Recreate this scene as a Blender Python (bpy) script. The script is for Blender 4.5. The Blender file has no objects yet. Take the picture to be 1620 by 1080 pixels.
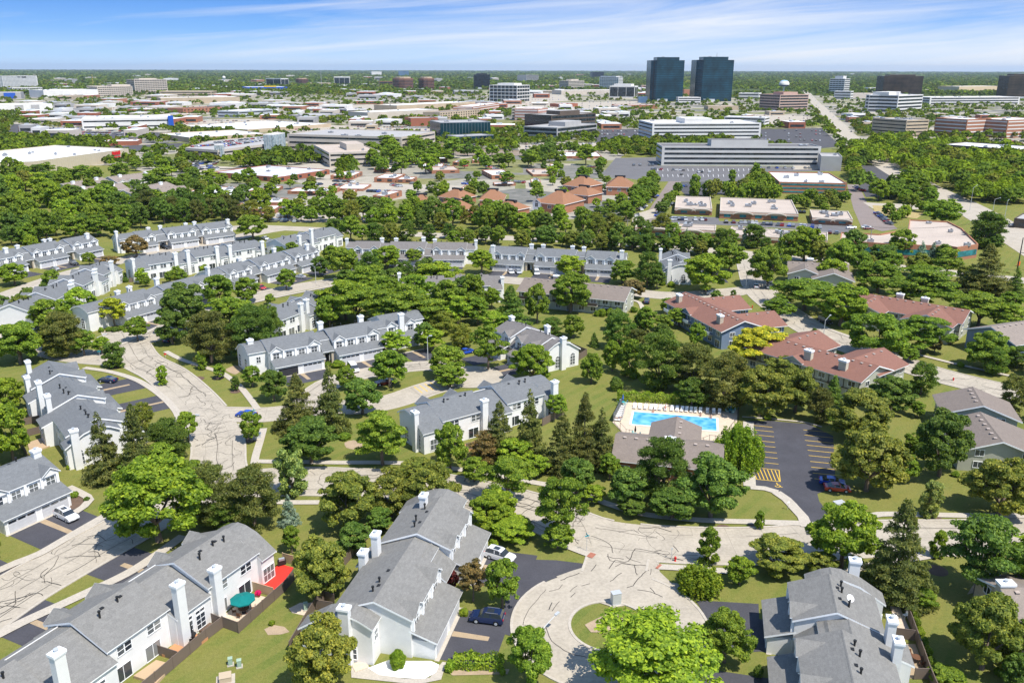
import bpy, math, random
from mathutils import Vector, Matrix
R = math.radians
rnd = random.Random(7)
sc = bpy.context.scene
COL = sc.collection

# ------------------------------------------------------------------ camera
F_PX, CAM_H = 1340.0, 72.0
PITCH = math.atan(430 / F_PX)
ROLL = R(0.13)
cd = bpy.data.cameras.new('camera'); cam = bpy.data.objects.new('camera', cd); COL.objects.link(cam)
cd.sensor_width = 36; cd.lens = F_PX / 1620 * 36; cd.clip_start = 1; cd.clip_end = 120000
rot = Matrix.Rotation(math.pi / 2 - PITCH, 3, 'X') @ Matrix.Rotation(ROLL, 3, 'Z')
cam.matrix_world = Matrix.Translation((0, 0, CAM_H)) @ rot.to_4x4()
sc.camera = cam

def ray(px, py):
    return rot @ Vector(((px - 810) / F_PX, (540 - py) / F_PX, -1.0))
def G(px, py, z=0.0):
    """ground point (world) seen at a photo pixel, on the level z"""
    d = ray(px, py); t = (z - CAM_H) / d.z
    return Vector((d.x * t, d.y * t, z))
def depth_at(p):
    return -(rot.transposed() @ (Vector(p) - Vector((0, 0, CAM_H)))).z
def proj(p):
    v = rot.transposed() @ (Vector(p) - Vector((0, 0, CAM_H)))
    return 810 + F_PX * v.x / -v.z, 540 - F_PX * v.y / -v.z

# ------------------------------------------------------------------ scene graph helpers
def tag(o, label=None, cat=None, group=None, kind=None):
    if label: o['label'] = label
    if cat: o['category'] = cat
    if group: o['group'] = group
    if kind: o['kind'] = kind
    return o
def empty(name, loc=(0, 0, 0), rz=0.0):
    o = bpy.data.objects.new(name, None); COL.objects.link(o)
    o.empty_display_size = 0.5
    o.location = loc; o.rotation_euler = (0, 0, rz)
    return o
def link(name, me, parent=None, loc=None, rz=None):
    o = bpy.data.objects.new(name, me); COL.objects.link(o)
    if parent is not None: o.parent = parent
    if loc is not None: o.location = loc
    if rz is not None: o.rotation_euler = (0, 0, rz)
    return o
def copy_tree(o, parent=None):
    c = o.copy(); COL.objects.link(c)
    if parent is not None: c.parent = parent
    for ch in o.children: copy_tree(ch, c)
    return c

class MB:
    """collects faces; build() links them as ONE mesh object"""
    def __init__(s): s.v = []; s.f = []; s.m = []; s.mats = []
    def mi(s, m):
        if m not in s.mats: s.mats.append(m)
        return s.mats.index(m)
    def face(s, pts, m):
        i = len(s.v); s.v += [tuple(p) for p in pts]; s.f.append(tuple(range(i, i + len(pts)))); s.m.append(s.mi(m))
    def box(s, x0, x1, y0, y1, z0, z1, m, top=None, bottom=True):
        a = [(x0,y0,z0),(x1,y0,z0),(x1,y1,z0),(x0,y1,z0),(x0,y0,z1),(x1,y0,z1),(x1,y1,z1),(x0,y1,z1)]
        fs = [(0,1,5,4),(1,2,6,5),(2,3,7,6),(3,0,4,7)]
        i = len(s.v); s.v += a
        for f in fs: s.f.append(tuple(i + k for k in f)); s.m.append(s.mi(m))
        s.f.append(tuple(i + k for k in (4,5,6,7))); s.m.append(s.mi(top or m))
        if bottom: s.f.append(tuple(i + k for k in (3,2,1,0))); s.m.append(s.mi(m))
    def prism_x(s, prof, x0, x1, m, cap=None, edge=None):
        """profile in (y,z), counter-clockwise seen from +x, extruded along x; edge = {index: material}"""
        n = len(prof)
        for k in range(n):
            a, b = prof[k], prof[(k + 1) % n]
            mm = (edge or {}).get(k, m)
            s.face([(x0,a[0],a[1]),(x1,a[0],a[1]),(x1,b[0],b[1]),(x0,b[0],b[1])][::-1], mm)
        s.face([(x1,p[0],p[1]) for p in prof], cap or m)
        s.face([(x0,p[0],p[1]) for p in prof][::-1], cap or m)
    def prism_z(s, poly, z0, z1, m, top=None, bottom=False):
        n = len(poly)
        ar = sum(poly[k][0]*poly[(k+1)%n][1]-poly[(k+1)%n][0]*poly[k][1] for k in range(n))
        if ar < 0: poly = poly[::-1]
        for k in range(n):
            a, b = poly[k], poly[(k + 1) % n]
            s.face([(a[0],a[1],z0),(b[0],b[1],z0),(b[0],b[1],z1),(a[0],a[1],z1)], m)
        s.face([(p[0],p[1],z1) for p in poly], top or m)
        if bottom: s.face([(p[0],p[1],z0) for p in poly][::-1], m)
    def tube(s, p, q, r0, r1, m, n=8, cap=True):
        p, q = Vector(p), Vector(q); d = (q - p)
        if d.length < 1e-6: return
        d.normalize(); u = d.orthogonal().normalized(); w = d.cross(u)
        A = [p + (u*math.cos(t) + w*math.sin(t))*r0 for t in [2*math.pi*k/n for k in range(n)]]
        B = [q + (u*math.cos(t) + w*math.sin(t))*r1 for t in [2*math.pi*k/n for k in range(n)]]
        i = len(s.v); s.v += [tuple(x) for x in A + B]
        for k in range(n):
            s.f.append((i+k, i+(k+1)%n, i+n+(k+1)%n, i+n+k)); s.m.append(s.mi(m))
        if cap:
            s.f.append(tuple(i+n+k for k in range(n))); s.m.append(s.mi(m))
            s.f.append(tuple(i+k for k in range(n))[::-1]); s.m.append(s.mi(m))
    def lathe(s, prof, m, n=16, c=(0,0,0)):
        """prof: list of (r,z)"""
        i = len(s.v)
        for r, z in prof:
            for k in range(n):
                t = 2*math.pi*k/n; s.v.append((c[0]+r*math.cos(t), c[1]+r*math.sin(t), c[2]+z))
        for j in range(len(prof)-1):
            for k in range(n):
                s.f.append((i+j*n+k, i+j*n+(k+1)%n, i+(j+1)*n+(k+1)%n, i+(j+1)*n+k)); s.m.append(s.mi(m))
    def ico(s, c, r, m, sz=1.0):
        prof = [(r*math.sin(t), -r*math.cos(t)*sz) for t in [math.pi*k/8 for k in range(9)]]
        s.lathe(prof, m, 12, c)
    def mesh(s, name, smooth=False):
        me = bpy.data.meshes.new(name); me.from_pydata(s.v, [], s.f)
        for m in s.mats: me.materials.append(m)
        me.polygons.foreach_set('material_index', s.m)
        if smooth: me.polygons.foreach_set('use_smooth', [True]*len(s.f))
        me.update(); return me
    def build(s, name, parent=None, loc=None, rz=None, smooth=False):
        return link(name, s.mesh(name, smooth), parent, loc, rz)

# ------------------------------------------------------------------ materials
MATS = {}
def new_mat(name):
    m = bpy.data.materials.new(name); m.use_nodes = True
    nt = m.node_tree; nt.nodes.clear()
    out = nt.nodes.new('ShaderNodeOutputMaterial'); b = nt.nodes.new('ShaderNodeBsdfPrincipled')
    nt.links.new(b.outputs[0], out.inputs[0])
    MATS[name] = m
    return m, nt, b
def N(nt, t, **kw):
    n = nt.nodes.new(t)
    for k, v in kw.items():
        if k in n.inputs: n.inputs[k].default_value = v
        else: setattr(n, k, v)
    return n
def c4(c): return (c[0], c[1], c[2], 1.0)
def mul(c, k): return tuple(min(1, x*k) for x in c)
def ramp(nt, fac, stops):
    r = nt.nodes.new('ShaderNodeValToRGB')
    while len(r.color_ramp.elements) < len(stops): r.color_ramp.elements.new(0.5)
    for e, (p, c) in zip(r.color_ramp.elements, stops): e.position = p; e.color = c4(c)
    nt.links.new(fac, r.inputs[0]); return r.outputs[0]
def mixc(nt, fac, a, b, mode='MIX'):
    n = nt.nodes.new('ShaderNodeMix'); n.data_type = 'RGBA'; n.blend_type = mode
    for sock, v in ((n.inputs[0], fac), (n.inputs[6], a), (n.inputs[7], b)):
        if hasattr(v, 'links'): nt.links.new(v, sock)
        elif isinstance(v, (int, float)): sock.default_value = v
        else: sock.default_value = c4(v)
    return n.outputs[2]
def noise(nt, vec, scale, detail=4, rough=0.6):
    n = N(nt, 'ShaderNodeTexNoise', Scale=scale, Detail=detail, Roughness=rough)
    if vec is not None: nt.links.new(vec, n.inputs['Vector'])
    return n.outputs['Fac']
def objco(nt): return nt.nodes.new('ShaderNodeTexCoord').outputs['Object']
def worldco(nt): return nt.nodes.new('ShaderNodeNewGeometry').outputs['Position']
def plain(name, col, rough=0.7, var=0.12, scale=1.5, metal=0.0, spec=0.3, fine=None, bump=0.0):
    m, nt, b = new_mat(name)
    co = worldco(nt)
    f = noise(nt, co, scale)
    c = ramp(nt, f, [(0.3, mul(col, 1-var)), (0.7, mul(col, 1+var))])
    if fine:
        f2 = noise(nt, co, fine, 2)
        c = mixc(nt, 0.35, c, ramp(nt, f2, [(0.35, mul(col, 0.72)), (0.65, mul(col, 1.2))]))
    nt.links.new(c, b.inputs['Base Color'])
    b.inputs['Roughness'].default_value = rough; b.inputs['Metallic'].default_value = metal
    b.inputs['Specular IOR Level'].default_value = spec
    if bump:
        bp = N(nt, 'ShaderNodeBump', Strength=bump, Distance=0.05)
        nt.links.new(noise(nt, co, (fine or scale*8), 3), bp.inputs['Height']); nt.links.new(bp.outputs[0], b.inputs['Normal'])
    return m
def siding(name, col, pitch=0.2, vert=False, depth=0.5):
    """lap siding: fine horizontal courses, slightly uneven tone"""
    m, nt, b = new_mat(name)
    co = objco(nt); sx = nt.nodes.new('ShaderNodeSeparateXYZ'); nt.links.new(co, sx.inputs[0])
    if vert:
        ad = N(nt, 'ShaderNodeMath', operation='ADD'); nt.links.new(sx.outputs[0], ad.inputs[0]); nt.links.new(sx.outputs[1], ad.inputs[1]); z = ad.outputs[0]
    else: z = sx.outputs[2]
    d = N(nt, 'ShaderNodeMath', operation='DIVIDE'); nt.links.new(z, d.inputs[0]); d.inputs[1].default_value = pitch
    fr = N(nt, 'ShaderNodeMath', operation='FRACT'); nt.links.new(d.outputs[0], fr.inputs[0])
    base = ramp(nt, noise(nt, co, 0.7), [(0.3, mul(col, 0.94)), (0.7, mul(col, 1.04))])
    c = mixc(nt, ramp(nt, fr.outputs[0], [(0.0, (1,1,1)), (0.12, (0,0,0))]), base, mul(col, 1-depth*0.5))
    nt.links.new(c, b.inputs['Base Color']); b.inputs['Roughness'].default_value = 0.6
    bp = N(nt, 'ShaderNodeBump', Strength=0.4, Distance=0.03)
    nt.links.new(fr.outputs[0], bp.inputs['Height']); nt.links.new(bp.outputs[0], b.inputs['Normal'])
    return m
def shingle(name, col, var=0.25):
    """asphalt shingles: courses of tabs with mixed tone, streaks and weathering"""
    m, nt, b = new_mat(name)
    co = objco(nt)
    mp = N(nt, 'ShaderNodeMapping'); nt.links.new(co, mp.inputs[0]); mp.inputs['Scale'].default_value = (1.0, 1.0, 1.0)
    br = N(nt, 'ShaderNodeTexBrick', Scale=1.0); nt.links.new(mp.outputs[0], br.inputs['Vector'])
    br.inputs['Brick Width'].default_value = 0.55; br.inputs['Row Height'].default_value = 0.32
    br.inputs['Mortar Size'].default_value = 0.012; br.inputs['Color1'].default_value = c4(mul(col, 1+var)); br.inputs['Color2'].default_value = c4(mul(col, 1-var))
    br.inputs['Mortar'].default_value = c4(mul(col, 0.7))
    f = noise(nt, co, 0.35, 6, 0.72); f2 = noise(nt, co, 7.0, 2)
    base = ramp(nt, f, [(0.3, mul(col, 0.86)), (0.7, mul(col, 1.12))])
    c = mixc(nt, 0.45, base, br.outputs['Color'])
    c = mixc(nt, 0.4, c, ramp(nt, f2, [(0.35, mul(col, 0.7)), (0.65, mul(col, 1.25))]))
    nt.links.new(c, b.inputs['Base Color']); b.inputs['Roughness'].default_value = 0.85; b.inputs['Specular IOR Level'].default_value = 0.25
    return m
def brickm(name, col):
    m, nt, b = new_mat(name)
    co = objco(nt); mp = N(nt, 'ShaderNodeMapping'); nt.links.new(co, mp.inputs[0]); mp.inputs['Rotation'].default_value = (R(90), 0, 0)
    br = N(nt, 'ShaderNodeTexBrick', Scale=1.0); nt.links.new(mp.outputs[0], br.inputs['Vector'])
    br.inputs['Brick Width'].default_value = 0.6; br.inputs['Row Height'].default_value = 0.2; br.inputs['Mortar Size'].default_value = 0.015
    br.inputs['Color1'].default_value = c4(mul(col, 1.15)); br.inputs['Color2'].default_value = c4(mul(col, 0.85)); br.inputs['Mortar'].default_value = c4(mul(col, 1.3))
    c = mixc(nt, 0.5, br.outputs['Color'], ramp(nt, noise(nt, co, 0.2, 4), [(0.3, mul(col, 0.85)), (0.7, mul(col, 1.15))]))
    nt.links.new(c, b.inputs['Base Color']); b.inputs['Roughness'].default_value = 0.85
    return m
def glassm(name, col, rough=0.08, var=0.5, scale=0.35):
    m, nt, b = new_mat(name)
    co = worldco(nt)
    c = ramp(nt, noise(nt, co, scale, 2), [(0.35, mul(col, 1-var)), (0.65, mul(col, 1+var))])
    nt.links.new(c, b.inputs['Base Color']); b.inputs['Roughness'].default_value = rough; b.inputs['Specular IOR Level'].default_value = 0.6
    return m

M_ROOF = shingle('grey_shingle', (0.192, 0.187, 0.174), 0.32)
M_ROOF_BG = shingle('blue_grey_shingle', (0.150, 0.157, 0.162), 0.3)
M_ROOF_WG = shingle('warm_grey_shingle', (0.168, 0.155, 0.146), 0.3)
M_ROOF_BR = shingle('brown_shingle', (0.20, 0.165, 0.14))
M_ROOF_RED = shingle('rust_red_shingle', (0.215, 0.106, 0.078), 0.18)
M_ROOF_OR = shingle('terracotta_shingle', (0.27, 0.135, 0.075), 0.15)
M_ROOF_TAN = shingle('tan_grey_shingle', (0.24, 0.20, 0.17))
M_WALL = siding('white_siding', (0.76, 0.75, 0.725))
M_TRIM = plain('white_trim', (0.86, 0.86, 0.85), 0.5, 0.04)
M_STONE = plain('beige_stone', (0.46, 0.39, 0.30), 0.85, 0.2, 2.0, fine=9)
M_BLUE = siding('slate_blue_siding', (0.17, 0.23, 0.33))
M_GREENISH = siding('pale_sage_siding', (0.42, 0.42, 0.34))
M_TUDOR = plain('cream_stucco', (0.50, 0.46, 0.36), 0.85, 0.08)
M_TIMBER = plain('dark_timber', (0.06, 0.045, 0.035), 0.7)
def house_glass():
    m, nt, b = new_mat('window_glass'); oi = nt.nodes.new('ShaderNodeObjectInfo')
    c = ramp(nt, oi.outputs['Random'], [(0.0, (0.018,0.024,0.032)), (0.45, (0.04,0.05,0.062)), (0.72, (0.11,0.12,0.125)), (0.9, (0.24,0.24,0.23)), (1.0, (0.03,0.04,0.05))])
    nt.links.new(c, b.inputs['Base Color']); b.inputs['Roughness'].default_value = 0.06; b.inputs['Specular IOR Level'].default_value = 0.7; return m
M_GLASS = house_glass()
M_DOOR = plain('garage_door_grey', (0.50, 0.50, 0.51), 0.6, 0.04)
M_DOORW = plain('garage_door_white', (0.68, 0.67, 0.65), 0.6, 0.04)
M_DARK = plain('dark_interior', (0.03, 0.03, 0.035), 0.9)
M_BLACK = plain('black_metal', (0.02, 0.02, 0.02), 0.5)
M_METAL = plain('grey_metal', (0.35, 0.36, 0.38), 0.45, 0.1, metal=0.5)
M_GALV = plain('pale_galvanised', (0.55, 0.57, 0.58), 0.45, 0.05, metal=0.3)
M_FENCE = siding('weathered_fence_wood', (0.16, 0.12, 0.095), 0.15, True)
M_DECK = siding('cedar_deck_boards', (0.50, 0.24, 0.11), 0.14, True, 0.4)
M_DECKT = siding('pale_deck_boards', (0.46, 0.33, 0.20), 0.14, True, 0.4)
M_DECKR = siding('red_deck_boards', (0.72, 0.035, 0.02), 0.14, True, 0.25)
M_PATIO = plain('sandy_patio_paving', (0.55, 0.45, 0.34), 0.9, 0.12, 0.8, fine=5)
M_CONC = plain('pale_concrete', (0.39, 0.344, 0.276), 0.9, 0.17, 0.22, fine=2.0)
M_JOINT = plain('slab_joint', (0.27, 0.24, 0.195), 0.9)
M_WALK = plain('sidewalk_concrete', (0.43, 0.385, 0.32), 0.9, 0.08, 0.5, fine=4)
M_ASPH = plain('dark_asphalt', (0.062, 0.061, 0.070), 0.85, 0.22, 0.25, fine=4)
M_ASPHG = plain('worn_asphalt', (0.135, 0.13, 0.13), 0.9, 0.15, 0.1, fine=2)
M_ASPHM = plain('mid_asphalt', (0.075, 0.072, 0.075), 0.9, 0.2, 0.15, fine=3)
M_TAR = plain('crack_tar', (0.035, 0.032, 0.03), 0.8)
M_TANS = plain('tan_gravel_strip', (0.36, 0.27, 0.17), 0.95, 0.15, 1, fine=8)
M_WGRAVEL = plain('white_gravel', (0.78, 0.76, 0.73), 0.95, 0.1, 3, fine=12)
M_DIRT = plain('bare_soil', (0.36, 0.27, 0.18), 0.95, 0.2, 0.8, fine=7)
M_MULCH = plain('brown_mulch', (0.13, 0.085, 0.06), 0.95, 0.3, 1.5, fine=8)
M_YEL = plain('yellow_paint', (0.65, 0.42, 0.05), 0.7, 0.1, 3)
M_WPAINT = plain('white_paint', (0.75, 0.75, 0.73), 0.7, 0.05)
M_BRICK = brickm('red_brick', (0.29, 0.10, 0.055))
M_BRICKP = brickm('terracotta_brick', (0.33, 0.145, 0.08))
M_WROOF = plain('white_membrane_roof', (0.68, 0.68, 0.67), 0.6, 0.09, 0.08, fine=0.6)
M_GRAVELROOF = plain('tan_gravel_roof', (0.44, 0.37, 0.31), 0.95, 0.13, 0.12, fine=2)
M_GREYROOF = plain('grey_membrane_roof', (0.36, 0.35, 0.34), 0.9, 0.13, 0.1, fine=1.5)
M_BEIGE = plain('beige_precast', (0.50, 0.44, 0.37), 0.85, 0.08, 0.1)
M_OFFW = plain('white_precast', (0.66, 0.64, 0.61), 0.8, 0.06, 0.1)
M_GREYC = plain('grey_precast', (0.36, 0.35, 0.34), 0.85, 0.1, 0.1)
M_TANW = plain('tan_precast', (0.45, 0.36, 0.25), 0.85, 0.1, 0.1)
M_COPPER = plain('copper_brown_cladding', (0.21, 0.10, 0.065), 0.6, 0.1, 0.1)
M_BROWNB = plain('dark_bronze_cladding', (0.10, 0.075, 0.055), 0.6, 0.15, 0.05)
M_TEALG = glassm('teal_curtain_glass', (0.008, 0.034, 0.045), 0.12, 0.5, 0.03)
M_DARKG = glassm('dark_curtain_glass', (0.018, 0.026, 0.034), 0.07, 0.5, 0.05)
M_BANDG = glassm('ribbon_window_glass', (0.022, 0.03, 0.036), 0.1, 0.6, 0.25)
M_BLUEP = plain('bright_blue_panel', (0.02, 0.09, 0.42), 0.5, 0.08)
M_REDP = plain('bright_red_panel', (0.55, 0.02, 0.02), 0.5, 0.05)
M_WATER_BLUE = None
# ------------------------------------------------------------------ ground
def lawn_mat():
    m, nt, b = new_mat('lawn')
    co = worldco(nt)
    big = noise(nt, co, 0.022, 5, 0.65); med = noise(nt, co, 0.16, 5, 0.7); fine = noise(nt, co, 2.2, 4, 0.7); tiny = noise(nt, co, 9.0, 2, 0.6)
    lush, mid, dry, straw = (0.075, 0.118, 0.018), (0.138, 0.178, 0.030), (0.262, 0.225, 0.055), (0.36, 0.27, 0.11)
    c = ramp(nt, big, [(0.30, lush), (0.43, mid), (0.53, dry), (0.66, straw)])
    c = mixc(nt, 0.5, c, ramp(nt, med, [(0.30, lush), (0.45, mid), (0.56, dry), (0.68, straw)]))
    # mowing passes
    mp = N(nt, 'ShaderNodeMapping'); nt.links.new(co, mp.inputs[0]); mp.inputs['Rotation'].default_value = (0, 0, R(38))
    wv = N(nt, 'ShaderNodeTexWave', Scale=0.11, Distortion=1.2, Detail=2.0); nt.links.new(mp.outputs[0], wv.inputs['Vector'])
    c = mixc(nt, ramp(nt, wv.outputs['Fac'], [(0.4, (0,0,0)), (0.62, (0.6,0.6,0.6))]), c, (0.27, 0.225, 0.062))
    c = mixc(nt, 0.45, c, ramp(nt, fine, [(0.3, (0.045, 0.08, 0.012)), (0.7, (0.22, 0.23, 0.06))]))
    c = mixc(nt, 0.3, c, ramp(nt, tiny, [(0.35, (0.03, 0.06, 0.01)), (0.65, (0.24, 0.25, 0.08))]))
    nt.links.new(c, b.inputs['Base Color']); b.inputs['Roughness'].default_value = 0.95; b.inputs['Specular IOR Level'].default_value = 0.1
    bp = N(nt, 'ShaderNodeBump', Strength=0.7, Distance=0.15); nt.links.new(tiny, bp.inputs['Height']); nt.links.new(bp.outputs[0], b.inputs['Normal'])
    return m
M_LAWN = lawn_mat()
def far_mat():
    m, nt, b = new_mat('far_land')
    co = worldco(nt)
    f = noise(nt, co, 0.004, 6, 0.7); g = noise(nt, co, 0.03, 4, 0.7)
    c = mixc(nt, 0.5, ramp(nt, f, [(0.35, (0.035, 0.07, 0.015)), (0.55, (0.07, 0.10, 0.03)), (0.7, (0.20, 0.19, 0.12))]),
             ramp(nt, g, [(0.4, (0.03, 0.06, 0.015)), (0.6, (0.12, 0.13, 0.06))]))
    nt.links.new(c, b.inputs['Base Color']); b.inputs['Roughness'].default_value = 0.95; b.inputs['Specular IOR Level'].default_value = 0.0
    return m
g = MB()
g.face([(-900, -60, 0), (900, -60, 0), (900, 900, 0), (-900, 900, 0)], M_LAWN)
FM = far_mat()
for x0, x1, y0, y1 in ((-45000, 45000, 900, 60000), (-45000, -900, -60, 900), (900, 45000, -60, 900), (-45000, 45000, -3000, -60)):
    g.face([(x0, y0, 0), (x1, y0, 0), (x1, y1, 0), (x0, y1, 0)], FM)
tag(g.build('ground'), kind='structure')

def district_mat():
    m, nt, b = new_mat('district_ground'); co = worldco(nt)
    v = N(nt, 'ShaderNodeTexVoronoi', Scale=0.02); v.distance = 'CHEBYCHEV'; nt.links.new(co, v.inputs['Vector'])
    sx = nt.nodes.new('ShaderNodeSeparateColor'); nt.links.new(v.outputs['Color'], sx.inputs[0])
    c = ramp(nt, sx.outputs[0], [(0.0, (0.30,0.27,0.23)), (0.28, (0.36,0.33,0.28)), (0.29, (0.13,0.13,0.135)), (0.5, (0.16,0.155,0.155)), (0.51, (0.12,0.145,0.03)), (0.8, (0.20,0.19,0.06)), (0.81, (0.40,0.36,0.30))])
    c = mixc(nt, 0.3, c, ramp(nt, noise(nt, co, 0.12, 5, 0.7), [(0.35, (0.07,0.09,0.03)), (0.65, (0.40,0.36,0.28))]))
    nt.links.new(c, b.inputs['Base Color']); b.inputs['Roughness'].default_value = 0.95; b.inputs['Specular IOR Level'].default_value = 0.1; return m
w_ = [G(*p) for p in [(-80,262),(-80,150),(560,143),(1010,143),(1200,158),(1230,150),(1700,162),(1700,236),(1500,224),(1320,236),(1000,236),(965,262),(1000,300),(985,345),(860,348),(640,340),(560,340),(380,338),(300,300),(200,262)]]
mb = MB(); mb.face([(p.x, p.y, 0.012) for p in w_], district_mat()); tag(mb.build('district_paving'), kind='structure')
def spline(pts, step=2.5):
    P = [Vector(p) for p in pts]; out = []
    for i in range(len(P)-1):
        p0 = P[max(0, i-1)]; p1 = P[i]; p2 = P[i+1]; p3 = P[min(len(P)-1, i+2)]
        n = max(1, int((p2-p1).length/step))
        for k in range(n):
            t = k/n
            out.append(0.5*((2*p1)+(p2-p0)*t+(2*p0-5*p1+4*p2-p3)*t*t+(3*p1-p0-3*p2+p3)*t**3))
    out.append(P[-1]); return out
def sides(c, w):
    L, Rr = [], []
    for i, p in enumerate(c):
        d = (c[min(i+1, len(c)-1)] - c[max(0, i-1)]); d.z = 0; d.normalize(); n = Vector((-d.y, d.x, 0))
        L.append(p + n*w/2); Rr.append(p - n*w/2)
    return L, Rr
def ribbon(mb, c, w, z, m):
    L, Rr = sides(c, w)
    for i in range(len(c)-1):
        mb.face([(Rr[i].x, Rr[i].y, z), (Rr[i+1].x, Rr[i+1].y, z), (L[i+1].x, L[i+1].y, z), (L[i].x, L[i].y, z)], m)
def ground_poly(name, pts, z, m, step=None, kind='structure'):
    w = [G(*p) for p in pts]
    if step: w = spline(w + [w[0]], step)[:-1]
    mb = MB(); mb.face([(p.x, p.y, z) for p in w], m); o = mb.build(name)
    if kind: tag(o, kind=kind)
    return o
ROADS = []   # (centreline, half width)
def def_road(px, w):
    c = spline([G(*p) for p in px]); ROADS.append((c, w/2)); return c
_zr = [0.03]
def build_road(name, c, w, m, kerb=True):
    _zr[0] += 0.005; z = _zr[0]
    mb = MB(); ribbon(mb, c, w, z, m)
    if kerb:
        acc = 0; L0, R0 = sides(c, w - 0.1)
        for i in range(1, len(c)-1):
            acc += (c[i]-c[i-1]).length
            if acc > 4.4: acc = 0; ribbon(mb, [R0[i], L0[i]], 0.07, z + 0.004, M_JOINT)
        for o in (-0.25, 0.0, 0.25):
            q = [p + (a-p)*(o*2) for p, a in zip(c, L0)]
            ribbon(mb, q, 0.06, z + 0.0055, M_JOINT)
    tag(mb.build(name), kind='structure')
    if kerb:
        kb = MB(); L, Rr = sides(c, w + 0.35)
        for S in (L, Rr):
            for i in range(len(S)-1):
                mid = (S[i]+S[i+1])/2; skip = False
                for cc, hw in ROADS:
                    if cc is c: continue
                    if min((q-mid).length_squared for q in cc) < (hw+0.6)**2: skip = True; break
                if skip: continue
                d = (S[i+1]-S[i]); d.z = 0
                if d.length < 0.05: continue
                d.normalize(); n = Vector((-d.y, d.x, 0))*0.2
                a, b2, c2, d2 = S[i]-n, S[i+1]-n, S[i+1]+n, S[i]+n
                q = [(v.x, v.y) for v in (a, b2, c2, d2)]
                kb.prism_z(q, 0.0, 0.14, M_WALK)
        if kb.f: tag(kb.build('kerb'), kind='structure')
PX_MAIN = [(-420,1190),(-90,1010),(-30,972),(30,932),(110,886),(185,845),(245,812),(300,785),(365,768),(470,761),(560,763),(650,767),(720,776),(780,790),(840,805),(930,842),(1010,856),(1100,862),(1220,862),(1330,853),(1450,850),(1560,849),(1720,838),(2300,815)]
PX_WEST = [(190,520),(205,545),(222,570),(262,592),(300,625),(330,662),(345,700),(345,735),(350,768)]
PX_SIDE = [(345,655),(420,656),(470,650),(520,645),(580,643),(630,632),(672,617),(720,603),(748,597)]
PX_COURT = [(478,650),(500,622),(530,603),(572,592),(620,584),(665,579),(705,581),(748,597)]
PX_X = [(205,545),(250,528),(300,505),(350,486),(420,466),(500,450),(580,441),(700,440),(800,443),(900,454),(1000,463),(1080,468),(1200,458)]
PX_Y = [(1185,402),(1192,430),(1205,462),(1240,492),(1290,524),(1345,548),(1400,566),(1480,592),(1560,612),(1700,645),(2100,760)]
PX_Z = [(300,372),(380,360),(470,362),(600,368),(750,375),(900,380),(1050,390),(1200,403),(1300,411),(1450,426),(1620,444),(1800,462),(2300,500)]
PX_V = [(1268,134),(1283,155),(1300,172),(1325,197),(1352,225),(1400,260),(1460,294),(1530,328),(1610,375),(1730,450),(1900,570)]
PX_U = [(-400,590),(-60,498),(20,465),(90,440),(160,420),(250,400),(340,383),(420,366),(465,360)]
PX_WL = [(222,570),(150,566),(90,556),(30,532),(-60,505),(-400,440)]
cM = def_road(PX_MAIN, 10.6); cW = def_road(PX_WEST, 9.8); cS = def_road(PX_SIDE, 7.5); cC = def_road(PX_COURT, 6.5)
cX = def_road(PX_X, 9.0); cY = def_road(PX_Y, 10.5); cZ = def_road(PX_Z, 11); cV = def_road(PX_V, 20); cU = def_road(PX_U, 9.0); cWL = def_road(PX_WL, 9.0)
# cul-de-sac rings
CDS = G(965, 990); RO = 13.2; RI = 5.6
CDS.z = 0
ring = [CDS + Vector((math.cos(t), math.sin(t), 0))*((RO+RI)/2) for t in [2*math.pi*k/48 for k in range(49)]]
ROADS.append((ring, (RO-RI)/2))
cT = spline([G(985,850), G(978,878), G(968,915), CDS + Vector((0, RI+3, 0))]); ROADS.append((cT, 4.5))
tag_road = [('street', cM, 10.6, M_CONC), ('street', cW, 9.8, M_CONC), ('street', cS, 7.5, M_CONC), ('street', cC, 6.5, M_CONC), ('street', cX, 9.0, M_CONC),
            ('street', cY, 10.5, M_CONC), ('avenue', cZ, 11, M_CONC), ('avenue', cV, 20, M_CONC), ('street', cU, 9.0, M_CONC), ('street', cWL, 9.0, M_CONC), ('street', cT, 9.0, M_CONC)]
for nm, c, w, m in tag_road: build_road(nm, c, w, m, kerb=(nm != 'avenue'))
def disc(name, c, r0, r1, z, m, n=64, kerbs=True):
    mb = MB()
    for k in range(n):
        a, b = 2*math.pi*k/n, 2*math.pi*(k+1)/n
        q = lambda r, t: (c.x+r*math.cos(t), c.y+r*math.sin(t), z)
        if r0 > 0: mb.face([q(r0,a), q(r1,a), q(r1,b), q(r0,b)], m)
        else: mb.face([(c.x,c.y,z), q(r1,a), q(r1,b)], m)
    tag(mb.build(name), kind='structure')
disc('street', CDS, RI, RO, 0.1, M_CONC)
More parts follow.
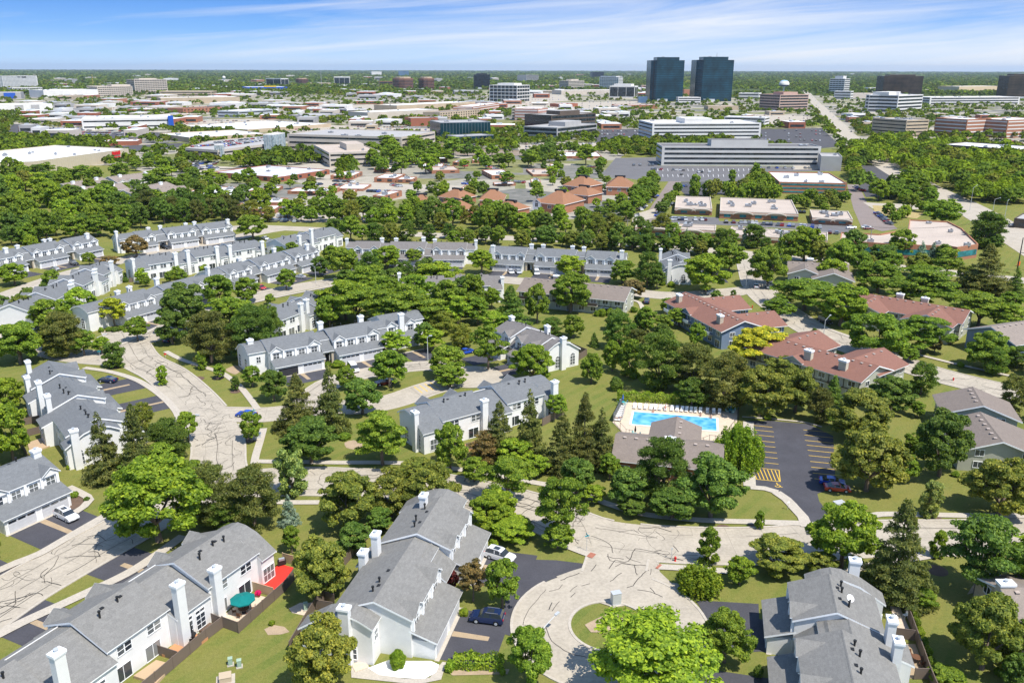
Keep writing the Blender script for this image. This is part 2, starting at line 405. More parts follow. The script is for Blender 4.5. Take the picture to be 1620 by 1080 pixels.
# flare joining the throat to the ring and the street
ground_poly('street', [(903,800),(925,835),(936,862),(941,884),(932,895),(905,903),(880,912),(968,960),(1085,925),(1062,922),(1044,905),(1040,893),(1052,884),(1110,884),(1110,850),(1000,835)], 0.096, M_CONC, 3)
kb = MB()
for k in range(64):
    a, b = 2*math.pi*k/64, 2*math.pi*(k+1)/64
    for r in ((RI-0.3, RI+0.1), (RO, RO+0.4)):
        tm = math.degrees((a+b)/2)
        if r[0] > RI and 55 < tm < 128: continue
        q = [(CDS.x+rr*math.cos(t), CDS.y+rr*math.sin(t)) for rr, t in ((r[0],a),(r[1],a),(r[1],b),(r[0],b))]
        kb.prism_z(q, 0, 0.16, M_WALK)
tag(kb.build('kerb'), kind='structure')
CC2 = G(746, 596); CC2.z = 0; disc('street', CC2, 0, 7.8, 0.105, M_CONC)
ground_poly('parking_bay', [(648,612),(700,597),(722,611),(668,628)], 0.11, M_CONC)
for k in range(6):
    mb = MB(); a = G(655+k*8.5, 612-k*2.2); b = G(668+k*8.5, 622-k*2.4); ribbon(mb, [a, b], 0.25, 0.118, M_YEL); tag(mb.build('bay_line'), kind='structure')

# cracks sealed with tar: wandering thin ribbons
def crack(mb, p, ang, n, step, w, z, inside):
    pts = [Vector(p)]
    for _ in range(n):
        ang += rnd.gauss(0, 0.45); q = pts[-1] + Vector((math.cos(ang), math.sin(ang), 0))*step*rnd.uniform(0.6, 1.4)
        if not inside(q): break
        pts.append(q)
    if len(pts) > 2: ribbon(mb, pts, w, z, M_TAR)
def road_cracks(c, w, i0, i1, density, long_n, z):
    mb = MB()
    ins = lambda q: min((q-k).length for k in c) < w/2 - 0.3
    seg = c[i0:i1]
    for off in (-0.02, 0.27, -0.29):        # long joints that follow the road
        L = []
        for i, p in enumerate(seg):
            d = seg[min(i+1, len(seg)-1)]-seg[max(0, i-1)]; d.normalize(); n = Vector((-d.y, d.x, 0))
            L.append(p + n*(w*off + rnd.gauss(0, 0.12)))
        k = 0
        while k < len(L)-3:
            m = rnd.randint(3, long_n)
            if len(L[k:k+m]) > 2 and rnd.random() < 0.75: ribbon(mb, spline(L[k:k+m], 0.8), rnd.uniform(0.04, 0.10), z + 0.002*rnd.randint(0, 3), M_TAR)
            k += m
    for _ in range(int(density*len(seg))):
        i = rnd.randrange(len(seg)-1); p = seg[i]; d = seg[i+1]-seg[i]; a = math.atan2(d.y, d.x)
        n = Vector((-d.y, d.x, 0)).normalized()
        s = p + n*rnd.uniform(-0.45, 0.45)*w
        crack(mb, s, a + rnd.choice([1.57, -1.57, 0.4, -0.5, 2.7]) + rnd.gauss(0, 0.4), rnd.randint(4, 12), 0.7, rnd.uniform(0.035, 0.095), z + 0.001*rnd.randint(4, 9), ins)
    tag(mb.build('crack_seal'), kind='structure')
road_cracks(cW, 9.8, 0, len(cW)-2, 2.4, 12, 0.095)
road_cracks(cM, 10.6, 8, 56, 2.6, 12, 0.095)
road_cracks(cM, 10.6, 58, 130, 0.12, 4, 0.095)
road_cracks(cY, 10.5, 0, len(cY)-2, 0.9, 5, 0.095)
road_cracks(cC, 6.5, 0, len(cC)-2, 0.8, 5, 0.095)
road_cracks(cX, 9.0, 0, 40, 0.8, 5, 0.095)
mb = MB()
def trace_crack(pts, w=0.17, z=0.108):
    c = spline([G(540+x/3, 780+y/3) for x, y in pts], 0.7)
    for q in c[1:-1]: q += Vector((rnd.gauss(0, .07), rnd.gauss(0, .07), 0))
    for q in c: q.z = 0
    ribbon(mb, c, w, z + 0.002*rnd.randint(0, 4), M_TAR)
for pts in ([(970,460),(920,520),(880,570),(865,610)],[(970,630),(985,680),(1020,720),(1080,760),(1165,780)],[(1205,165),(1300,180),(1400,200),(1500,215)],
            [(1185,205),(1240,225),(1275,250),(1290,285)],[(1265,290),(1275,320),(1320,330),(1390,340),(1450,345)],[(1395,265),(1370,310),(1345,330),(1300,320),(1270,360)],
            [(1395,265),(1460,275),(1540,295)],[(1390,340),(1405,390)],[(1460,365),(1420,395),(1385,440),(1355,450)],[(1330,380),(1300,400),(1275,420)],[(1050,435),(1035,455),(985,468)],
            [(1180,430),(1140,442)],[(1120,440),(1085,468)],[(1110,475),(1088,495)],[(1035,515),(1010,545),(1000,562)],[(1000,520),(985,555)],[(1405,460),(1470,470),(1525,495)],
            [(1465,450),(1490,480)],[(1210,340),(1185,372)],[(1130,380),(1040,415)],[(1480,280),(1520,270)],[(1575,250),(1600,280)],[(1470,360),(1465,390)],[(1420,330),(1380,320),(1350,300)],
            [(865,612),(860,630),(875,628)],[(1260,300),(1290,310),(1340,315)],[(1300,350),(1330,335),(1400,345)]):
    trace_crack(pts, rnd.uniform(0.07, 0.13))
tag(mb.build('crack_seal'), kind='structure')

# sidewalks
_zs = [0.12]
def walk(px, w=1.6, m=None, name='sidewalk'):
    _zs[0] += 0.003
    mb = MB(); ribbon(mb, spline([G(*p) for p in px], 1.5), w, _zs[0], m or M_WALK); tag(mb.build(name), kind='structure')
walk([(133,582),(173,588),(213,600),(240,615),(263,633),(280,653),(286,672)])
walk([(262,556),(290,570),(345,588),(363,598),(380,612),(395,630),(408,648)], 1.5)
walk([(417,678),(411,700),(405,720),(402,736)], 1.5)
walk([(405,730),(470,731),(540,732),(600,732),(655,734),(720,742),(775,750),(837,762),(880,770),(925,783),(955,795),(1010,812),(1070,820),(1127,824),(1200,826),(1268,828)])
walk([(1338,830),(1360,822),(1390,814),(1450,814),(1540,816),(1660,816)])
walk([(1228,779),(1244,790),(1258,805),(1270,818),(1276,834)], 1.9)
walk([(1187,771),(1210,773),(1230,779)], 1.6)
walk([(430,794),(460,795),(505,795)], 1.5)
walk([(-30,912),(0,902),(27,890),(63,876),(113,847),(173,813),(205,800)], 1.7)
walk([(-30,1018),(0,1003),(33,986),(133,940),(213,901),(290,848)], 1.8)
walk([(1500,875),(1440,885),(1390,892),(1340,905)], 1.4)
walk([(897,864),(920,873),(940,880)], 1.5)
walk([(1041,897),(1080,899),(1160,905)], 1.5)
walk([(931,877.5),(940,880.5)], 1.4, plain('detectable_paving_red', (0.33, 0.13, 0.085), 0.9, 0.15), 'kerb_ramp')
walk([(1040,896),(1044,897.5)], 1.4, MATS['detectable_paving_red'], 'kerb_ramp')
walk([(1184,668),(1184,720),(1186,770)], 2.2)
walk([(1174,660),(1230,664),(1275,669),(1300,676)], 0.6)
walk([(133,540),(170,545),(185,548),(245,520)], 1.4)
walk([(1010,505),(1016,490),(1010,478),(990,474)], 1.4)
walk([(1225,480),(1260,500),(1330,528),(1400,550)], 1.4)
walk([(1455,562),(1520,578),(1620,600)], 1.4)
walk([(380,484),(450,468),(530,452)], 1.4)
walk([(0,478),(60,452),(105,436),(160,428)], 1.6)
# access path at the left house and its white gravel / planting beds
walk([(108,771),(125,779),(138,786),(142,792),(133,802),(118,812)], 1.5)
ground_poly('planting_bed', [(113,778),(135,788),(130,798),(112,806)], 0.05, M_MULCH, 1)
ground_poly('gravel_bed', [(582,1057),(622,1042),(640,1046),(682,1046),(695,1052),(690,1064),(672,1074),(640,1073),(600,1068)], 0.12, M_WGRAVEL)
ground_poly('footpath', [(555,1050),(580,1045),(586,1060),(640,1074),(680,1072),(700,1047),(706,1048),(698,1075),(660,1083),(556,1072)], 0.1, M_WALK)
ground_poly('planting_bed', [(700,1056),(806,1058),(803,1066),(716,1068)], 0.05, M_DIRT)
ground_poly('bare_soil', [(925,988),(945,978),(972,968),(985,975),(982,990),(960,998),(935,1000)], 0.06, M_DIRT, 1)
ground_poly('bare_soil', [(418,995),(432,988),(450,991),(458,999),(445,1003),(424,1004)], 0.03, M_DIRT, 1)
ground_poly('bare_soil', [(457,962),(475,953),(497,953),(495,966),(480,973),(462,969)], 0.03, M_PATIO, 1)
for pts in ([(545,700),(560,696),(578,706),(570,712),(548,708)], [(1030,757),(1044,745),(1052,756),(1050,768)], [(355,585),(372,578),(383,583),(372,592)], [(1530,940),(1545,920),(1560,930)]):
    ground_poly('bare_soil', pts, 0.03, M_DIRT, 1)
for px, py, r in ((312,599,1.7),(345,598,1.4),(373,619,1.3),(256,608,1.5),(182,581,1.6),(1482,902,1.6),(395,694,2.0),(1199,834,1.5),(1474,818,1.6),(35,893,1.6),(1145,835,1.2)):
    c = G(px, py); c.z = 0; disc('tree_pit', c, 0, r, 0.028, M_MULCH, 18)

# pool car park
lot = [(1181,666),(1224,666),(1280,671),(1318,690),(1322,770),(1293,781),(1296,793),(1308,808),(1318,846),(1276,846),(1270,825),(1248,797),(1230,778),(1187,769)]
ground_poly('car_park', lot, 0.075, M_ASPH)
mb = MB(); rt = [(1221.7,676),(1224,683.3),(1224.3,691),(1226,700),(1226.7,707.7),(1229,716.7),(1230,725.3),(1231.7,734.3),(1232.3,743.7),(1234.3,762)]
for x, y in rt: ribbon(mb, [G(x-46, y-4.6), G(x, y)], 0.16, 0.083, M_YEL)
for x, y in [(1270.7,680),(1272.7,688.3),(1273.3,696.7),(1276.3,704.3),(1277.7,712.3),(1279.3,720.7),(1281.7,730),(1283.3,739),(1285.7,748.3),(1288.3,757.3)]:
    ribbon(mb, [G(x, y), G(x+46, y+4.6)], 0.16, 0.083, M_YEL)
ribbon(mb, [G(1232.3,743.7), G(1234.3,762)], 0.16, 0.087, M_YEL)
for k in range(7): ribbon(mb, [G(1190+k*6, 741+k*0.5), G(1197+k*6, 757.5+k*0.6)], 0.16, 0.091, M_YEL)
# wheelchair symbol painted on the bay
def sym(c, u, v):
    q = lambda a, b: c + u*a + v*b
    ring = [q(0.42*math.cos(t), 0.42*math.sin(t)-0.25) for t in [math.pi*(0.95+1.25*k/10) for k in range(11)]]
    ribbon(mb, ring, 0.16, 0.083, M_YEL)
    ribbon(mb, [q(-0.05, 0.75), q(0.0, 0.0), q(0.45, 0.0), q(0.62, -0.55), q(0.85, -0.5)], 0.17, 0.087, M_YEL)
    ribbon(mb, [q(-0.02, 0.38), q(0.4, 0.38)], 0.14, 0.091, M_YEL)
    ribbon(mb, [q(-0.2, 0.92), q(0.05, 0.92)], 0.24, 0.091, M_YEL)
sc_ = G(1230, 768); sc_.z = 0
u_ = (G(1233, 743) - G(1187, 739)).normalized(); sym(sc_, u_, Vector((-u_.y, u_.x, 0)))
tag(mb.build('bay_marking'), kind='structure')
# pool deck and water
ground_poly('pool_deck', [(988,632),(1167,645),(1166,668),(1148,690),(1140,708),(1030,702),(990,690),(969,668)], 0.1, M_PATIO)
def water_mat():
    m, nt, b = new_mat('pool_water')
    co = worldco(nt)
    v = N(nt, 'ShaderNodeTexVoronoi', Scale=0.8); v.feature = 'SMOOTH_F1'; nt.links.new(co, v.inputs['Vector'])
    c = ramp(nt, v.outputs['Distance'], [(0.2, (0.05, 0.30, 0.62)), (0.7, (0.20, 0.52, 0.80))])
    nt.links.new(c, b.inputs['Base Color']); b.inputs['Roughness'].default_value = 0.08
    bp = N(nt, 'ShaderNodeBump', Strength=0.25, Distance=0.1); nt.links.new(noise(nt, co, 1.3, 3), bp.inputs['Height']); nt.links.new(bp.outputs[0], b.inputs['Normal'])
    return m
M_POOL = water_mat()
ground_poly('pool_water', [(1001.7,651),(1134.7,662),(1135.5,683),(997,672)], 0.13, M_POOL)
mb = MB(); q = [G(*p) for p in [(1001.7,651),(1134.7,662),(1135.5,683),(997,672),(1001.7,651)]]
for k in range(4): ribbon(mb, [q[k], q[k+1]], 0.45, 0.15+0.004*k, M_WPAINT)
tag(mb.build('pool_coping'), kind='structure')
# ------------------------------------------------------------------ windows and doors shared by the houses
_wm = {}
def win_mesh(w, h, cols=2, rows=2, arch=False, mg=None, mt=None):
    key = (round(w,2), round(h,2), cols, rows, arch, mg.name if mg else '', mt.name if mt else '')
    if key in _wm: return _wm[key]
    mb = MB(); g = mg or M_GLASS; t = mt or M_TRIM
    mb.box(-w/2, w/2, 0, 0.05, 0, h, g)
    if arch:
        n = 8; prev = None; pts = [(w/2*math.cos(math.pi*k/n), h + w/2*math.sin(math.pi*k/n)) for k in range(n+1)]
        mb.face([(x, 0.05, z) for x, z in pts][::-1], g)
        for k in range(n):
            (x0, z0), (x1, z1) = pts[k], pts[k+1]; s = 1.13
            mb.face([(x0, 0.08, z0), (x0*s, 0.08, h+(z0-h)*s), (x1*s, 0.08, h+(z1-h)*s), (x1, 0.08, z1)], t)
        for a in (0.33, 0.66):
            x, z = w/2*math.cos(math.pi*a), h + w/2*math.sin(math.pi*a)
            mb.face([(-0.03, 0.07, h), (0.03, 0.07, h), (x+0.03, 0.07, z), (x-0.03, 0.07, z)], t)
    f = 0.09
    mb.box(-w/2-f, -w/2, 0, 0.1, -f, h+f*(not arch), t); mb.box(w/2, w/2+f, 0, 0.1, -f, h+f*(not arch), t)
    mb.box(-w/2, w/2, 0, 0.1, -f, 0, t); mb.box(-w/2, w/2, 0, 0.1, h, h+f, t)
    for k in range(1, cols): x = -w/2 + w*k/cols; mb.box(x-0.035, x+0.035, 0.051, 0.09, 0, h, t)
    for k in range(1, rows): z = h*k/rows; mb.box(-w/2, w/2, 0.051, 0.085, z-0.03, z+0.03, t)
    me = mb.mesh('window'); _wm[key] = me; return me
def window(parent, x, y, z, w, h, face=0, cols=2, rows=2, arch=False, name='window', mg=None, mt=None):
    """face: rotation of the outward normal; 0 = +y"""
    return link(name, win_mesh(w, h, cols, rows, arch, mg, mt), parent, (x, y, z), face)
def garage_mesh(w, h, m):
    key = ('g', w, h, m.name)
    if key in _wm: return _wm[key]
    mb = MB(); mb.box(-w/2, w/2, 0, 0.05, 0, h, m)
    for r in range(4):
        for k in range(int(w/1.2)):
            n = int(w/1.2); x0 = -w/2 + w*(k+0.1)/n; x1 = -w/2 + w*(k+0.9)/n; z0 = h*(r+0.12)/4; z1 = h*(r+0.88)/4
            mb.box(x0, x1, 0.05, 0.065, z0, z1, M_GLASS if r == 3 else m)
    mb.box(-w/2-0.12, -w/2, 0, 0.09, 0, h+0.12, M_TRIM); mb.box(w/2, w/2+0.12, 0, 0.09, 0, h+0.12, M_TRIM); mb.box(-w/2, w/2, 0, 0.09, h, h+0.12, M_TRIM)
    me = mb.mesh('garage_door'); _wm[key] = me; return me
def vent_mesh():
    if 'vent' in _wm: return _wm['vent']
    mb = MB(); mb.tube((0,0,-0.4), (0,0,0.75), 0.13, 0.13, M_BLACK, 8); mb.tube((0,0,0.75), (0,0,0.95), 0.2, 0.2, M_BLACK, 8)
    _wm['vent'] = mb.mesh('vent_pipe'); return _wm['vent']
def boxvent_mesh():
    if 'bv' in _wm: return _wm['bv']
    mb = MB(); mb.box(-0.2, 0.2, -0.2, 0.2, -0.2, 0.22, M_BLACK); mb.box(-0.26, 0.26, -0.26, 0.26, 0.22, 0.28, M_BLACK)
    _wm['bv'] = mb.mesh('roof_vent'); return _wm['bv']
def chimney_mesh(h, w=1.35, d=0.95, m=None, capm=None):
    m = m or M_WALL; key = ('ch', round(h,1), w, d, m.name)
    if key in _wm: return _wm[key]
    mb = MB(); mb.box(-w/2, w/2, -d/2, d/2, 0, h-0.5, m); mb.box(-w/2-0.08, w/2+0.08, -d/2-0.08, d/2+0.08, h-0.5, h-0.32, M_TRIM)
    mb.box(-w/2-0.14, w/2+0.14, -d/2-0.14, d/2+0.14, h-0.32, h, M_TRIM); mb.tube((0,0,h), (0,0,h+0.28), 0.2, 0.2, M_GALV, 8); mb.tube((0,0,h+0.28), (0,0,h+0.36), 0.3, 0.3, M_GALV, 8)
    _wm[key] = mb.mesh('chimney'); return _wm[key]

def roof_part(parent, prof, x0, x1, m, t=0.16, oh0=0.35, oh1=0.35, eave=0.4, name='roof'):
    """prof: list of (y,z) along the top from back eave to front eave; white fascia on rakes and eaves"""
    P = [Vector((p[0], 0, p[1])) for p in prof]
    d0 = (P[0]-P[1]).normalized(); d1 = (P[-1]-P[-2]).normalized()
    P[0] = P[0] + d0*eave; P[-1] = P[-1] + d1*eave
    mb = MB(); a, b = x0-oh0, x1+oh1
    up = [(p.x, p.z+0.05+t) for p in P]; lo = [(p.x, p.z+0.05) for p in P]
    for k in range(len(P)-1):
        mb.face([(a, up[k][0], up[k][1]), (b, up[k][0], up[k][1]), (b, up[k+1][0], up[k+1][1]), (a, up[k+1][0], up[k+1][1])], m)
        mb.face([(a, lo[k+1][0], lo[k+1][1]), (b, lo[k+1][0], lo[k+1][1]), (b, lo[k][0], lo[k][1]), (a, lo[k][0], lo[k][1])], M_TRIM)
        for x, s in ((a, 1), (b, -1)):      # rake fascia, drawn down a little
            f = 0.12
            q = [(x, up[k][0], up[k][1]), (x, up[k+1][0], up[k+1][1]), (x, lo[k+1][0], lo[k+1][1]-f), (x, lo[k][0], lo[k][1]-f)]
            mb.face(q if s > 0 else q[::-1], M_TRIM)
            # inner return so the fascia has thickness
            xi = x + 0.06*s
            q2 = [(xi, p[1], p[2]) for p in q]; mb.face(q2[::-1] if s > 0 else q2, M_TRIM)
            mb.face([q[3], q[2], q2[2], q2[3]], M_TRIM)
    for k in (0, -1):
        q = [(a, up[k][0], up[k][1]), (a, lo[k][0], lo[k][1]), (b, lo[k][0], lo[k][1]), (b, up[k][0], up[k][1])]
        mb.face(q if k == 0 else q[::-1], M_TRIM)
    # ridge cap
    for k in range(1, len(P)-1):
        if up[k][1] > up[k-1][1] and up[k][1] > up[k+1][1]:
            y, z = up[k]; mb.face([(a, y-0.18, z-0.045), (b, y-0.18, z-0.045), (b, y, z+0.035), (a, y, z+0.035)], m); mb.face([(a, y, z+0.035), (b, y, z+0.035), (b, y+0.18, z-0.045), (a, y+0.18, z-0.045)], m)
    return mb.build(name, parent)
def gable_walls(parent, prof, x0, x1, m, name='wall', z0=0.0):
    """prof: top line of the wall from back (y min) to front"""
    p = [(prof[0][0], z0)] + list(prof) + [(prof[-1][0], z0)]
    mb = MB(); mb.prism_x(p[::-1], x0+0.004, x1-0.004, m); return mb.build(name, parent)
def cross_gable(parent, xc, w, yf, ze, rise, yb, m, wall=None, name='gable'):
    """small gable whose ridge runs back along y from the front at yf to yb"""
    mb = MB(); o = 0.3; t = 0.15; hw = w/2
    f = yf + 0.3
    k = rise/hw
    for s in (-1, 1):
        e = (xc+s*(hw+o), ze-k*o+0.12)
        q = [(e[0], f, e[1]+t), (xc, f, ze+rise+0.12+t), (xc, yb, ze+rise+0.12+t), (e[0], yb+ (yf-yb)*0.75, e[1]+t)]
        mb.face(q if s > 0 else q[::-1], m)
        q = [(e[0], f, e[1]), (xc, f, ze+rise+0.12), (xc, f, ze+rise+0.12+t+0.02), (e[0], f, e[1]+t+0.02)]
        mb.face(q if s < 0 else q[::-1], M_TRIM)
        q = [(e[0], f-0.02, e[1]), (xc, f-0.02, ze+rise+0.1), (xc, yb, ze+rise+0.1), (e[0], yb+(yf-yb)*0.75, e[1])]
        mb.face(q, M_TRIM)
        q = [(e[0], f, e[1]), (e[0], f, e[1]+t), (e[0], yb+(yf-yb)*0.75, e[1]+t), (e[0], yb+(yf-yb)*0.75, e[1])]
        mb.face(q, M_TRIM)
    mb.face([(xc-hw, yf+0.03, ze-0.25), (xc+hw, yf+0.03, ze-0.25), (xc+hw, yf+0.03, ze), (xc, yf+0.03, ze+rise), (xc-hw, yf+0.03, ze)][::-1], wall or M_WALL)
    return mb.build(name, parent)

TOWN = []
def townhouse(S, E, zr, segs, label, group='grey roofed white townhouse rows', near=True, drive=9.0, dz=0.0, open_garage=(), roof=None, garage_sides=True, nofence=False, chims=True, front_sc=1.0, doorm=None, back_sc=1.0, chpx=None):
    """row of townhouses: ridge seen from pixel S to pixel E on level zr, garages on the left of that direction"""
    a, b = G(S[0], S[1], zr), G(E[0], E[1], zr)
    d = b - a; d.z = 0; L = d.length; rz = math.atan2(d.y, d.x)
    root = empty('townhouse_row', (a.x, a.y, 0), rz); tag(root, label, 'townhouses', group)
    roof = roof or M_ROOF; doorm = doorm or M_DOOR
    tot = sum(s[1] for s in segs); x = 0.0; fb = 4.8*front_sc
    info = []
    nseg = len(segs)
    for i, s in enumerate(segs):
        typ = s[0]; l = s[1]*L/tot; x0, x1 = x, x + l; x = x1; info.append((typ, x0, x1))
        off = s[2] if len(s) > 2 else 0.0; up = s[3] if len(s) > 3 else 0.0
        if typ == 'M':
            zt = zr + up; bk, fr = -5.6*back_sc + off, fb + off; sl = 0.40
            prof = [(bk, zt + (bk-off)*sl), (off, zt), (fr, zt - (fr-off)*sl)]
            zf = prof[2][1]; zb = prof[0][1]
            gable_walls(root, prof, x0, x1, M_WALL)
            roof_part(root, prof, x0, x1, roof, oh0=0.3, oh1=0.3)
            # garage wing
            gy = fr + 3.0; g0, g1 = x0 + 0.3, x1 - 0.3
            mb = MB(); mb.box(g0, g1, fr + 0.004, gy, 0, 2.62, M_WALL if garage_sides else M_STONE); mb.build('garage_wing', root)
            roof_part(root, [(fr + 0.02, 3.75), (gy + 0.15, 2.66)], g0, g1, roof, oh0=0.3, oh1=0.3, eave=0.35, name='garage_roof')
            nd = 2 if l > 8.5 else 1; w = min(4.9, (l-1.6)/nd - 0.5)
            for k in range(nd):
                xc = g0 + (g1-g0)*(k+0.5)/nd
                if (i, k) in open_garage:
                    mb = MB(); mb.box(xc-w/2, xc+w/2, gy + 0.002, gy+0.03, 0.0, 2.1, M_DARK); mb.build('garage_opening', root)
                else: link('garage_door', garage_mesh(round(w,1), 2.1, doorm), root, (xc, gy + 0.003, 0.02))
            # upper front windows, pilasters, cross gables
            nw = max(2, int(round(l/3.4)))
            for k in range(nw):
                xc = x0 + l*(k+0.5)/nw
                window(root, xc, fr + 0.01, zf-1.85, 1.5, 1.3)
            for k in range(nw+1):
                xc = x0 + 0.35 + (l-0.7)*k/nw
                mb = MB(); mb.box(xc-0.22, xc+0.22, fr + 0.01, fr + 0.38, 3.55, zf - 0.02, M_TRIM); mb.build('pilaster', root)
            for k in ([0, nw-1] if nw > 2 else [0]):
                cross_gable(root, x0 + l*(k+0.5)/nw, 2.9, fr + 0.34, zf + 0.05, 1.05, fr - 3.1, roof)
            # garden side
            nb = max(2, int(round(l/4.2)))
            for k in range(nb):
                xc = x0 + l*(k+0.5)/nb
                for q in (-0.55, 0.55): window(root, xc + q, bk - 0.01, zb-1.75, 0.95, 1.25, math.pi, 1, 2)
                link('patio_door', win_mesh(2.3, 2.05, 2, 1), root, (xc - 0.6, bk - 0.012, 0.15), math.pi)
            for xx, yy in ((x0+0.12, bk-0.06), (x1-0.12, bk-0.06), (x0+0.12, fr+0.06)):
                mb = MB(); mb.tube((xx, yy, 0 if yy < 0 else 3.6), (xx, yy, zb if yy < 0 else zf), 0.05, 0.05, M_TRIM, 6); mb.build('downspout', root)
            for q in (0.28, 0.62, 0.8):
                if rnd.random() < 0.85: link('vent_pipe', vent_mesh(), root, (x0 + l*q, off - 1.0 - rnd.random()*0.8, zt - 0.4))
            for q in (0.4, 0.7): link('roof_vent', boxvent_mesh(), root, (x0 + l*q, off - 0.7, zt - 0.28))
        elif typ == 'K':
            zt = zr - 0.75 + up; bk, fr = -7.3*back_sc + off, 2.9 + off; sl = 0.36
            prof = [(bk, zt + (bk-off)*sl), (off - 0.4, zt), (fr, zt - (fr-off)*sl)]
            zb = prof[0][1]; zf = prof[2][1]
            gable_walls(root, prof, x0, x1, M_WALL)
            roof_part(root, prof, x0, x1, roof, oh0=0.02, oh1=0.02)
            # recessed porch with stone piers
            for q in (0.16, 0.84): mb = MB(); mb.box(x0 + l*q - 0.3, x0 + l*q + 0.3, fr + 1.9, fr + 2.5, 0, 3.6, M_STONE); mb.build('porch_pier', root)
            roof_part(root, [(fr - 0.5, zf + 0.2), (fr + 2.6, 3.65)], x0 + 0.3, x1 - 0.3, roof, oh0=0.1, oh1=0.1, name='porch_roof')
            for q in (0.3, 0.7):
                mb = MB(); mb.box(-0.5, 0.5, 0, 0.06, 0, 2.05, M_DARK); mb.box(-0.6, -0.5, 0, 0.09, 0, 2.15, M_TRIM); mb.box(0.5, 0.6, 0, 0.09, 0, 2.15, M_TRIM); mb.box(-0.5, 0.5, 0, 0.09, 2.05, 2.15, M_TRIM)
                mb.build('front_door', root, (x0 + l*q, fr + 0.01, 0.1))
            # tall garden windows and chimneys
            for q in (0.32, 0.68):
                window(root, x0 + l*q - 0.05, bk - 0.01, 0.5, 1.5, 2.1, math.pi, 2, 3, False)
                window(root, x0 + l*q - 0.05, bk - 0.01, 2.85, 1.5, 0.45, math.pi, 2, 1, False)
            if chims and chpx is None:
                for q in ((0.1, 0.9) if l > 5 else (0.5,)):
                    link('chimney', chimney_mesh(zr + 1.35), root, (x0 + l*q, bk - 0.46, 0))
        elif typ == 'E':
            zt = zr - 0.5 + up; bk, fr = -6.6*back_sc + off, 3.0 + off
            prof = [(bk, zt - 2.75), (bk*0.52 + off*0.48, zt - 0.72), (bk*0.2 + off*0.8, zt - 0.06), (off + 0.1, zt), (off + 1.4, zt - 0.45), (fr, zt - 1.35)]
            gable_walls(root, prof, x0, x1, M_WALL)
            roof_part(root, prof, x0, x1, roof, oh0=0.35 if i == 0 else 0.02, oh1=0.35 if i == nseg-1 else 0.02)
            xe, fc = (x0 - 0.01, math.pi/2) if i == 0 else (x1 + 0.01, -math.pi/2)
            for q in (-4.6, 0.1): window(root, xe, off + q, 0.6, 1.5, 2.3, fc, 2, 3, True)
            if chims and chpx is None: link('chimney', chimney_mesh(zr + 1.0), root, (xe + (-0.46 if i == 0 else 0.46), off - 2.3, 0), math.pi/2)
            window(root, (x0+x1)/2, fr + 0.01, 3.1, 1.0, 1.5, 0, 2, 2); window(root, (x0+x1)/2, bk - 0.01, 0.5, 2.2, 2.2, math.pi, 3, 2)
    if chpx is not None:
        M = Matrix.Translation((a.x, a.y, 0)) @ Matrix.Rotation(rz, 4, 'Z'); Mi = M.inverted()
        cl = Mi @ Vector((0, 0, CAM_H))
        for c in chpx:
            zt = zr + (c[2] if len(c) > 2 else 1.35); q = Mi @ G(c[0], c[1], zt); turn = 0.0; zt_ = zt; done = False
            rl = Mi.to_3x3() @ ray(c[0], c[1])
            for end, xe in ((0, -0.47), (-1, L + 0.47)):
                if info[end][0] == 'E' and (q.x < 0.8 if end == 0 else q.x > L - 0.8):
                    q = Vector((xe, min(max(q.y, -5.0), 1.0), 0)); turn = math.pi/2; done = True
            if not done:
                for sg, (typ, u0, u1) in zip(segs, info):
                    yw = {'M': -5.6, 'K': -7.3, 'E': -6.6}[typ]*back_sc + (sg[2] if len(sg) > 2 else 0.0) - 0.47
                    p = cl + rl*((yw - cl.y)/rl.y)
                    if u0 <= p.x <= u1 and 7.2 < p.z < 11.8: q = Vector((min(max(p.x, u0+0.72), u1-0.72), yw, 0)); zt_ = p.z; done = True; break
            if not done:
                q.x = min(max(q.x, 0.7), L - 0.7); q.y = max(q.y, -6.0)
            link('chimney', chimney_mesh(round(zt_*2)/2), root, (q.x, q.y, 0), turn)
    TOWN.append((root, info, a, rz, L))
    return root
def to_world(root, x, y, z=0.0):
    return root.matrix_basis @ Vector((x, y, z))
def basis(root):
    root.matrix_basis = Matrix.Translation(root.location) @ Matrix.Rotation(root.rotation_euler.z, 4, 'Z')
def drives(t, reach, front=7.85, z=0.02, only=None, strip=True):
    root, info, a, rz, L = t
    for n, (typ, x0, x1) in enumerate(info):
        if typ != 'M' or (only is not None and n not in only): continue
        r = reach[n] if isinstance(reach, dict) else reach
        if not r: continue
        M = Matrix.Translation((a.x, a.y, 0)) @ Matrix.Rotation(rz, 4, 'Z')
        q = lambda x, y, zz: tuple(M @ Vector((x, y, zz)))
        mb = MB(); mb.face([q(x0+0.5, front, z), q(x1-0.5, front, z), q(x1-0.5, front+r, z), q(x0+0.5, front+r, z)], M_ASPH); tag(mb.build('driveway'), kind='structure')
        mb = MB(); mb.face([q(x0+0.1, front-0.1, z+0.012), q(x1-0.1, front-0.1, z+0.012), q(x1-0.1, front+0.55, z+0.012), q(x0+0.1, front+0.55, z+0.012)], M_WALK); tag(mb.build('garage_apron'), kind='structure')
        if strip and x1 - x0 > 8.5:
            xm = (x0+x1)/2; mb = MB(); mb.face([q(xm-0.55, front+0.6, z+0.01), q(xm+0.55, front+0.6, z+0.01), q(xm+0.45, front+r*0.75, z+0.01), q(xm-0.45, front+r*0.75, z+0.01)], M_TANS); tag(mb.build('gravel_strip'), kind='structure')
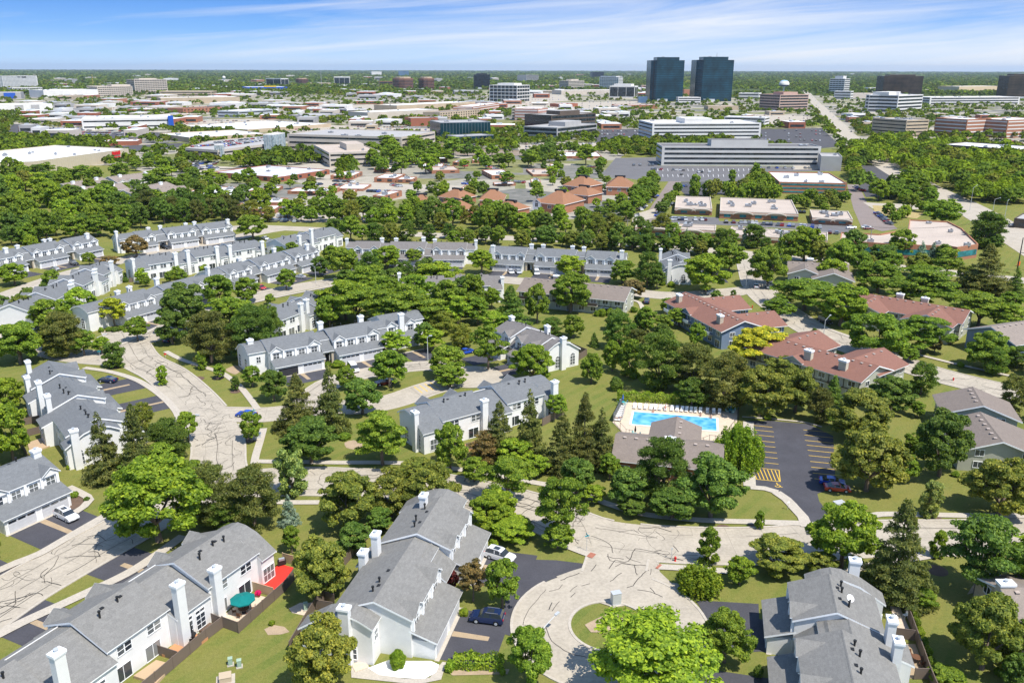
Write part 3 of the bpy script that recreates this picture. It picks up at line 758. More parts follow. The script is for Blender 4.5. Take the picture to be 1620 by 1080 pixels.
# ------------------------------------------------------------------ the townhouse rows (traced), ridge or garage-eave lines
def row(S, E, z, ref, segs, label, pre=0.0, post=0.0, **kw):
    """S,E pixels of a line on level z; ref: 'r' ridge, 'g' garage eave, 'b' garden eave; pre/post metres added before/after"""
    a, b = G(S[0], S[1], z), G(E[0], E[1], z)
    d = b - a; d.z = 0; d.normalize(); n = Vector((-d.y, d.x, 0))
    off = {'r': 0.0, 'g': 8.3, 'b': -6.0}[ref]
    a = a - n*off - d*pre; b = b - n*off + d*post
    zr = kw.pop('zr', 7.7)
    a.z = b.z = zr
    return townhouse(proj(a), proj(b), zr, segs, label, **kw)
rA = row((15,1052), (374,822), 8, 'r', [('M',10,.6),('K',8.2,1.3),('M',9.4,.9),('K',6.2,1.3),('M',9.7,-.3),('E',2.8)], 'townhouse row in the near left corner, red deck and teal umbrella behind it', pre=9, chpx=[(339,897),(279,922),(89,1030)])
tA = TOWN[-1]
rB = row((777,842), (688,1026), 2.8, 'g', [('E',3.4),('M',10.4),('K',5.0),('M',11.4),('E',2.4,-2.5,-.3)], 'townhouse row left of the cul-de-sac, a white gravel bed at its near end', pre=3.6, post=1.4, chpx=[(670,781),(594,842),(575,867.5),(536,973,.6)])
tB = TOWN[-1]
rC = row((1352,1050), (1316,893), 8, 'r', [('M',10),('K',4),('M',10,.5),('K',4.2,-.4),('M',8.4,.6),('E',2.6)], 'townhouse row right of the cul-de-sac, cut off by the bottom edge', pre=17, chpx=[(1354,885.5),(1412,977),(1422,1012)])
tC = TOWN[-1]
rD = row((115,776), (0,827), 2.8, 'g', [('M',12.4),('K',4),('M',12)], 'townhouse row at the left edge with a white car on its driveway', post=15, roof=M_ROOF_BG, chpx=[(66,706.6)])
tD = TOWN[-1]
rE = row((77,572), (143.5,650), 7.7, 'r', [('M',9.5),('K',5.2),('M',9.8),('K',4.8,-.5),('M',9.5),('E',3)], 'stepped townhouse row inside the bend of the cracked street, white chimneys on its left', post=8, pre=0, roof=M_ROOF_BG, chpx=[(41.7,568.7),(41.7,594.5),(59.5,601.7),(74,624),(110.6,675,.5)])
tE = TOWN[-1]
rF = row((612,548), (436,582), 2.8, 'g', [('E',3.5,-3.4),('M',9,-3.4),('K',4,-1),('M',13),('K',3.6),('M',13.4),('E',4.6)], 'townhouse row facing the small court with one garage door open', pre=15.5, post=4.6, open_garage=((5,1),), roof=M_ROOF_BG, chpx=[(395,536,.9),(506,510),(570,499),(634,495.6)])
tF = TOWN[-1]
rG = row((869,531), (806,505), 8, 'r', [('E',3.4),('M',10),('K',3),('M',9)], 'townhouse row end-on at the head of the small court', pre=3.8, roof=M_ROOF_WG, chpx=[(807.5,499),(866,514.5),(897,537,.6)])
tG = TOWN[-1]
rH = row((677,634), (835,594), 8, 'r', [('E',5),('M',10.2),('K',5.4),('M',9.4),('E',3.4)], 'townhouse row behind dark spruces, a tall white chimney facing the lower street', post=3.4, pre=5, roof=M_ROOF_BG, chpx=[(659,651,.6),(767,630.5),(877.5,601.6,.6)])
tH = TOWN[-1]
rI1 = row((165,393.5), (53,416), 2.8, 'g', [('M',11.5),('K',4),('M',13),('K',4),('M',13),('K',4),('M',10)], 'townhouse row at the far left edge, a black and a silver car before it', post=28, group='small grey roofed townhouse rows farther off', roof=M_ROOF_BG, chpx=[(8,391.7),(26.7,388.3),(68,379),(80.5,376),(137,369)])
tI1 = TOWN[-1]
rI2 = row((374,371), (234,389), 2.8, 'g', [('M',14.2),('K',2.6),('M',12.5),('K',5),('M',7),('E',7)], 'farthest townhouse row on the left under the tall dark pines', post=9, group='small grey roofed townhouse rows farther off', roof=M_ROOF_BG, chpx=[(182,370),(234,360),(253,357.5),(293,352.5),(307,350),(359.7,346.7)])
tI2 = TOWN[-1]
rI3 = row((215,424), (401,394), 5.2, 'b', [('E',5),('M',11.5),('K',7.5),('M',10),('K',6.5),('M',10),('E',3.5)], 'townhouse row showing its garden side with tall white chimneys, left middle', post=4, group='small grey roofed townhouse rows farther off', roof=M_ROOF_BG, chpx=[(207.5,411,.6),(278,400),(296,396.7),(342,390),(362.5,388),(414,381)])
tI3 = TOWN[-1]
rI4 = row((125,457), (185,426), 5.2, 'b', [('M',8),('K',5),('M',10.5),('K',5.5),('M',8.5),('K',5),('M',8.5),('E',3)], 'townhouse row with paired white chimneys on its garden side, left of the street', pre=28, post=2.5, group='small grey roofed townhouse rows farther off', roof=M_ROOF_BG, chpx=[(149,431.7),(156,425),(111,449),(118,443),(184,412.5)])
tI4 = TOWN[-1]
rI5 = row((516,411), (420,437), 2.8, 'g', [('M',13),('K',2.5),('M',14.6),('K',4),('M',10),('E',5)], 'townhouse row with a red car and a silver car on its driveways', post=18, group='small grey roofed townhouse rows farther off', roof=M_ROOF_BG, chpx=[(317.5,426.7),(377.5,407.5),(432,393),(485,386)])
tI5 = TOWN[-1]
rI6 = row((247,491), (218,499), 2.8, 'g', [('E',4),('M',11),('K',4.5),('M',10.5),('E',7)], 'townhouse row at the street corner with a yellowish tree before it', pre=26, post=12, group='small grey roofed townhouse rows farther off', roof=M_ROOF_BG, chpx=[(185,459),(201.7,453),(247,440)])
tI6 = TOWN[-1]
rI7 = row((435,377), (522,357), 8, 'r', [('M',9),('K',5),('M',9),('E',3)], 'short townhouse row beside the bright road bend, upper middle left', group='small grey roofed townhouse rows farther off', roof=M_ROOF_BG, chpx=[(473,372),(492,362)])
tI7 = TOWN[-1]
rI8 = row((415,490), (512,456), 8, 'r', [('M',11),('K',5.5),('M',11)], 'townhouse row half hidden by trees behind the open-garage row', group='small grey roofed townhouse rows farther off', roof=M_ROOF_BG, chpx=[(475,479),(484,473)])
tI8 = TOWN[-1]
rJ1 = row((736,411), (561,408.5), 2.8, 'g', [('E',3.4),('M',13.2),('K',3.4),('M',14.2),('K',4.4),('M',10),('E',3.2)], 'wide brownish grey townhouse row in the upper middle, facing the camera', pre=3, post=4, group='small grey roofed townhouse rows farther off', roof=M_ROOF_WG, chpx=[(546,380),(606.7,376.7),(624,377),(670,376),(688,377.5),(747.5,381)])
tJ1 = TOWN[-1]
rJ2 = row((968,427), (781,417), 2.8, 'g', [('E',3.4),('M',10.4),('K',4.2),('M',14.2),('K',4),('M',11.8),('E',2)], 'wide blue-grey townhouse row in the upper middle, facing the camera', pre=4, post=3, group='small grey roofed townhouse rows farther off', roof=M_ROOF_BG, chpx=[(780,388),(841,386),(859.7,386),(906,388.5),(924,390),(984,396)])
tJ2 = TOWN[-1]
rJ3 = row((634,437), (790,433), 8, 'r', [('E',4),('M',12),('K',5),('M',12),('E',4.5)], 'townhouse row mostly hidden by big green trees in the upper middle', group='small grey roofed townhouse rows farther off', roof=M_ROOF_WG, chpx=[(632.5,431.7),(791.7,437.5,.4)])
tJ3 = TOWN[-1]
rK = row((1067,394), (1080,412), 8, 'r', [('M',8),('K',4),('M',8),('E',3)], 'stepped white gables of a townhouse row beside the round bright tree', post=3, group='small grey roofed townhouse rows farther off', roof=M_ROOF_BG, chpx=[(1045.4,394),(1057,419)])
tK = TOWN[-1]
drives(tA, 12); drives(tB, {1: 8.0, 3: 7.5}); drives(tC, {0: 12, 2: 12, 4: 12}); drives(tD, 13.5); drives(tE, {0: 10, 2: 14, 4: 15})
drives(tF, {1: 9, 3: 7, 5: 7}); drives(tG, {1: 11, 3: 8}); drives(tH, {1: 6, 3: 6})
for t in (tI1, tI2, tI3, tI4, tI5, tI6, tI7, tI8, tJ1, tJ2, tJ3, tK): drives(t, 9)
ground_poly('driveway', [(812,884),(880,886),(937,893),(905,905),(868,918),(838,938),(822,962),(815,988),(815,1008),(790,1000),(800,950)], 0.045, M_ASPH)
ground_poly('driveway', [(1100,949),(1200,955),(1203,1030),(1180,1032),(1130,1015),(1117,975)], 0.045, M_ASPH)

# ------------------------------------------------------------------ condominium houses with broad low gables
def condo(a, rz, L, x0, x1, zr, yf, yb, label, wall, roof, wings=(), cat='apartment house', sl=0.36, timber=False, group=None, nw=None, dormers=(), chim=(), lower=None, name='apartment_house', brickb=False, sides=True, porch=None):
    """local x along the ridge, -y is the seen long side; wings = (xc, half width, y end)"""
    root = empty(name, (a.x, a.y, 0), rz); tag(root, label, cat, group)
    prof = [(yf, zr + yf*sl), (0, zr), (yb, zr - yb*sl)]
    gable_walls(root, prof, x0, x1, wall)
    roof_part(root, prof, x0, x1, roof, oh0=0.7, oh1=0.7, eave=0.8)
    for xc, hw, ye in wings:
        zw = zr - 0.15; s2 = sl
        sgn = 1 if ye > 0 else -1
        w = empty('wing', (xc, 0, 0), R(90)*1); w.parent = root     # local x -> +y
        pw = [(-hw, zw - hw*s2), (0, zw), (hw, zw - hw*s2)]
        bpos = yb if sgn > 0 else yf
        xa, xb = (0.5, ye) if sgn > 0 else (ye, -0.5)
        mb = MB(); p = [(-hw+0.01, 0)] + [(q[0]*0.999, q[1]-0.01) for q in pw] + [(hw-0.01, 0)]
        if sgn > 0: mb.prism_x(p[::-1], bpos + 0.01, xb, wall)
        else: mb.prism_x(p[::-1], xa, bpos - 0.01, wall)
        mb.build('wall', w)
        roof_part(w, pw, xa, xb, roof, oh0=0.0 if sgn > 0 else 0.7, oh1=0.7 if sgn > 0 else 0.0, eave=0.8)
        for q in (-hw*0.5, hw*0.5):
            for z in ((0.9, 3.3) if zr > 6 else (0.9,)): window(w, (xb + 0.01) if sgn > 0 else (xa - 0.01), q, z, 1.5, 1.2, -math.pi/2 if sgn > 0 else math.pi/2, 2, 1)
        for q in (0.3, 0.75):
            for z in ((0.9, 3.3) if zr > 6 else (0.9,)):
                xx = bpos + (ye - bpos)*q
                window(w, xx, -hw - 0.0, z, 1.6, 1.2, math.pi, 2, 1); window(w, xx, hw, z, 1.6, 1.2, 0, 2, 1)
        for q in (0.35, 0.6, 0.85): link('roof_vent', MATS_vent(), w, ((xb if sgn > 0 else xa)*q, -0.9, zw - 0.25))
    n = nw or max(2, int((x1-x0)/3.6))
    z2 = 2.75 + prof[0][1]*0.0
    for side, y, fc, ze in ((0, yf - 0.01, math.pi, prof[0][1]), (1, yb + 0.01, 0, prof[2][1])):
        if timber:
            mb = MB()
            for k in range(n*2+1):
                xx = x0 + 0.1 + (x1-x0-0.2)*k/(n*2); mb.box(xx-0.08, xx+0.08, min(y, y+0.07*(-1 if side == 0 else 1)), max(y, y+0.07*(-1 if side == 0 else 1)), 2.7, ze - 0.15, M_TIMBER)
            mb.box(x0+0.02, x1-0.02, min(y, y+0.09*(-1 if side == 0 else 1)), max(y, y+0.09*(-1 if side == 0 else 1)), 2.5, 2.7, M_TIMBER); mb.build('timber_framing', root)
        for k in range(n):
            xx = x0 + (x1-x0)*(k+0.5)/n
            if zr > 6: window(root, xx, y, 3.35, 1.7, 1.2, fc, 2, 1)
            if k % 3 == 1: link('patio_door', win_mesh(2.2, 2.05, 2, 1), root, (xx, y, 0.1), fc)
            else: window(root, xx, y, 0.8, 1.7, 1.25, fc, 2, 1)
        if side == 0 and sides:
            for k in range(0, n, 3):
                xx = x0 + (x1-x0)*(k+0.5)/n; mb = MB()
                mb.box(xx-1.5, xx+1.5, y-1.3, y-0.12, 2.55, 2.7, M_TUDOR); mb.box(xx-1.5, xx+1.5, y-1.3, y-1.22, 2.75, 3.6, M_TIMBER if timber else M_TRIM); mb.build('balcony', root)
    for x, fc in ((x0 - 0.002, math.pi/2), (x1 + 0.002, -math.pi/2)):
        for q in (0.55, -0.5):
            for z in ((0.9, 3.3) if zr > 6 else (0.9,)): window(root, x, (yb if q > 0 else -yf)*q, z, 1.5, 1.2, fc, 2, 1)
    for xc in dormers:
        o = empty('dormer', (xc, 0, 0), math.pi); o.parent = root
        cross_gable(o, 0, 5.0, -yf + 0.5, prof[0][1] + 0.05, 1.2, -yf - 4.2, roof, wall)
    for xc, yc, mm in chim:
        zc = zr + 0.9; link('chimney', chimney_mesh(zc, 1.9, 1.1, mm), root, (xc, yc, 0))
    k = 0
    x = x0 + 1.2
    while x < x1 - 1:
        link('roof_vent', MATS_vent(), root, (x, -0.8, zr - 0.25)); x += 2.2
    return root
def MATS_vent():
    if 'mv' in _wm: return _wm['mv']
    mb = MB(); mb.box(-0.22, 0.22, -0.22, 0.22, -0.3, 0.3, M_TAN_VENT); mb.box(-0.3, 0.3, -0.3, 0.3, 0.3, 0.36, M_TAN_VENT); _wm['mv'] = mb.mesh('roof_vent'); return _wm['mv']
M_TAN_VENT = plain('tan_vent_metal', (0.40, 0.33, 0.28), 0.5)
def frame(S, E, z):
    a, b = G(*S, z), G(*E, z); d = b - a; return a, math.atan2(d.y, d.x), math.hypot(d.x, d.y)
# seen long side must be -y: head so that the camera is on the right-hand side
a, rz, L = frame((838,440), (986,454), 7.5)
condo(a, rz, L, -1, L+2, 7.5, -7.0, 6.5, 'brown roofed half-timbered house of two storeys, long side to the lawn', M_GREENISH, M_ROOF_BR, timber=True, chim=((8, 3.5, M_STONE),))
a, rz, L = frame((1087,464), (1177,508), 7.5)
condo(a, rz, L, -0.5, 31, 7.5, -6.3, 6.3, 'rust-red roofed house with slate blue walls beside the striped lawn', M_BLUE, M_ROOF_RED, wings=((6.5,6.2,13.5),(24.6,6.2,13.3)), dormers=(12,), chim=((3.2,-4.4,M_STONE),(26.4,-4.4,M_STONE)))
a, rz, L = frame((1257,542), (1356,570), 7.5)
condo(a, rz, L, -9, 21.8, 7.5, -6.3, 6.3, 'rust-red roofed half-timbered house behind the dark trees of the car park', M_GREENISH, M_ROOF_RED, wings=((-2.6,6.2,13.5),(15.6,6.2,13.4)), dormers=(4.5,), timber=True, chim=((7.0,-4.4,M_TUDOR),(16.2,-4.4,M_TUDOR)))
a, rz, L = frame((1372,465), (1501,486), 7.5)
condo(a, rz, L, -3, L+5, 7.5, -6.3, 6.3, 'rust-red roofed house farther up the right-hand street, behind a yellow-green tree', M_GREENISH, M_ROOF_RED, wings=((2.6,5.5,-11.5),(20.5,6.2,-12)), timber=True, chim=((8.5,3.5,M_TUDOR),(15.5,3.5,M_TUDOR)), sides=False)
a, rz, L = frame((1254,414), (1335,419), 7.5)
condo(a, rz, L, -1, L+1, 7.5, -6.3, 6.3, 'greyish brown roofed house behind the flat-topped trees by the avenue', M_GREENISH, M_ROOF_BR, wings=((4,5.0,-10),(L-4,6.2,-14)), timber=True, chim=((6,3.5,M_STONE),(14,3.5,M_BRICK)), sides=False)
q1, q2 = G(1527,521,5.2), G(1605,546,5.2); ax = q2 - q1; ang = math.atan2(ax.y, ax.x)
m_ = (q1+q2)/2
condo(m_, ang + math.pi/2, 20, 0.6, 20, 7.9, -7.2, 7.2, 'slate blue house with a greyish brown roof at the right edge', M_BLUE, M_ROOF_TAN, sides=False)
a, rz, L = frame((1541,617), (1560,650), 7)
condo(a, rz, L, -1, 9, 7.0, -6.8, 6.8, 'pale house with a brown roof at the right edge, the rear of two stepped ones', M_GREENISH, M_ROOF_BR, sides=False)
a, rz, L = frame((1556,656), (1587,696), 7)
condo(a, rz, L, -1.5, 12, 6.6, -6.8, 8.5, 'pale house with a brown roof at the right edge, the front of two stepped ones', M_GREENISH, M_ROOF_BR, sides=False)
a, rz, L = frame((1591,925), (1660,925), 7)
condo(a, rz, L, 0, 14, 6.4, -6.3, 6.3, 'corner of a brown roofed house with a stone chimney at the lower right edge', M_STONE, M_ROOF_TAN, chim=((0.2,0.3,M_STONE),), sides=False)
# pool clubhouse
a, rz, L = frame((977,687), (1140,703), 5.5)
ch = condo(a, rz, L, 0.3, L, 5.4, -6.0, 6.0, 'brown roofed clubhouse between the swimming pool and the big dark trees', M_BRICKP, M_ROOF_BR, wings=((10.6,4.3,11.3),), cat='clubhouse', sl=0.36, name='clubhouse', sides=False, chim=((10.0,-0.9,M_BRICKP),))
# ------------------------------------------------------------------ trees: leaf-by-leaf crowns on tapered limbs
import numpy as np
def leaf_mat(name):
    m = bpy.data.materials.new(name); m.use_nodes = True; nt = m.node_tree; nt.nodes.clear(); MATS[name] = m
    out = nt.nodes.new('ShaderNodeOutputMaterial')
    oi = nt.nodes.new('ShaderNodeObjectInfo'); ge = nt.nodes.new('ShaderNodeNewGeometry')
    vr = ramp(nt, ge.outputs['Random Per Island'], [(0.0, (0.45, 0.55, 0.55)), (0.45, (0.95, 0.97, 1)), (1.0, (1.75, 1.55, 1.25))])  # random leaf tone; its bright yellowish end paints in sunlit specks
    c = mixc(nt, 1.0, oi.outputs['Color'], vr, 'MULTIPLY')
    n = noise(nt, worldco(nt), 0.55, 3)
    c = mixc(nt, 1.0, c, ramp(nt, n, [(0.35, (0.78, 0.86, 0.8)), (0.65, (1.22, 1.14, 1.1))]), 'MULTIPLY')
    d = nt.nodes.new('ShaderNodeBsdfPrincipled'); nt.links.new(c, d.inputs['Base Color']); d.inputs['Roughness'].default_value = 0.6; d.inputs['Specular IOR Level'].default_value = 0.25
    t = nt.nodes.new('ShaderNodeBsdfTranslucent'); c2 = mixc(nt, 1.0, c, (1.5, 1.5, 0.7), 'MULTIPLY'); nt.links.new(c2, t.inputs[0])
    mx = N(nt, 'ShaderNodeMixShader'); mx.inputs[0].default_value = 0.4
    nt.links.new(d.outputs[0], mx.inputs[1]); nt.links.new(t.outputs[0], mx.inputs[2]); nt.links.new(mx.outputs[0], out.inputs[0])
    return m
M_LEAF = leaf_mat('foliage')
M_BARK = plain('bark', (0.16, 0.125, 0.095), 0.95, 0.25, 3.0)
def quads_mesh(name, C, U, V, mat):
    """leaves as quads: centres C, half axes U and V"""
    n = len(C); P = np.empty((n, 4, 3), np.float32)
    P[:,0] = C-U-V*0.6; P[:,1] = C+U*0.75-V; P[:,2] = C+U+V*0.7; P[:,3] = C-U*0.7+V
    me = bpy.data.meshes.new(name)
    me.vertices.add(n*4); me.vertices.foreach_set('co', P.reshape(-1))
    me.loops.add(n*4); me.loops.foreach_set('vertex_index', np.arange(n*4, dtype=np.int32))
    me.polygons.add(n); me.polygons.foreach_set('loop_start', np.arange(0, n*4, 4, dtype=np.int32)); me.polygons.foreach_set('loop_total', np.full(n, 4, np.int32))
    me.materials.append(mat); me.update(calc_edges=True); me.validate(); return me
def unit(a): return a/np.maximum(np.linalg.norm(a, axis=-1, keepdims=True), 1e-6)
def crown_mesh(seed, kind, nleaf, size):
    rg = np.random.default_rng(seed)
    if kind in ('broad', 'airy', 'dense'):
        nl = {'broad': 92, 'airy': 80, 'dense': 120}[kind]
        d = unit(rg.normal(size=(nl, 3))); d[:,2] = np.where(d[:,2] < -0.8, -d[:,2], d[:,2])
        rad = rg.uniform(0.5, 0.86, nl)
        if kind == 'airy': rad = rg.uniform(0.35, 0.92, nl)
        L = d*rad[:,None]
        lr = rg.uniform(0.10, 0.25, nl) if kind != 'dense' else rg.uniform(0.11, 0.21, nl)
        rad = np.where(rg.uniform(0, 1, nl) < 0.25, rad*0.7, np.minimum(rad*1.08, 0.93))
        if kind == 'airy': L[:,2] = L[:,2]*0.9 + 0.05
        # lopsided outline
        ph = rg.uniform(0, 6.28, 3); az = np.arctan2(L[:,1], L[:,0]); k = 1 + 0.10*np.sin(2*az+ph[0]) + 0.08*np.sin(3*az+ph[1]); L[:,:2] *= k[:,None]
        w = lr**2; idx = rg.choice(nl, nleaf, p=w/w.sum())
        dd = unit(rg.normal(size=(nleaf, 3)) + np.array([0, 0, 0.35]) + 0.5*d[idx])
        r = lr[idx]*rg.uniform(0.55, 1.12, nleaf)
        flat = np.array([1, 1, 0.62]) if kind != 'airy' else np.array([1.25, 1.25, 0.36])
        C = L[idx] + dd*r[:,None]*flat
        nrm = unit(dd*0.9 + rg.normal(size=(nleaf, 3))*0.6 + np.array([0, 0, 0.6]))
    elif kind == 'pine':
        nl = 110
        t = rg.uniform(0, 1, nl)**0.85; h = -1 + 1.95*t; env = np.clip(np.sqrt(np.maximum(0, 1-(h*0.92)**2)), 0.12, 1)*np.where(h > 0.1, 0.93-0.15*h, 1.0)
        az = rg.uniform(0, 6.28, nl); rr = env*rg.uniform(0.35, 0.9, nl)
        L = np.stack([rr*np.cos(az), rr*np.sin(az), h*0.92], 1); lr = rg.uniform(0.11, 0.22, nl)
        w = lr**2; idx = rg.choice(nl, nleaf, p=w/w.sum())
        dd = unit(rg.normal(size=(nleaf, 3)) + np.array([0, 0, 0.3]))
        C = L[idx] + dd*(lr[idx]*rg.uniform(0.4, 1.1, nleaf))[:,None]*np.array([1.15, 1.15, 0.55])
        nrm = unit(dd*0.7 + rg.normal(size=(nleaf, 3)) + np.array([0, 0, 0.4]))
    elif kind == 'spruce':
        nb = 190; t = np.sort(rg.uniform(0.0, 1.0, nb)**1.15); h = -1 + 2*t; ln = (1-t)**0.85*rg.uniform(0.74, 1.14, nb)*1.0 + 0.05
        az = rg.uniform(0, 6.28, nb); idx = rg.choice(nb, nleaf, p=(ln**1.3)/(ln**1.3).sum()); s = rg.uniform(0.12, 1, nleaf)**0.75
        rad = ln[idx]*s; droop = -0.13*rad + 0.09*s**2*ln[idx]
        side = rg.normal(size=nleaf)*0.105*(0.5+ln[idx])*(1.1-0.6*s)
        a = az[idx]
        C = np.stack([rad*np.cos(a) - side*np.sin(a), rad*np.sin(a) + side*np.cos(a), h[idx] + droop + rg.normal(size=nleaf)*0.018 - np.abs(side)*0.25], 1)
        nrm = unit(np.stack([np.cos(a)*0.45, np.sin(a)*0.45, np.ones(nleaf)*0.9], 1) + rg.normal(size=(nleaf, 3))*0.55)
    elif kind == 'oval':
        nl = 60; t = rg.uniform(0, 1, nl); h = -0.95+1.85*t; env = np.where(h < -0.25, 0.75+0.3*(h+0.95), np.sqrt(np.maximum(0.02, 1-((h+0.25)/1.25)**2)))
        az = rg.uniform(0, 6.28, nl); rr = env*rg.uniform(0.4, 0.82, nl)
        L = np.stack([rr*np.cos(az), rr*np.sin(az), h], 1); lr = rg.uniform(0.15, 0.26, nl); w = lr**2; idx = rg.choice(nl, nleaf, p=w/w.sum())
        dd = unit(rg.normal(size=(nleaf, 3)) + np.array([0, 0, 0.3])); C = L[idx] + dd*(lr[idx]*rg.uniform(0.5, 1.1, nleaf))[:,None]*np.array([1.1, 1.1, 0.7])
        nrm = unit(dd + rg.normal(size=(nleaf, 3))*0.7 + np.array([0, 0, 0.4]))
    elif kind == 'willow':
        ns = 190; d = unit(rg.normal(size=(ns, 3))); d[:,2] = np.abs(d[:,2]); st = d*rg.uniform(0.5, 0.95, ns)[:,None]*np.array([1, 1, 0.9]); ln = rg.uniform(0.4, 1.5, ns)
        idx = rg.integers(0, ns, nleaf); s = rg.uniform(0, 1, nleaf)
        C = st[idx] + np.stack([d[idx,0]*s*0.16, d[idx,1]*s*0.16, -s*ln[idx]], 1) + rg.normal(size=(nleaf, 3))*0.045
        C[:,2] = np.maximum(C[:,2], -1.05)
        nrm = unit(rg.normal(size=(nleaf, 3)) + np.array([0, 0, 0.3]))
    elif kind == 'bush':
        d = unit(rg.normal(size=(nleaf, 3))); d[:,2] = np.where(d[:,2] < -0.8, -d[:,2], d[:,2])
        nz = 1 + 0.10*np.sin(d[:,0]*5+seed) + 0.08*np.sin(d[:,1]*7+seed*2) + 0.07*np.sin(d[:,2]*9)
        C = d*(rg.uniform(0.8, 1.0, nleaf)*nz)[:,None]; nrm = unit(d + rg.normal(size=(nleaf, 3))*0.6)
    u = unit(np.cross(nrm, unit(rg.normal(size=(nleaf, 3))))); v = np.cross(nrm, u)
    sz = size*rg.uniform(0.6, 1.35, nleaf)[:,None]
    asp = 0.62 if kind not in ('spruce', 'pine') else 0.34
    return quads_mesh('crown', C.astype(np.float32), (u*sz).astype(np.float32), (v*sz*asp).astype(np.float32), M_LEAF)
def trunk_mesh(seed, kind):
    """unit trunk: base at z=0, crown base at z=1 (stretched on use); limbs spread from z 0.8 up to ~2.2"""
    r = random.Random(seed); mb = MB()
    if kind in ('spruce',):
        mb.tube((0,0,0), (0,0,3.0), 0.085, 0.02, M_BARK, 6)
        return mb.mesh('trunk')
    p = Vector((0,0,0)); q = Vector((r.uniform(-.05,.05), r.uniform(-.05,.05), 0.9)); mb.tube(p, q, 0.12, 0.085, M_BARK, 7)
    n = r.randint(4, 6)
    for k in range(n):
        a = 2*math.pi*(k + r.uniform(-.3, .3))/n; s = r.uniform(0.3, 0.65)
        e = q + Vector((math.cos(a)*s, math.sin(a)*s, r.uniform(0.5, 0.9))); mb.tube(q - Vector((0,0,0.1)), e, 0.06, 0.035, M_BARK, 5)
        for j in range(2):
            b = a + r.uniform(-0.8, 0.8); f = e + Vector((math.cos(b)*r.uniform(.2,.5), math.sin(b)*r.uniform(.2,.5), r.uniform(0.3, 0.7))); mb.tube(e, f, 0.035, 0.012, M_BARK, 4)
    return mb.mesh('trunk')
PROTO = {}
def proto(kind, level):
    """level 0 large and near, 1 medium, 2 small"""
    key = (kind, level)
    if key not in PROTO:
        nleaf, size, nv = {0: (24000, 0.034, 3), 1: (9500, 0.052, 5), 2: (2400, 0.10, 4)}[level]
        if kind == 'airy': nleaf = int(nleaf*0.75)
        if kind in ('spruce', 'pine'): nleaf = int(nleaf*1.25); size *= 0.95
        if kind == 'dense': nleaf = int(nleaf*1.15)
        PROTO[key] = [(crown_mesh(hash_(kind)*17 + level*101 + v, kind, nleaf, size), trunk_mesh(v*7 + level, kind)) for v in range(nv)]
    return PROTO[key]
def hash_(s): return sum(ord(c)*(i+3) for i, c in enumerate(s)) % 9973
TINT = {'g': (0.178, 0.262, 0.028), 'l': (0.222, 0.312, 0.027), 'd': (0.125, 0.198, 0.033), 'o': (0.212, 0.240, 0.042), 'y': (0.36, 0.37, 0.03), 'r': (0.14, 0.03, 0.03),
        't': (0.22, 0.30, 0.26), 'p': (0.27, 0.34, 0.10), 'n': (0.150, 0.168, 0.044), 'b': (0.22, 0.17, 0.065)}
TWORD = {'g': 'green', 'l': 'bright green', 'd': 'dark green', 'o': 'olive green', 'y': 'yellow', 'r': 'dark red', 't': 'blue-grey', 'p': 'pale green', 'n': 'blackish green', 'b': 'bronze'}
KW = {'broad': ('broadleaf tree', 'leafy_tree'), 'airy': ('feathery-leaved tree', 'feathery_tree'), 'dense': ('dense round tree', 'dense_tree'), 'pine': ('bushy pine', 'pine_tree'), 'spruce': ('pointed spruce', 'spruce_tree'),
      'oval': ('upright oval tree', 'oval_tree'), 'willow': ('weeping willow', 'willow_tree'), 'bush': ('rounded shrub', 'shrub')}
def CLEAR(kind, b): return {'spruce': 0.2, 'bush': -0.15*b, 'willow': 0.2, 'pine': 0.15, 'oval': 0.3, 'dense': 0.1, 'airy': 0.5 + 0.12*b}.get(kind, 0.3 + 0.06*b)
NB = [0]
TREES = []    # (root, px, py, w, kind, tint)
def place_tree(kind, base, rad, b, tint, clear=None, level=None, var=None, parts=True, rec=True, px=None):
    """base: ground point; rad: crown radius; b: half height of the crown"""
    if kind == 'broad':
        NB[0] += 1
        if NB[0] > 285: kind = 'dense'  # later broad trees are swapped for dense ones, name and label included
    d = depth_at((base.x, base.y, b)); wpx = 2*rad*F_PX/d
    lv = level if level is not None else (0 if wpx > 70 else 1 if wpx > 24 else 2)
    pr = proto(kind, lv); cm, tm = pr[rnd.randrange(len(pr))]
    cl = clear if clear is not None else CLEAR(kind, b)
    root = empty(KW[kind][1], (base.x, base.y, 0), rnd.uniform(0, 6.28))
    c = link('crown', cm, root, (0, 0, cl + b)); c.scale = (rad, rad, b)
    t = TINT[tint]; j = rnd.uniform(0.86, 1.14); k2 = rnd.uniform(0.93, 1.07)
    c.color = (t[0]*j*k2, t[1]*j, t[2]*j, 1)
    if kind != 'bush':
        tk = link('trunk', tm, root); th = max(0.4, cl + b*0.45)
        tk.scale = (max(0.9, rad*0.62), max(0.9, rad*0.62), th) if kind != 'spruce' else (rad*0.7, rad*0.7, (cl + 1.7*b)/3)
    if rec: TREES.append((root, px or proj((base.x, base.y, cl+b)), wpx, kind, tint))
    return root
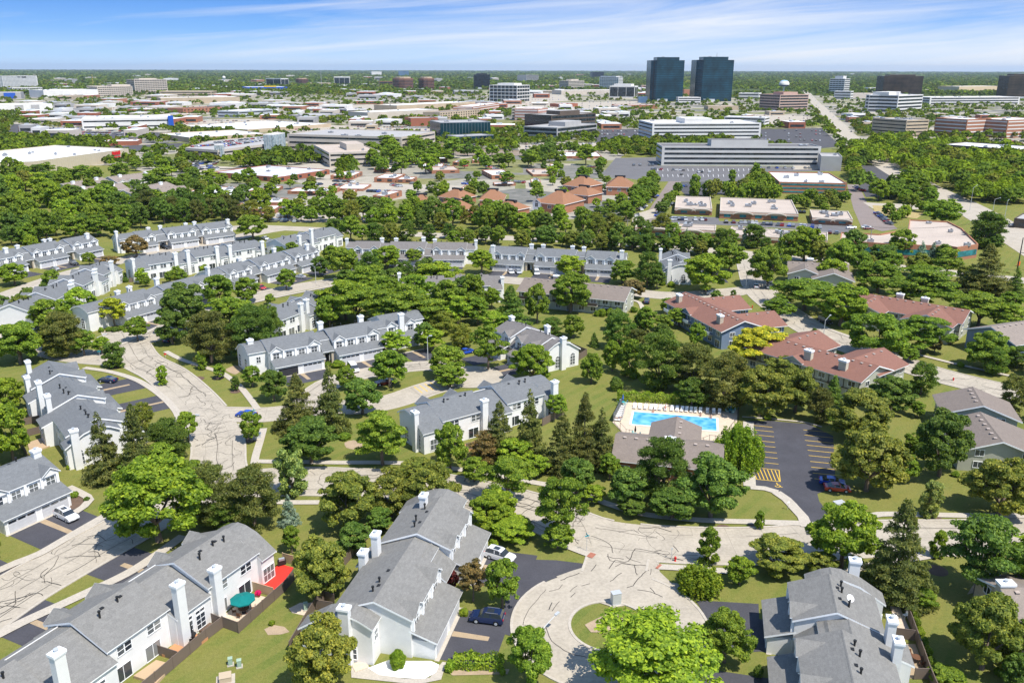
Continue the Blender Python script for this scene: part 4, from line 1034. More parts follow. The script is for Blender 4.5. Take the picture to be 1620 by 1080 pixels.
def tree(kind, px, py, w, h, tint):
    """crown seen centred at (px,py), w x h pixels"""
    if kind == 'spruce':
        w *= 1.16
        if tint == 'o': tint = 'n'
    w *= 1.04; h *= 1.03; base = G(px, py + h*0.4)
    rad = b = cl = 1.0
    for _ in range(6):
        p = Vector((base.x, base.y, cl + b)); d = depth_at(p); rad = w/2*d/F_PX
        e = math.atan2(CAM_H - p.z, math.hypot(p.x, p.y)); hv = h/2*d/F_PX/math.cos(math.atan((540-py)/F_PX))
        s, c = math.sin(e), math.cos(e)
        b = math.sqrt(max((hv*hv - (rad*s)**2), (0.45*rad*c)**2))/c
        if kind == 'spruce': b = max(b, hv/c*0.86)
        b = min(b, rad*(3.2 if kind == 'spruce' else 1.5))
        cl = CLEAR(kind, b)
        base = G(px, py, cl + b)
    base.z = 0
    return place_tree(kind, base, rad, b, tint, cl, px=(px, py))
K = {'b': 'broad', 'a': 'airy', 'd': 'dense', 'p': 'pine', 's': 'spruce', 'o': 'oval', 'w': 'willow', 'h': 'bush'}
TR = """
b 242 785 152 142 l;p 332 782 88 100 n;p 398 788 98 104 n;p 366 812 78 64 d;o 459 745 54 74 p;s 456 805 30 46 t;b 8 622 54 54 l;b 12 680 66 92 l
s 160 705 58 106 o;s 212 695 58 112 o;p 262 695 74 68 d;b 246 722 66 48 g;b 296 672 34 46 g;o 256 593 20 28 l;o 180 560 38 38 d;o 318 570 18 26 g;b 347 586 20 22 l;o 372 605 15 26 d
b 396 672 36 46 g;b 26 540 72 66 g;p 92 530 62 66 o;p 330 532 82 84 n;p 398 524 88 84 d;b 362 496 84 54 g;p 425 515 50 70 d;b 398 593 32 32 g;b 432 608 46 48 d
s 470 635 66 90 o;s 522 630 50 104 o;d 490 695 92 80 d;b 616 580 64 58 g;b 707 570 62 50 g;b 712 594 54 36 g;b 572 625 66 56 d;a 603 688 82 82 g;b 548 596 34 34 g;b 712 702 58 74 g
s 790 680 60 92 o;s 838 672 54 108 o;p 770 706 60 52 b;b 812 714 58 48 l;a 803 752 76 74 g;s 890 697 58 92 o;s 925 678 60 112 o;s 952 692 48 92 o;d 913 752 62 64 d
d 550 790 96 96 o;d 618 778 80 80 o;d 682 772 82 88 o;b 775 805 72 62 l;a 885 798 80 96 g;a 772 545 54 66 g;d 842 572 70 64 l;d 936 581 37 50 g;b 970 560 38 48 l;o 998 565 40 58 g
p 1045 568 84 92 d;s 940 536 15 22 d;h 975 608 20 22 d;b 993 770 66 62 d;p 1050 742 92 104 d;b 1128 768 108 98 d;b 1064 795 80 56 d;w 1170 702 74 76 l
p 1098 582 80 80 n;p 1150 602 90 88 n;p 1096 620 60 50 d;d 1205 618 92 84 o;d 1262 612 72 80 o;d 1205 545 106 62 y;s 1318 625 42 64 d;d 1240 580 60 40 o;d 1362 655 104 86 o;d 1378 722 112 114 o;p 1300 640 44 56 n
d 1412 622 72 60 d;p 1460 597 50 52 d;p 1605 622 54 62 n;b 1495 697 92 106 d;d 1564 553 72 64 g;d 1588 768 106 100 o;o 1476 787 40 54 p;b 1338 842 104 106 l;s 1425 868 104 156 o;a 1557 872 114 120 d
o 1486 860 28 40 g;o 1202 821 18 24 g;o 1123 862 42 54 g;b 1172 900 46 44 l;d 1232 876 92 66 o;w 1108 912 64 50 l;b 1150 1003 80 82 g;a 1042 1040 196 150 l;b 795 920 58 74 g;a 748 912 46 60 b;b 717 915 20 30 r;b 838 1033 76 88 g
b 790 800 66 54 l;d 812 835 78 48 l;b 882 846 54 42 g;d 506 897 92 104 o;d 508 1032 104 118 o;d 1565 997 112 126 o;b 1118 430 82 58 l;b 1155 405 52 46 g;b 1217 418 68 64 g;b 1275 385 64 56 l
b 1318 430 50 44 l;a 1275 462 100 52 g;b 1333 480 88 66 l;a 1233 487 50 34 g;b 1387 527 96 74 g;a 1460 525 80 58 g;b 1392 437 80 50 g;a 1462 452 112 68 g;s 1562 425 76 78 o;s 1608 445 27 44 d
a 1552 487 80 54 g;a 1602 502 60 48 g;b 1103 528 28 38 g;s 1458 400 24 36 t;s 1476 398 18 30 t;b 1495 400 34 30 d;b 1428 383 44 42 g;b 1398 403 58 36 d;b 1352 385 42 46 d;p 1193 372 42 38 d
b 1493 335 60 42 g;p 1565 362 62 58 d;a 565 475 80 64 g;a 635 482 106 72 g;b 690 437 80 50 l;b 708 472 64 64 g;b 750 460 42 58 g;b 762 412 46 38 l;a 902 418 46 34 l;b 903 460 72 62 g
s 808 484 58 66 d;b 850 478 42 60 g;b 778 470 30 32 l;b 1002 455 38 30 b;b 985 428 46 36 g;p 1025 425 44 58 d;p 873 516 42 30 d;d 907 515 36 38 g;p 980 522 54 60 d;b 1022 503 36 40 g
b 553 415 30 48 g;p 585 420 44 46 d;b 612 405 46 36 l;p 640 430 40 36 d;p 700 510 48 38 o;p 730 530 46 40 o;b 672 530 38 42 d;a 628 540 48 38 l;b 398 358 50 38 g
b 214 388 44 32 b;b 20 432 44 34 l;b 287 485 80 76 d;b 270 517 52 50 d;b 345 458 56 50 g;b 390 457 42 40 g;b 452 440 32 32 g;b 427 472 18 16 g;p 34 488 46 46 o;b 75 495 64 50 g;b 125 480 64 52 l
a 178 490 40 44 y;b 215 518 36 38 g;p 98 528 74 72 n;a 28 535 60 60 l;b 72 537 26 28 y;b 520 490 42 50 g;a 545 468 74 64 l;b 540 415 46 48 g;b 525 402 34 30 g;b 50 388 26 34 l;b 140 408 22 20 g;b 172 412 30 16 b
b 130 540 40 40 g;b 160 545 30 26 l;b 505 420 30 30 d;b 440 402 30 26 d;b 462 395 26 26 g;b 550 440 40 30 d;b 600 440 46 30 d;b 655 405 30 24 g;b 1075 500 40 30 g;b 1058 482 30 24 g;p 1010 540 40 44 n
b 1040 440 30 30 d;b 970 410 30 26 g;b 1135 470 20 22 d;o 1160 468 12 18 d;o 1288 528 13 20 d;p 1330 590 40 40 d;b 1440 560 30 22 g;b 1480 545 24 22 b;b 1505 535 22 16 g
b 1380 590 26 22 d;b 1600 475 40 30 g;b 1340 500 26 24 g;b 300 745 50 40 g;b 200 740 40 30 d;p 225 660 40 50 o;b 165 740 40 26 o;d 660 740 60 40 o;b 750 740 44 40 g;b 850 735 40 36 l;b 965 735 36 40 g;b 700 650 40 24 g;b 880 640 40 40 g
b 1420 930 50 40 g;b 1460 945 44 36 g;b 1300 890 50 40 o;b 1390 905 40 40 g;a 1640 900 80 90 g;d 1615 1060 60 60 d;b 560 850 60 50 d;b 600 820 44 40 d;b 690 810 40 30 o;d 1500 1070 60 30 g;b 460 850 30 40 g;b 1000 800 50 30 d;b 940 780 40 30 l
""".replace('\n', ';')
for e in TR.split(';'):
    f = e.split()
    if len(f) == 6: tree(K[f[0]], float(f[1]), float(f[2]), float(f[3]), float(f[4]), f[5])
# shrubs: px py w h tint
for e in """629 1043 24 28 l;712 1053 16 17 l;1436 953 13 13 g;1443 968 14 14 g;1449 983 14 14 g;1455 999 15 14 l;1461 1014 15 14 g;1467 1030 16 15 g;1473 1047 16 15 g;1480 1064 17 16 l;1428 940 14 13 d;1418 935 14 12 d
952 495 14 12 l;966 494 14 12 g;945 496 11 9 g;1048 448 10 8 l;1062 450 12 9 l;781 861 15 15 l;734 968 14 12 l;110 738 10 8 l;128 733 14 9 d;518 576 12 8 g;535 576 20 12 l;550 583 12 10 l;421 592 14 8 g;160 522 8 8 g;172 521 9 8 g;182 521 12 8 d;192 519 10 8 g
198 436 9 8 d;198 443 10 8 d;230 432 24 9 d;12 505 26 10 l;120 400 12 9 g;118 782 12 9 g;137 789 9 7 d;795 1062 10 9 l;545 690 20 12 g;1215 660 12 9 g;1590 585 12 9 g;1520 577 10 8 l;1530 690 10 8 g;1512 750 12 9 g;1530 752 14 9 l;1545 753 12 8 g;1605 1066 16 14 l;1580 1062 14 12 g
1190 1020 12 12 g;1200 1062 14 20 d;430 985 9 8 l;1003 490 12 9 g;1115 790 12 8 l;652 690 18 11 g;700 712 16 11 g""".replace('\n', ';').split(';'):
    f = e.split(); tree('bush', *map(float, f[:4]), f[4])
# clipped hedges
def hedge(name, px, w, h, tint, label, z0=0.0, dens=260, leaf=0.14):
    c = spline([G(*p) for p in px], 0.8); rg = np.random.default_rng(len(px) + int(px[0][0]))
    L = sum((c[i+1]-c[i]).length for i in range(len(c)-1)); n = int(dens*L)
    i = rg.integers(0, len(c)-1, n); t = rg.uniform(0, 1, n); A = np.array([tuple(p) for p in c])
    P0 = A[i]*(1-t)[:,None] + A[i+1]*t[:,None]; D = unit(A[i+1]-A[i]); Nn = np.stack([-D[:,1], D[:,0], D[:,2]*0], 1)
    a = rg.uniform(-1, 1, n); b = rg.uniform(0, 1, n); f = rg.integers(0, 3, n)
    a = np.where(f == 0, -1, np.where(f == 1, 1, a)); b = np.where(f == 2, 1, b)
    nz = 1 + 0.12*np.sin(P0[:,0]*2.1) + rg.normal(size=n)*0.05
    C = P0 + Nn*(a*w/2*nz*(1-0.25*(b > 0.9)))[:,None]; C[:,2] = z0 + b*h*nz
    nrm = unit(Nn*a[:,None] + np.array([0, 0, 1.0])*(b*0.7)[:,None] + rg.normal(size=(n, 3))*0.55)
    u = unit(np.cross(nrm, unit(rg.normal(size=(n, 3))))); v = np.cross(nrm, u); s = leaf*rg.uniform(0.6, 1.3, n)[:,None]
    me = quads_mesh(name, C.astype(np.float32), (u*s).astype(np.float32), (v*s*0.65).astype(np.float32), M_LEAF)
    o = link(name, me); o.color = TINT[tint] + (1,); tag(o, label, 'hedge'); return o
hedge('clipped_hedge', [(718,1052),(760,1053),(797,1054)], 1.9, 1.5, 'l', 'clipped bright green box hedge beside the asphalt drive of the near townhouses')
hedge('clipped_hedge', [(976,634),(1060,639),(1166,647)], 1.2, 2.3, 'l', 'long clipped hedge behind the row of pool loungers')
# woods and belts of trees farther back, each tree on its own
def in_poly(x, y, P):
    c = False; n = len(P)
    for i in range(n):
        (x1, y1), (x2, y2) = P[i], P[(i+1) % n]
        if (y1 > y) != (y2 > y) and x < (x2-x1)*(y-y1)/(y2-y1)+x1: c = not c
    return c
NOTREE = []     # world-space circles / boxes kept free of trees: (x, y, r)
for r_, inf, a, rz, L in TOWN:
    for k in range(6):
        p = Vector((a.x, a.y, 0)) + Vector((math.cos(rz), math.sin(rz), 0))*L*(k+0.5)/6; NOTREE.append((p.x, p.y, 7))
for c, hw in ROADS:
    for p in c[::3]: NOTREE.append((p.x, p.y, hw+1.5 if c is not cZ else hw-3.0))
def free(x, y, r): return all((x-a)**2+(y-b)**2 > (c+r*0.6)**2 for a, b, c in NOTREE)
def belt(poly, n, kinds, rad, tries=30, gap=0.75, hk=(0.8, 1.15)):
    xs = [p[0] for p in poly]; ys = [p[1] for p in poly]; got = []
    for _ in range(n*tries):
        if len(got) >= n: break
        px, py = rnd.uniform(min(xs), max(xs)), rnd.uniform(min(ys), max(ys))
        if not in_poly(px, py, poly): continue
        g_ = G(px, py); r = rnd.uniform(*rad)
        if not free(g_.x, g_.y, r): continue
        if any((g_.x-q.x)**2+(g_.y-q.y)**2 < ((r+s)*gap)**2 for q, s in got): continue
        got.append((g_, r))
    got.sort(key=lambda t: -t[0].y)
    for g_, r in got:
        k, t = rnd.choice(kinds); kk = K[k]
        place_tree(kk, g_, r*(0.6 if kk == 'spruce' else 1), r*rnd.uniform(*hk)*(1.4 if kk == 'spruce' else 1), t)
    for q, s in got: NOTREE.append((q.x, q.y, s*0.8))
MIX = [('b','g'),('b','g'),('b','l'),('b','d'),('d','o'),('a','g'),('d','d'),('p','d')]
belt([(-20,385),(-20,330),(60,318),(120,322),(200,330),(205,372),(150,365),(80,372)], 26, [('b','g'),('b','l'),('b','d'),('d','g')], (4.5,7.5), hk=(0.9,1.3))
belt([(-20,392),(-20,378),(90,372),(200,368),(205,378),(160,374),(60,386)], 12, [('b','g'),('b','d'),('d','g')], (4,6), hk=(0.9,1.2), gap=0.6)
belt([(200,365),(205,345),(290,335),(380,340),(372,352),(260,358)], 26, [('p','n'),('p','n'),('p','d'),('b','d')], (3.8,5.5), hk=(1.0,1.4), gap=0.55)
belt([(380,352),(400,342),(560,345),(700,350),(860,357),(1000,366),(1080,376),(1080,384),(900,374),(700,366),(500,356)], 50, [('b','g'),('p','d'),('p','o'),('b','g'),('d','g'),('b','l'),('p','o'),('b','d')], (3.5,6.0), hk=(0.9,1.3))
belt([(520,378),(750,384),(1000,396),(1080,400),(1060,394),(760,376),(560,370)], 16, [('b','g'),('p','d'),('d','o')], (2.5,4.0))
belt([(520,376),(560,380),(760,386),(1000,394),(1180,404),(1180,412),(1090,404),(1000,399),(770,389),(530,382)], 40, [('b','g'),('p','d'),('d','o'),('b','d')], (3.4,5.4), gap=0.55)
belt([(1180,408),(1300,415),(1420,428),(1560,450),(1560,462),(1400,440),(1250,424)], 12, [('b','g'),('a','g'),('d','o')], (3.5,5.5))
belt([(840,505),(900,520),(960,500),(1050,520),(1060,548),(1000,552),(930,560)], 5, [('b','g'),('d','d')], (2.0,3.2))
belt([(430,525),(520,500),(640,520),(660,540),(540,500),(450,545)], 6, [('b','g'),('d','d'),('p','o')], (2.2,3.6))
belt([(660,500),(700,480),(780,500),(800,520),(740,560),(680,560)], 10, [('b','g'),('p','o'),('b','d'),('a','l')], (2.6,4.2))
belt([(560,470),(700,455),(760,470),(740,500),(600,505)], 8, [('b','g'),('a','g'),('b','d')], (4.0,5.8))
belt([(1430,640),(1520,640),(1470,780),(1400,790)], 4, [('b','g'),('o','g')], (1.6,2.6))
belt([(1560,560),(1640,590),(1640,640),(1560,620)], 4, [('b','g'),('p','d')], (2.4,3.6))
belt([(-20,470),(60,445),(100,460),(40,500),(-20,510)], 6, [('b','g'),('d','d')], (2.4,3.8))
belt([(200,445),(300,430),(330,440),(280,450),(220,455)], 6, [('b','l'),('b','g')], (1.8,2.8))
# ------------------------------------------------------------------ commercial district: offices, stores, brick flats
FOOT = []       # footprints in world, kept free of trees
def height_for(g, yt):
    lo, hi = 0.5, 400.0
    for _ in range(40):
        m = (lo+hi)/2
        if proj((g.x, g.y, m))[1] > yt: lo = m
        else: hi = m
    return lo
def add_foot(pts): FOOT.append(([(p.x, p.y) for p in pts], min(p.x for p in pts), max(p.x for p in pts), min(p.y for p in pts), max(p.y for p in pts)))
def in_foot(x, y, pad=0):
    for P, x0, x1, y0, y1 in FOOT:
        if x0-pad < x < x1+pad and y0-pad < y < y1+pad and (pad > 0 or in_poly(x, y, P)): return True
    return False
def rooftop(root, x0, x1, y0, y1, z, n, sizes=(1.6, 3.5), m=None):
    for _ in range(n):
        w, d, h = rnd.uniform(*sizes), rnd.uniform(*sizes)*0.7, rnd.uniform(0.8, 1.8)
        x, y = rnd.uniform(x0+w, x1-w), rnd.uniform(y0+d, y1-d)
        mb = MB(); mb.box(-w/2, w/2, -d/2, d/2, 0.25, h, m or M_METAL, M_GALV); mb.box(-w/2+0.2, w/2-0.2, -d/2+0.15, d/2-0.15, 0, 0.25, M_BLACK); mb.tube((w*.15,0,h), (w*.15,0,h+0.25), d*0.3, d*0.3, M_BLACK, 10)
        mb.build('rooftop_unit', root, (x, y, z))
def block(x0, yb0, x1, yb1, yt, label, dep=None, ybk=None, style='band', wall=None, roof=None, floors=3, cat='office building', name='office_building', glass=None, group=None, units=3, pent=None, piers=0, frac=0.5, sides=True, capm=None, lobby=False, skew=0.0, mod=0):
    """front base edge from pixel (x0,yb0) to (x1,yb1), roof line seen at row yt above the left end; dep metres or ybk = row of the roof's rear edge"""
    wall = wall or M_BEIGE; roof = roof or M_GREYROOF; glass = glass or M_BANDG
    a, b = G(x0, yb0), G(x1, yb1); d = b - a; L = d.length; rz = math.atan2(d.y, d.x)
    h = height_for(a, yt)
    if dep is None: dep = max(8.0, (G(x0, ybk, h) - G(x0, yt, h)).length*0.95)
    root = empty(name, (a.x, a.y, 0), rz); tag(root, label, cat, group)
    n = Vector((-math.sin(rz), math.cos(rz), 0)); add_foot([a, b, b + n*dep, a + n*dep])
    def bx(nm, *q, top=None, m=None): mb = MB(); mb.box(*q, m, top); return mb.build(nm, root)
    rp = 0.7 if h > 5 else 0.45; t = 0.4
    far = depth_at((a.x, a.y, 0)) > 1500
    bx('wall', 0, L, 0, dep, 0, h - rp, m=wall, top=roof)
    mb = MB()       # parapet: four butted strips
    mb.box(0, L, 0, t, h - rp, h, capm or wall); mb.box(0, L, dep - t, dep, h - rp, h, capm or wall); mb.box(0, t, t, dep - t, h - rp, h, capm or wall); mb.box(L - t, L, t, dep - t, h - rp, h, capm or wall)
    mb.build('parapet', root)
    faces = [('f', L), ('l', dep), ('r', dep)] if sides else [('f', L)]
    def strip(nm, face, u0, u1, z0, z1, pr, m):
        if face == 'f': return bx(nm, u0, u1, -pr, -0.004, z0, z1, m=m)
        if face == 'l': return bx(nm, -pr, -0.004, u0, u1, z0, z1, m=m)
        return bx(nm, L + 0.004, L + pr, u0, u1, z0, z1, m=m)
    pr = 0.25 if far else 0.12
    if style in ('band', 'grid'):
        fh = (h - rp*0.6)/floors
        for k in range(floors):
            z0 = fh*k + fh*(0.5 - frac/2) + 0.1; z1 = z0 + fh*frac
            for f, ln in faces: strip('window_band', f, ln*0.015 + 0.3, ln*0.985 - 0.3, z0, z1, pr, glass)
    if style == 'grid' and piers:
        for f, ln in faces:
            m_ = piers if f == 'f' else max(2, int(piers*dep/L))
            for k in range(m_+1):
                u = (ln - 0.8)*k/m_; strip('pier', f, u, u + max(0.8, ln*0.012), 0.0, h - rp*0.5, pr + 0.25, wall)
    if style == 'glass':
        fh = h/floors
        if not far or mod:
            for f, ln in faces:
                m_ = mod or int(ln/3)
                for k in range(1, min(m_, 34)): u = ln*k/m_; strip('mullion', f, u-0.09, u+0.09, 0.3, h - 0.05, 0.14, capm or M_BLACK)
    if style in ('brick', 'store'):
        nwin = max(2, int(L/7))
        if style == 'brick':
            for k in range(min(nwin, 24)):
                u = L*(k+0.5)/nwin
                for fl in range(floors):
                    z0 = 0.9 + (h - rp)/floors*fl; strip('window', 'f', u - 1.6, u + 1.6, z0, z0 + min(1.7, (h-rp)/floors - 1.3), 0.08, glass)
            if dep > 10:
                for k in range(max(1, min(8, int(dep/8)))):
                    u = dep*(k+0.5)/max(1, min(8, int(dep/8)))
                    for f in 'lr': strip('window', f, u - 1.3, u + 1.3, 0.9, 0.9 + min(1.7, h/floors - 1.5), 0.08, glass)
    if pent:
        u0, u1, v0, v1, ph = pent; mb = MB(); mb.box(L*u0, L*u1, dep*v0, dep*v1, h - rp + 0.01, h + ph, wall, roof); mb.build('penthouse', root)
    if units: rooftop(root, 1.5, L-1.5, 1.5, max(4.5, dep-1.5), h - rp + 0.004, units, (1.6, 3.5) if h < 14 else (2.5, 6))
    return root, L, dep, h
def polyblock(px, h, label, wall, roof, name='office_building', cat='office building', bands=0, glass=None, group=None, units=0, frac=0.45):
    """roof outline traced at height h, counter-clockwise seen from above"""
    W = [G(x, y, h) for x, y in px]; add_foot([Vector((p.x, p.y, 0)) for p in W])
    c = sum(W, Vector())/len(W); root = empty(name, (c.x, c.y, 0)); tag(root, label, cat, group)
    P = [(p.x-c.x, p.y-c.y) for p in W]
    if sum(P[k][0]*P[(k+1)%len(P)][1]-P[(k+1)%len(P)][0]*P[k][1] for k in range(len(P))) < 0: P = P[::-1]
    mb = MB(); mb.prism_z(P, 0, h - 0.6, wall, roof); mb.build('wall', root)
    n = len(P); mb = MB()
    for k in range(n):
        a, b = Vector(P[k]), Vector(P[(k+1)%n]); d = (b-a).normalized(); nn = Vector((-d.y, d.x))
        q = [a + d*0.0, b, b + nn*0.4 - d*0.4, a + nn*0.4 + d*0.4]; mb.prism_z([tuple(v) for v in q], h - 0.6, h, wall)
    mb.build('parapet', root)
    for k in range(n):
        a, b = Vector(P[k]), Vector(P[(k+1)%n]); L = (b-a).length; d = (b-a)/L; nn = Vector((d.y, -d.x)); ang = math.atan2(d.y, d.x)
        if nn.y > 0.6 or L < 4: continue
        for fl in range(bands):
            fh = (h-0.6)/bands; z0 = fh*fl + fh*(0.5 - frac/2); mb = MB(); mb.box(0.6, L - 0.6, -0.1, -0.004, z0, z0 + fh*frac, glass or M_BANDG); mb.build('window_band', root, (a.x, a.y, 0), ang)
    if units:
        xs = [p[0] for p in P]; ys = [p[1] for p in P]; k = 0
        while k < units:
            x, y = rnd.uniform(min(xs), max(xs)), rnd.uniform(min(ys), max(ys))
            if in_poly(x, y, P) and in_poly(x+3, y+2, P) and in_poly(x-3, y-2, P): rooftop(root, x-2.5, x+2.5, y-2.5, y+2.5, h - 0.59, 1, (1.5, 2.4)); k += 1
    return root
def hip(x0, y0, x1, y1, ze, dep, rise, label, wall=None, roof=None, gables=(), cat='office house', name='hip_roofed_office', group='terracotta-roofed offices', cut=True):
    """hip roof with its front eave traced on level ze"""
    a, b = G(x0, y0, ze), G(x1, y1, ze); d = b - a; L = d.length; rz = math.atan2(d.y, d.x); wall = wall or M_BRICKP; roof = roof or M_ROOF_OR
    root = empty(name, (a.x, a.y, 0), rz); tag(root, label, cat, group); n = Vector((-math.sin(rz), math.cos(rz), 0)); add_foot([a, b, b+n*dep, a+n*dep])
    mb = MB(); mb.box(0.6, L-0.6, 0.6, dep-0.6, 0, ze + 0.15, wall, bottom=False); mb.build('wall', root)
    r = dep/2*0.98; mb = MB(); e = [(0,0,ze),(L,0,ze),(L,dep,ze),(0,dep,ze)]; k1 = (min(r, L*0.45), dep/2, ze+rise); k2 = (L-min(r, L*0.45), dep/2, ze+rise)
    lo = [(p[0], p[1], ze-0.25) for p in e]
    mb.face([e[0], e[1], k2, k1], roof); mb.face([e[1], e[2], k2], roof); mb.face([e[2], e[3], k1, k2], roof); mb.face([e[3], e[0], k1], roof)
    for k in range(4): mb.face([lo[k], lo[(k+1)%4], e[(k+1)%4], e[k]], M_TRIM)
    mb.face(lo[::-1], M_TRIM); mb.build('roof', root)
    for u, w in gables: cross_gable_front(root, L*u, w, ze, roof)
    for k in range(max(2, int(L/5))):
        u = L*(k+0.5)/max(2, int(L/5)); window(root, u, 0.59, ze-2.6, 2.0, 1.6, math.pi, 2, 1)
    if cut:   # sunken equipment well on the ridge
        mb = MB(); mb.box(L/2-3.2, L/2+3.2, dep/2-1.0, dep/2+1.0, ze+rise-1.0, ze+rise+0.12, M_DARK, M_DARK); mb.build('equipment_well', root)
    return root
def cross_gable_front(root, xc, w, ze, roof):
    o = empty('front_gable', (xc, 0, 0), math.pi); o.parent = root
    cross_gable(o, 0, w, -0.2, ze, w*0.32, -w*0.75, roof, M_TRIM)
    mb = MB(); mb.box(-w/2, w/2, -0.5, -0.19, 0, ze - 0.2, M_TRIM); mb.build('gable_wall', o)
    window(o, 0, -0.16, ze - 2.4, w*0.35, 2.6, 0, 2, 2, True)
BG = 'brick flats with white roofs'
def flat(x0, yb0, x1, yb1, yt, ybk, label, roof=None, floors=1, units=2): return block(x0, yb0, x1, yb1, yt, label, ybk=ybk, style='brick', wall=M_BRICKP, roof=roof or M_WROOF, floors=floors, cat='brick building', name='brick_flat_building', group=BG, units=units)
for q in [(523,284,558,284.5,277.5,270.5,'white-roofed brick flat at the end of a pale curving path by a green lawn'),
          (592,288.8,625,289.6,281,274,'white-roofed brick flat with a plain red wall in the middle of the brick cluster'),
          (627,289.5,652,290,283.2,279,'small white-roofed brick flat right beside the larger one in the middle of the cluster'),
          (532,302,575,302.5,298,290.5,'wide white-roofed brick flat near the parked cars, left side of the cluster'),
          (542,307.5,561,307.5,303,299.5,'little white-roofed brick flat stepping forward below the wide one'),
          (590,318,608,319,309,300,'nearest white-roofed brick flat, its dark door facing the utility poles'),
          (493,309,523,309.5,305.3,296.5,'white-roofed brick flat with three dark roof vents at the left of the cluster'),
          (652,258.5,708,257,252,247.5,'long white-roofed brick flat behind the yellow-green bushes, rear of the cluster'),
          (716,262.5,735,263,256,253,'cube-like white-roofed brick flat next to a pale yellow tree'),
          (747,258.5,769,258.5,253.5,246,'white-roofed brick flat at the rear right of the cluster before the brown pond'),
          (664,266.5,700,266.5,263,258,'low white-roofed brick flat squeezed behind the tan-roofed one'),
          (725,304,749,304.5,300.3,292,'white-roofed brick flat with a dark roof well, just behind the terracotta offices'),
          (592,273,622,273,267,263,'narrow white-roofed brick flat behind the middle one'),
          (778,284,813,283,277,268,'white-roofed brick flat beside a lot of pale cars in the right half of the cluster'),
          (782,294.5,816,294,291,288,'low white-roofed brick flat hidden in the bushes left of the terracotta offices'),
          (841,296.5,856,296.5,289,282,'tall narrow white-roofed brick flat behind the biggest terracotta office'),
          (880,251,952,251,247,240,'long white-roofed brick flat with odd roof boxes at the edge of the grey lot'),
          (871,267,885,267,262,259,'tiny white-roofed brick flat among trees at the right of the cluster'),
          (398,338,436,338,330.5,324,'white-roofed brick flat above the row of parked cars on the left'),
          (398,325,445,325,320,313,'white-roofed brick flat directly behind the one above the parked cars'),
          (360,337,392,337,332.5,321,'white-roofed brick flat half covered by the dark pine tops'),
          (455,307,523,308,302,296,'long white-roofed brick flat behind the big single tree and the power pole'),
          (417,303,440,303,298.5,294,'small white-roofed brick flat behind a dark round tree')]:
    flat(*q)
flat(683,275,727,274,269.5,263,'tan-roofed brick flat with a long red side wall, right of the cluster middle', M_GRAVELROOF); flat(843,279.5,881,279,276,267,'tan-roofed brick flat amid trees behind the terracotta offices', M_GRAVELROOF)
block(338,280,440,288.6,272,'large brick building with a grey-white roof and square dark openings beside the open lawn', dep=52, style='brick', wall=M_BRICK, roof=plain('patched_grey_roof', (0.50,0.50,0.53), 0.8, 0.25, 0.12), floors=1, cat='brick building', name='brick_building', units=5)
block(364,318,413,306,309,'white-roofed brick building with skewed walls and a row of dark bays', dep=34, style='brick', wall=M_BRICKP, roof=M_WROOF, floors=1, cat='brick building', name='brick_building', units=4)
# terracotta hip roofs
for q, gb in [((889,293,923,296.5,5.2,22,5.5,'terracotta hipped office with a roof well, rear left of the pair by the grey lot'), ()),
          ((958,295.5,1001,296.5,5.2,22,5.5,'terracotta hipped office beside the long lane of parked cars'), ()),
          ((846,320,891,324.5,5.0,24,6,'largest terracotta hipped office with two white gables at its right end'), ((0.06,5),)),
          ((757,316.5,797,317,4.8,20,5,'terracotta hipped office with a bright blue window in its wall'), ()),
          ((685,326,716,334,4.0,16,4.5,'terracotta hipped office with a white arched gable in front'), ((0.8,6),)),
          ((692,311,726,315,4.2,16,4.5,'terracotta hipped office peeping out behind the arched-gable one'), ()),
          ((655,318.5,676,318.5,3.6,12,3.5,'smallest terracotta roof half sunk in the trees left of the others'), ()),
          ((777,329,812,333.5,3.6,15,4,'low terracotta roof in front of the office with the blue window'), ()),
          ((893,306,931,310,4.6,16,4.5,'terracotta wing roof behind the largest office, its eave toward the car lane'), ())]:
    hip(*q, gables=gb)
RG = 'tan-roofed brick offices along the avenue'
TEAL = glassm('teal_shop_glass', (0.02, 0.16, 0.19), 0.1, 0.4, 0.4)
def tanb(x0, yb0, x1, yb1, yt, ybk, label, units=6):
    o, L, dep, h = block(x0, yb0, x1, yb1, yt, label, ybk=ybk, style='brick', wall=M_BRICKP, roof=M_GRAVELROOF, floors=1, cat='brick office', name='brick_office', group=RG, units=units, capm=M_BEIGE, glass=TEAL)
    mb = MB(); mb.box(-0.05, L+0.05, -0.35, -0.004, h-1.5, h-0.72, M_BEIGE); mb.build('cornice', o)
    for u in (0.3, 0.72):
        n = 9; mb = MB(); w = 5
        pts = [(L*u + w*math.cos(math.pi*k/n), h - 1.5 + 1.5*math.sin(math.pi*k/n)) for k in range(n+1)]
        for k in range(n): mb.face([(pts[k][0], -1.6, pts[k][1]), (pts[k+1][0], -1.6, pts[k+1][1]), (pts[k+1][0], -0.36, pts[k+1][1]), (pts[k][0], -0.36, pts[k][1])], M_BEIGE); mb.face([(pts[k][0], -1.6, pts[k][1]-0.4), (pts[k+1][0], -1.6, pts[k+1][1]-0.4), (pts[k+1][0], -1.6, pts[k+1][1]), (pts[k][0], -1.6, pts[k][1])], M_BEIGE)
        mb.build('entrance_canopy', o)
    return o
tanb(1067,339,1126,341,328,309,'tan-roofed brick office beside the lane, a dark red shrub at its right end')
tanb(1138,345.5,1262,350.5,333.3,311,'longest tan-roofed brick office with two arched entrances behind a row of cars', 9)
tanb(1284,354.5,1348,357.5,343.6,331,'tan-roofed brick office with teal windows right of the arched entrances')
tanb(1004,375,1131,381,358.5,350,'tan-roofed brick office nearest the avenue on the left, blue spruces before it', 7)
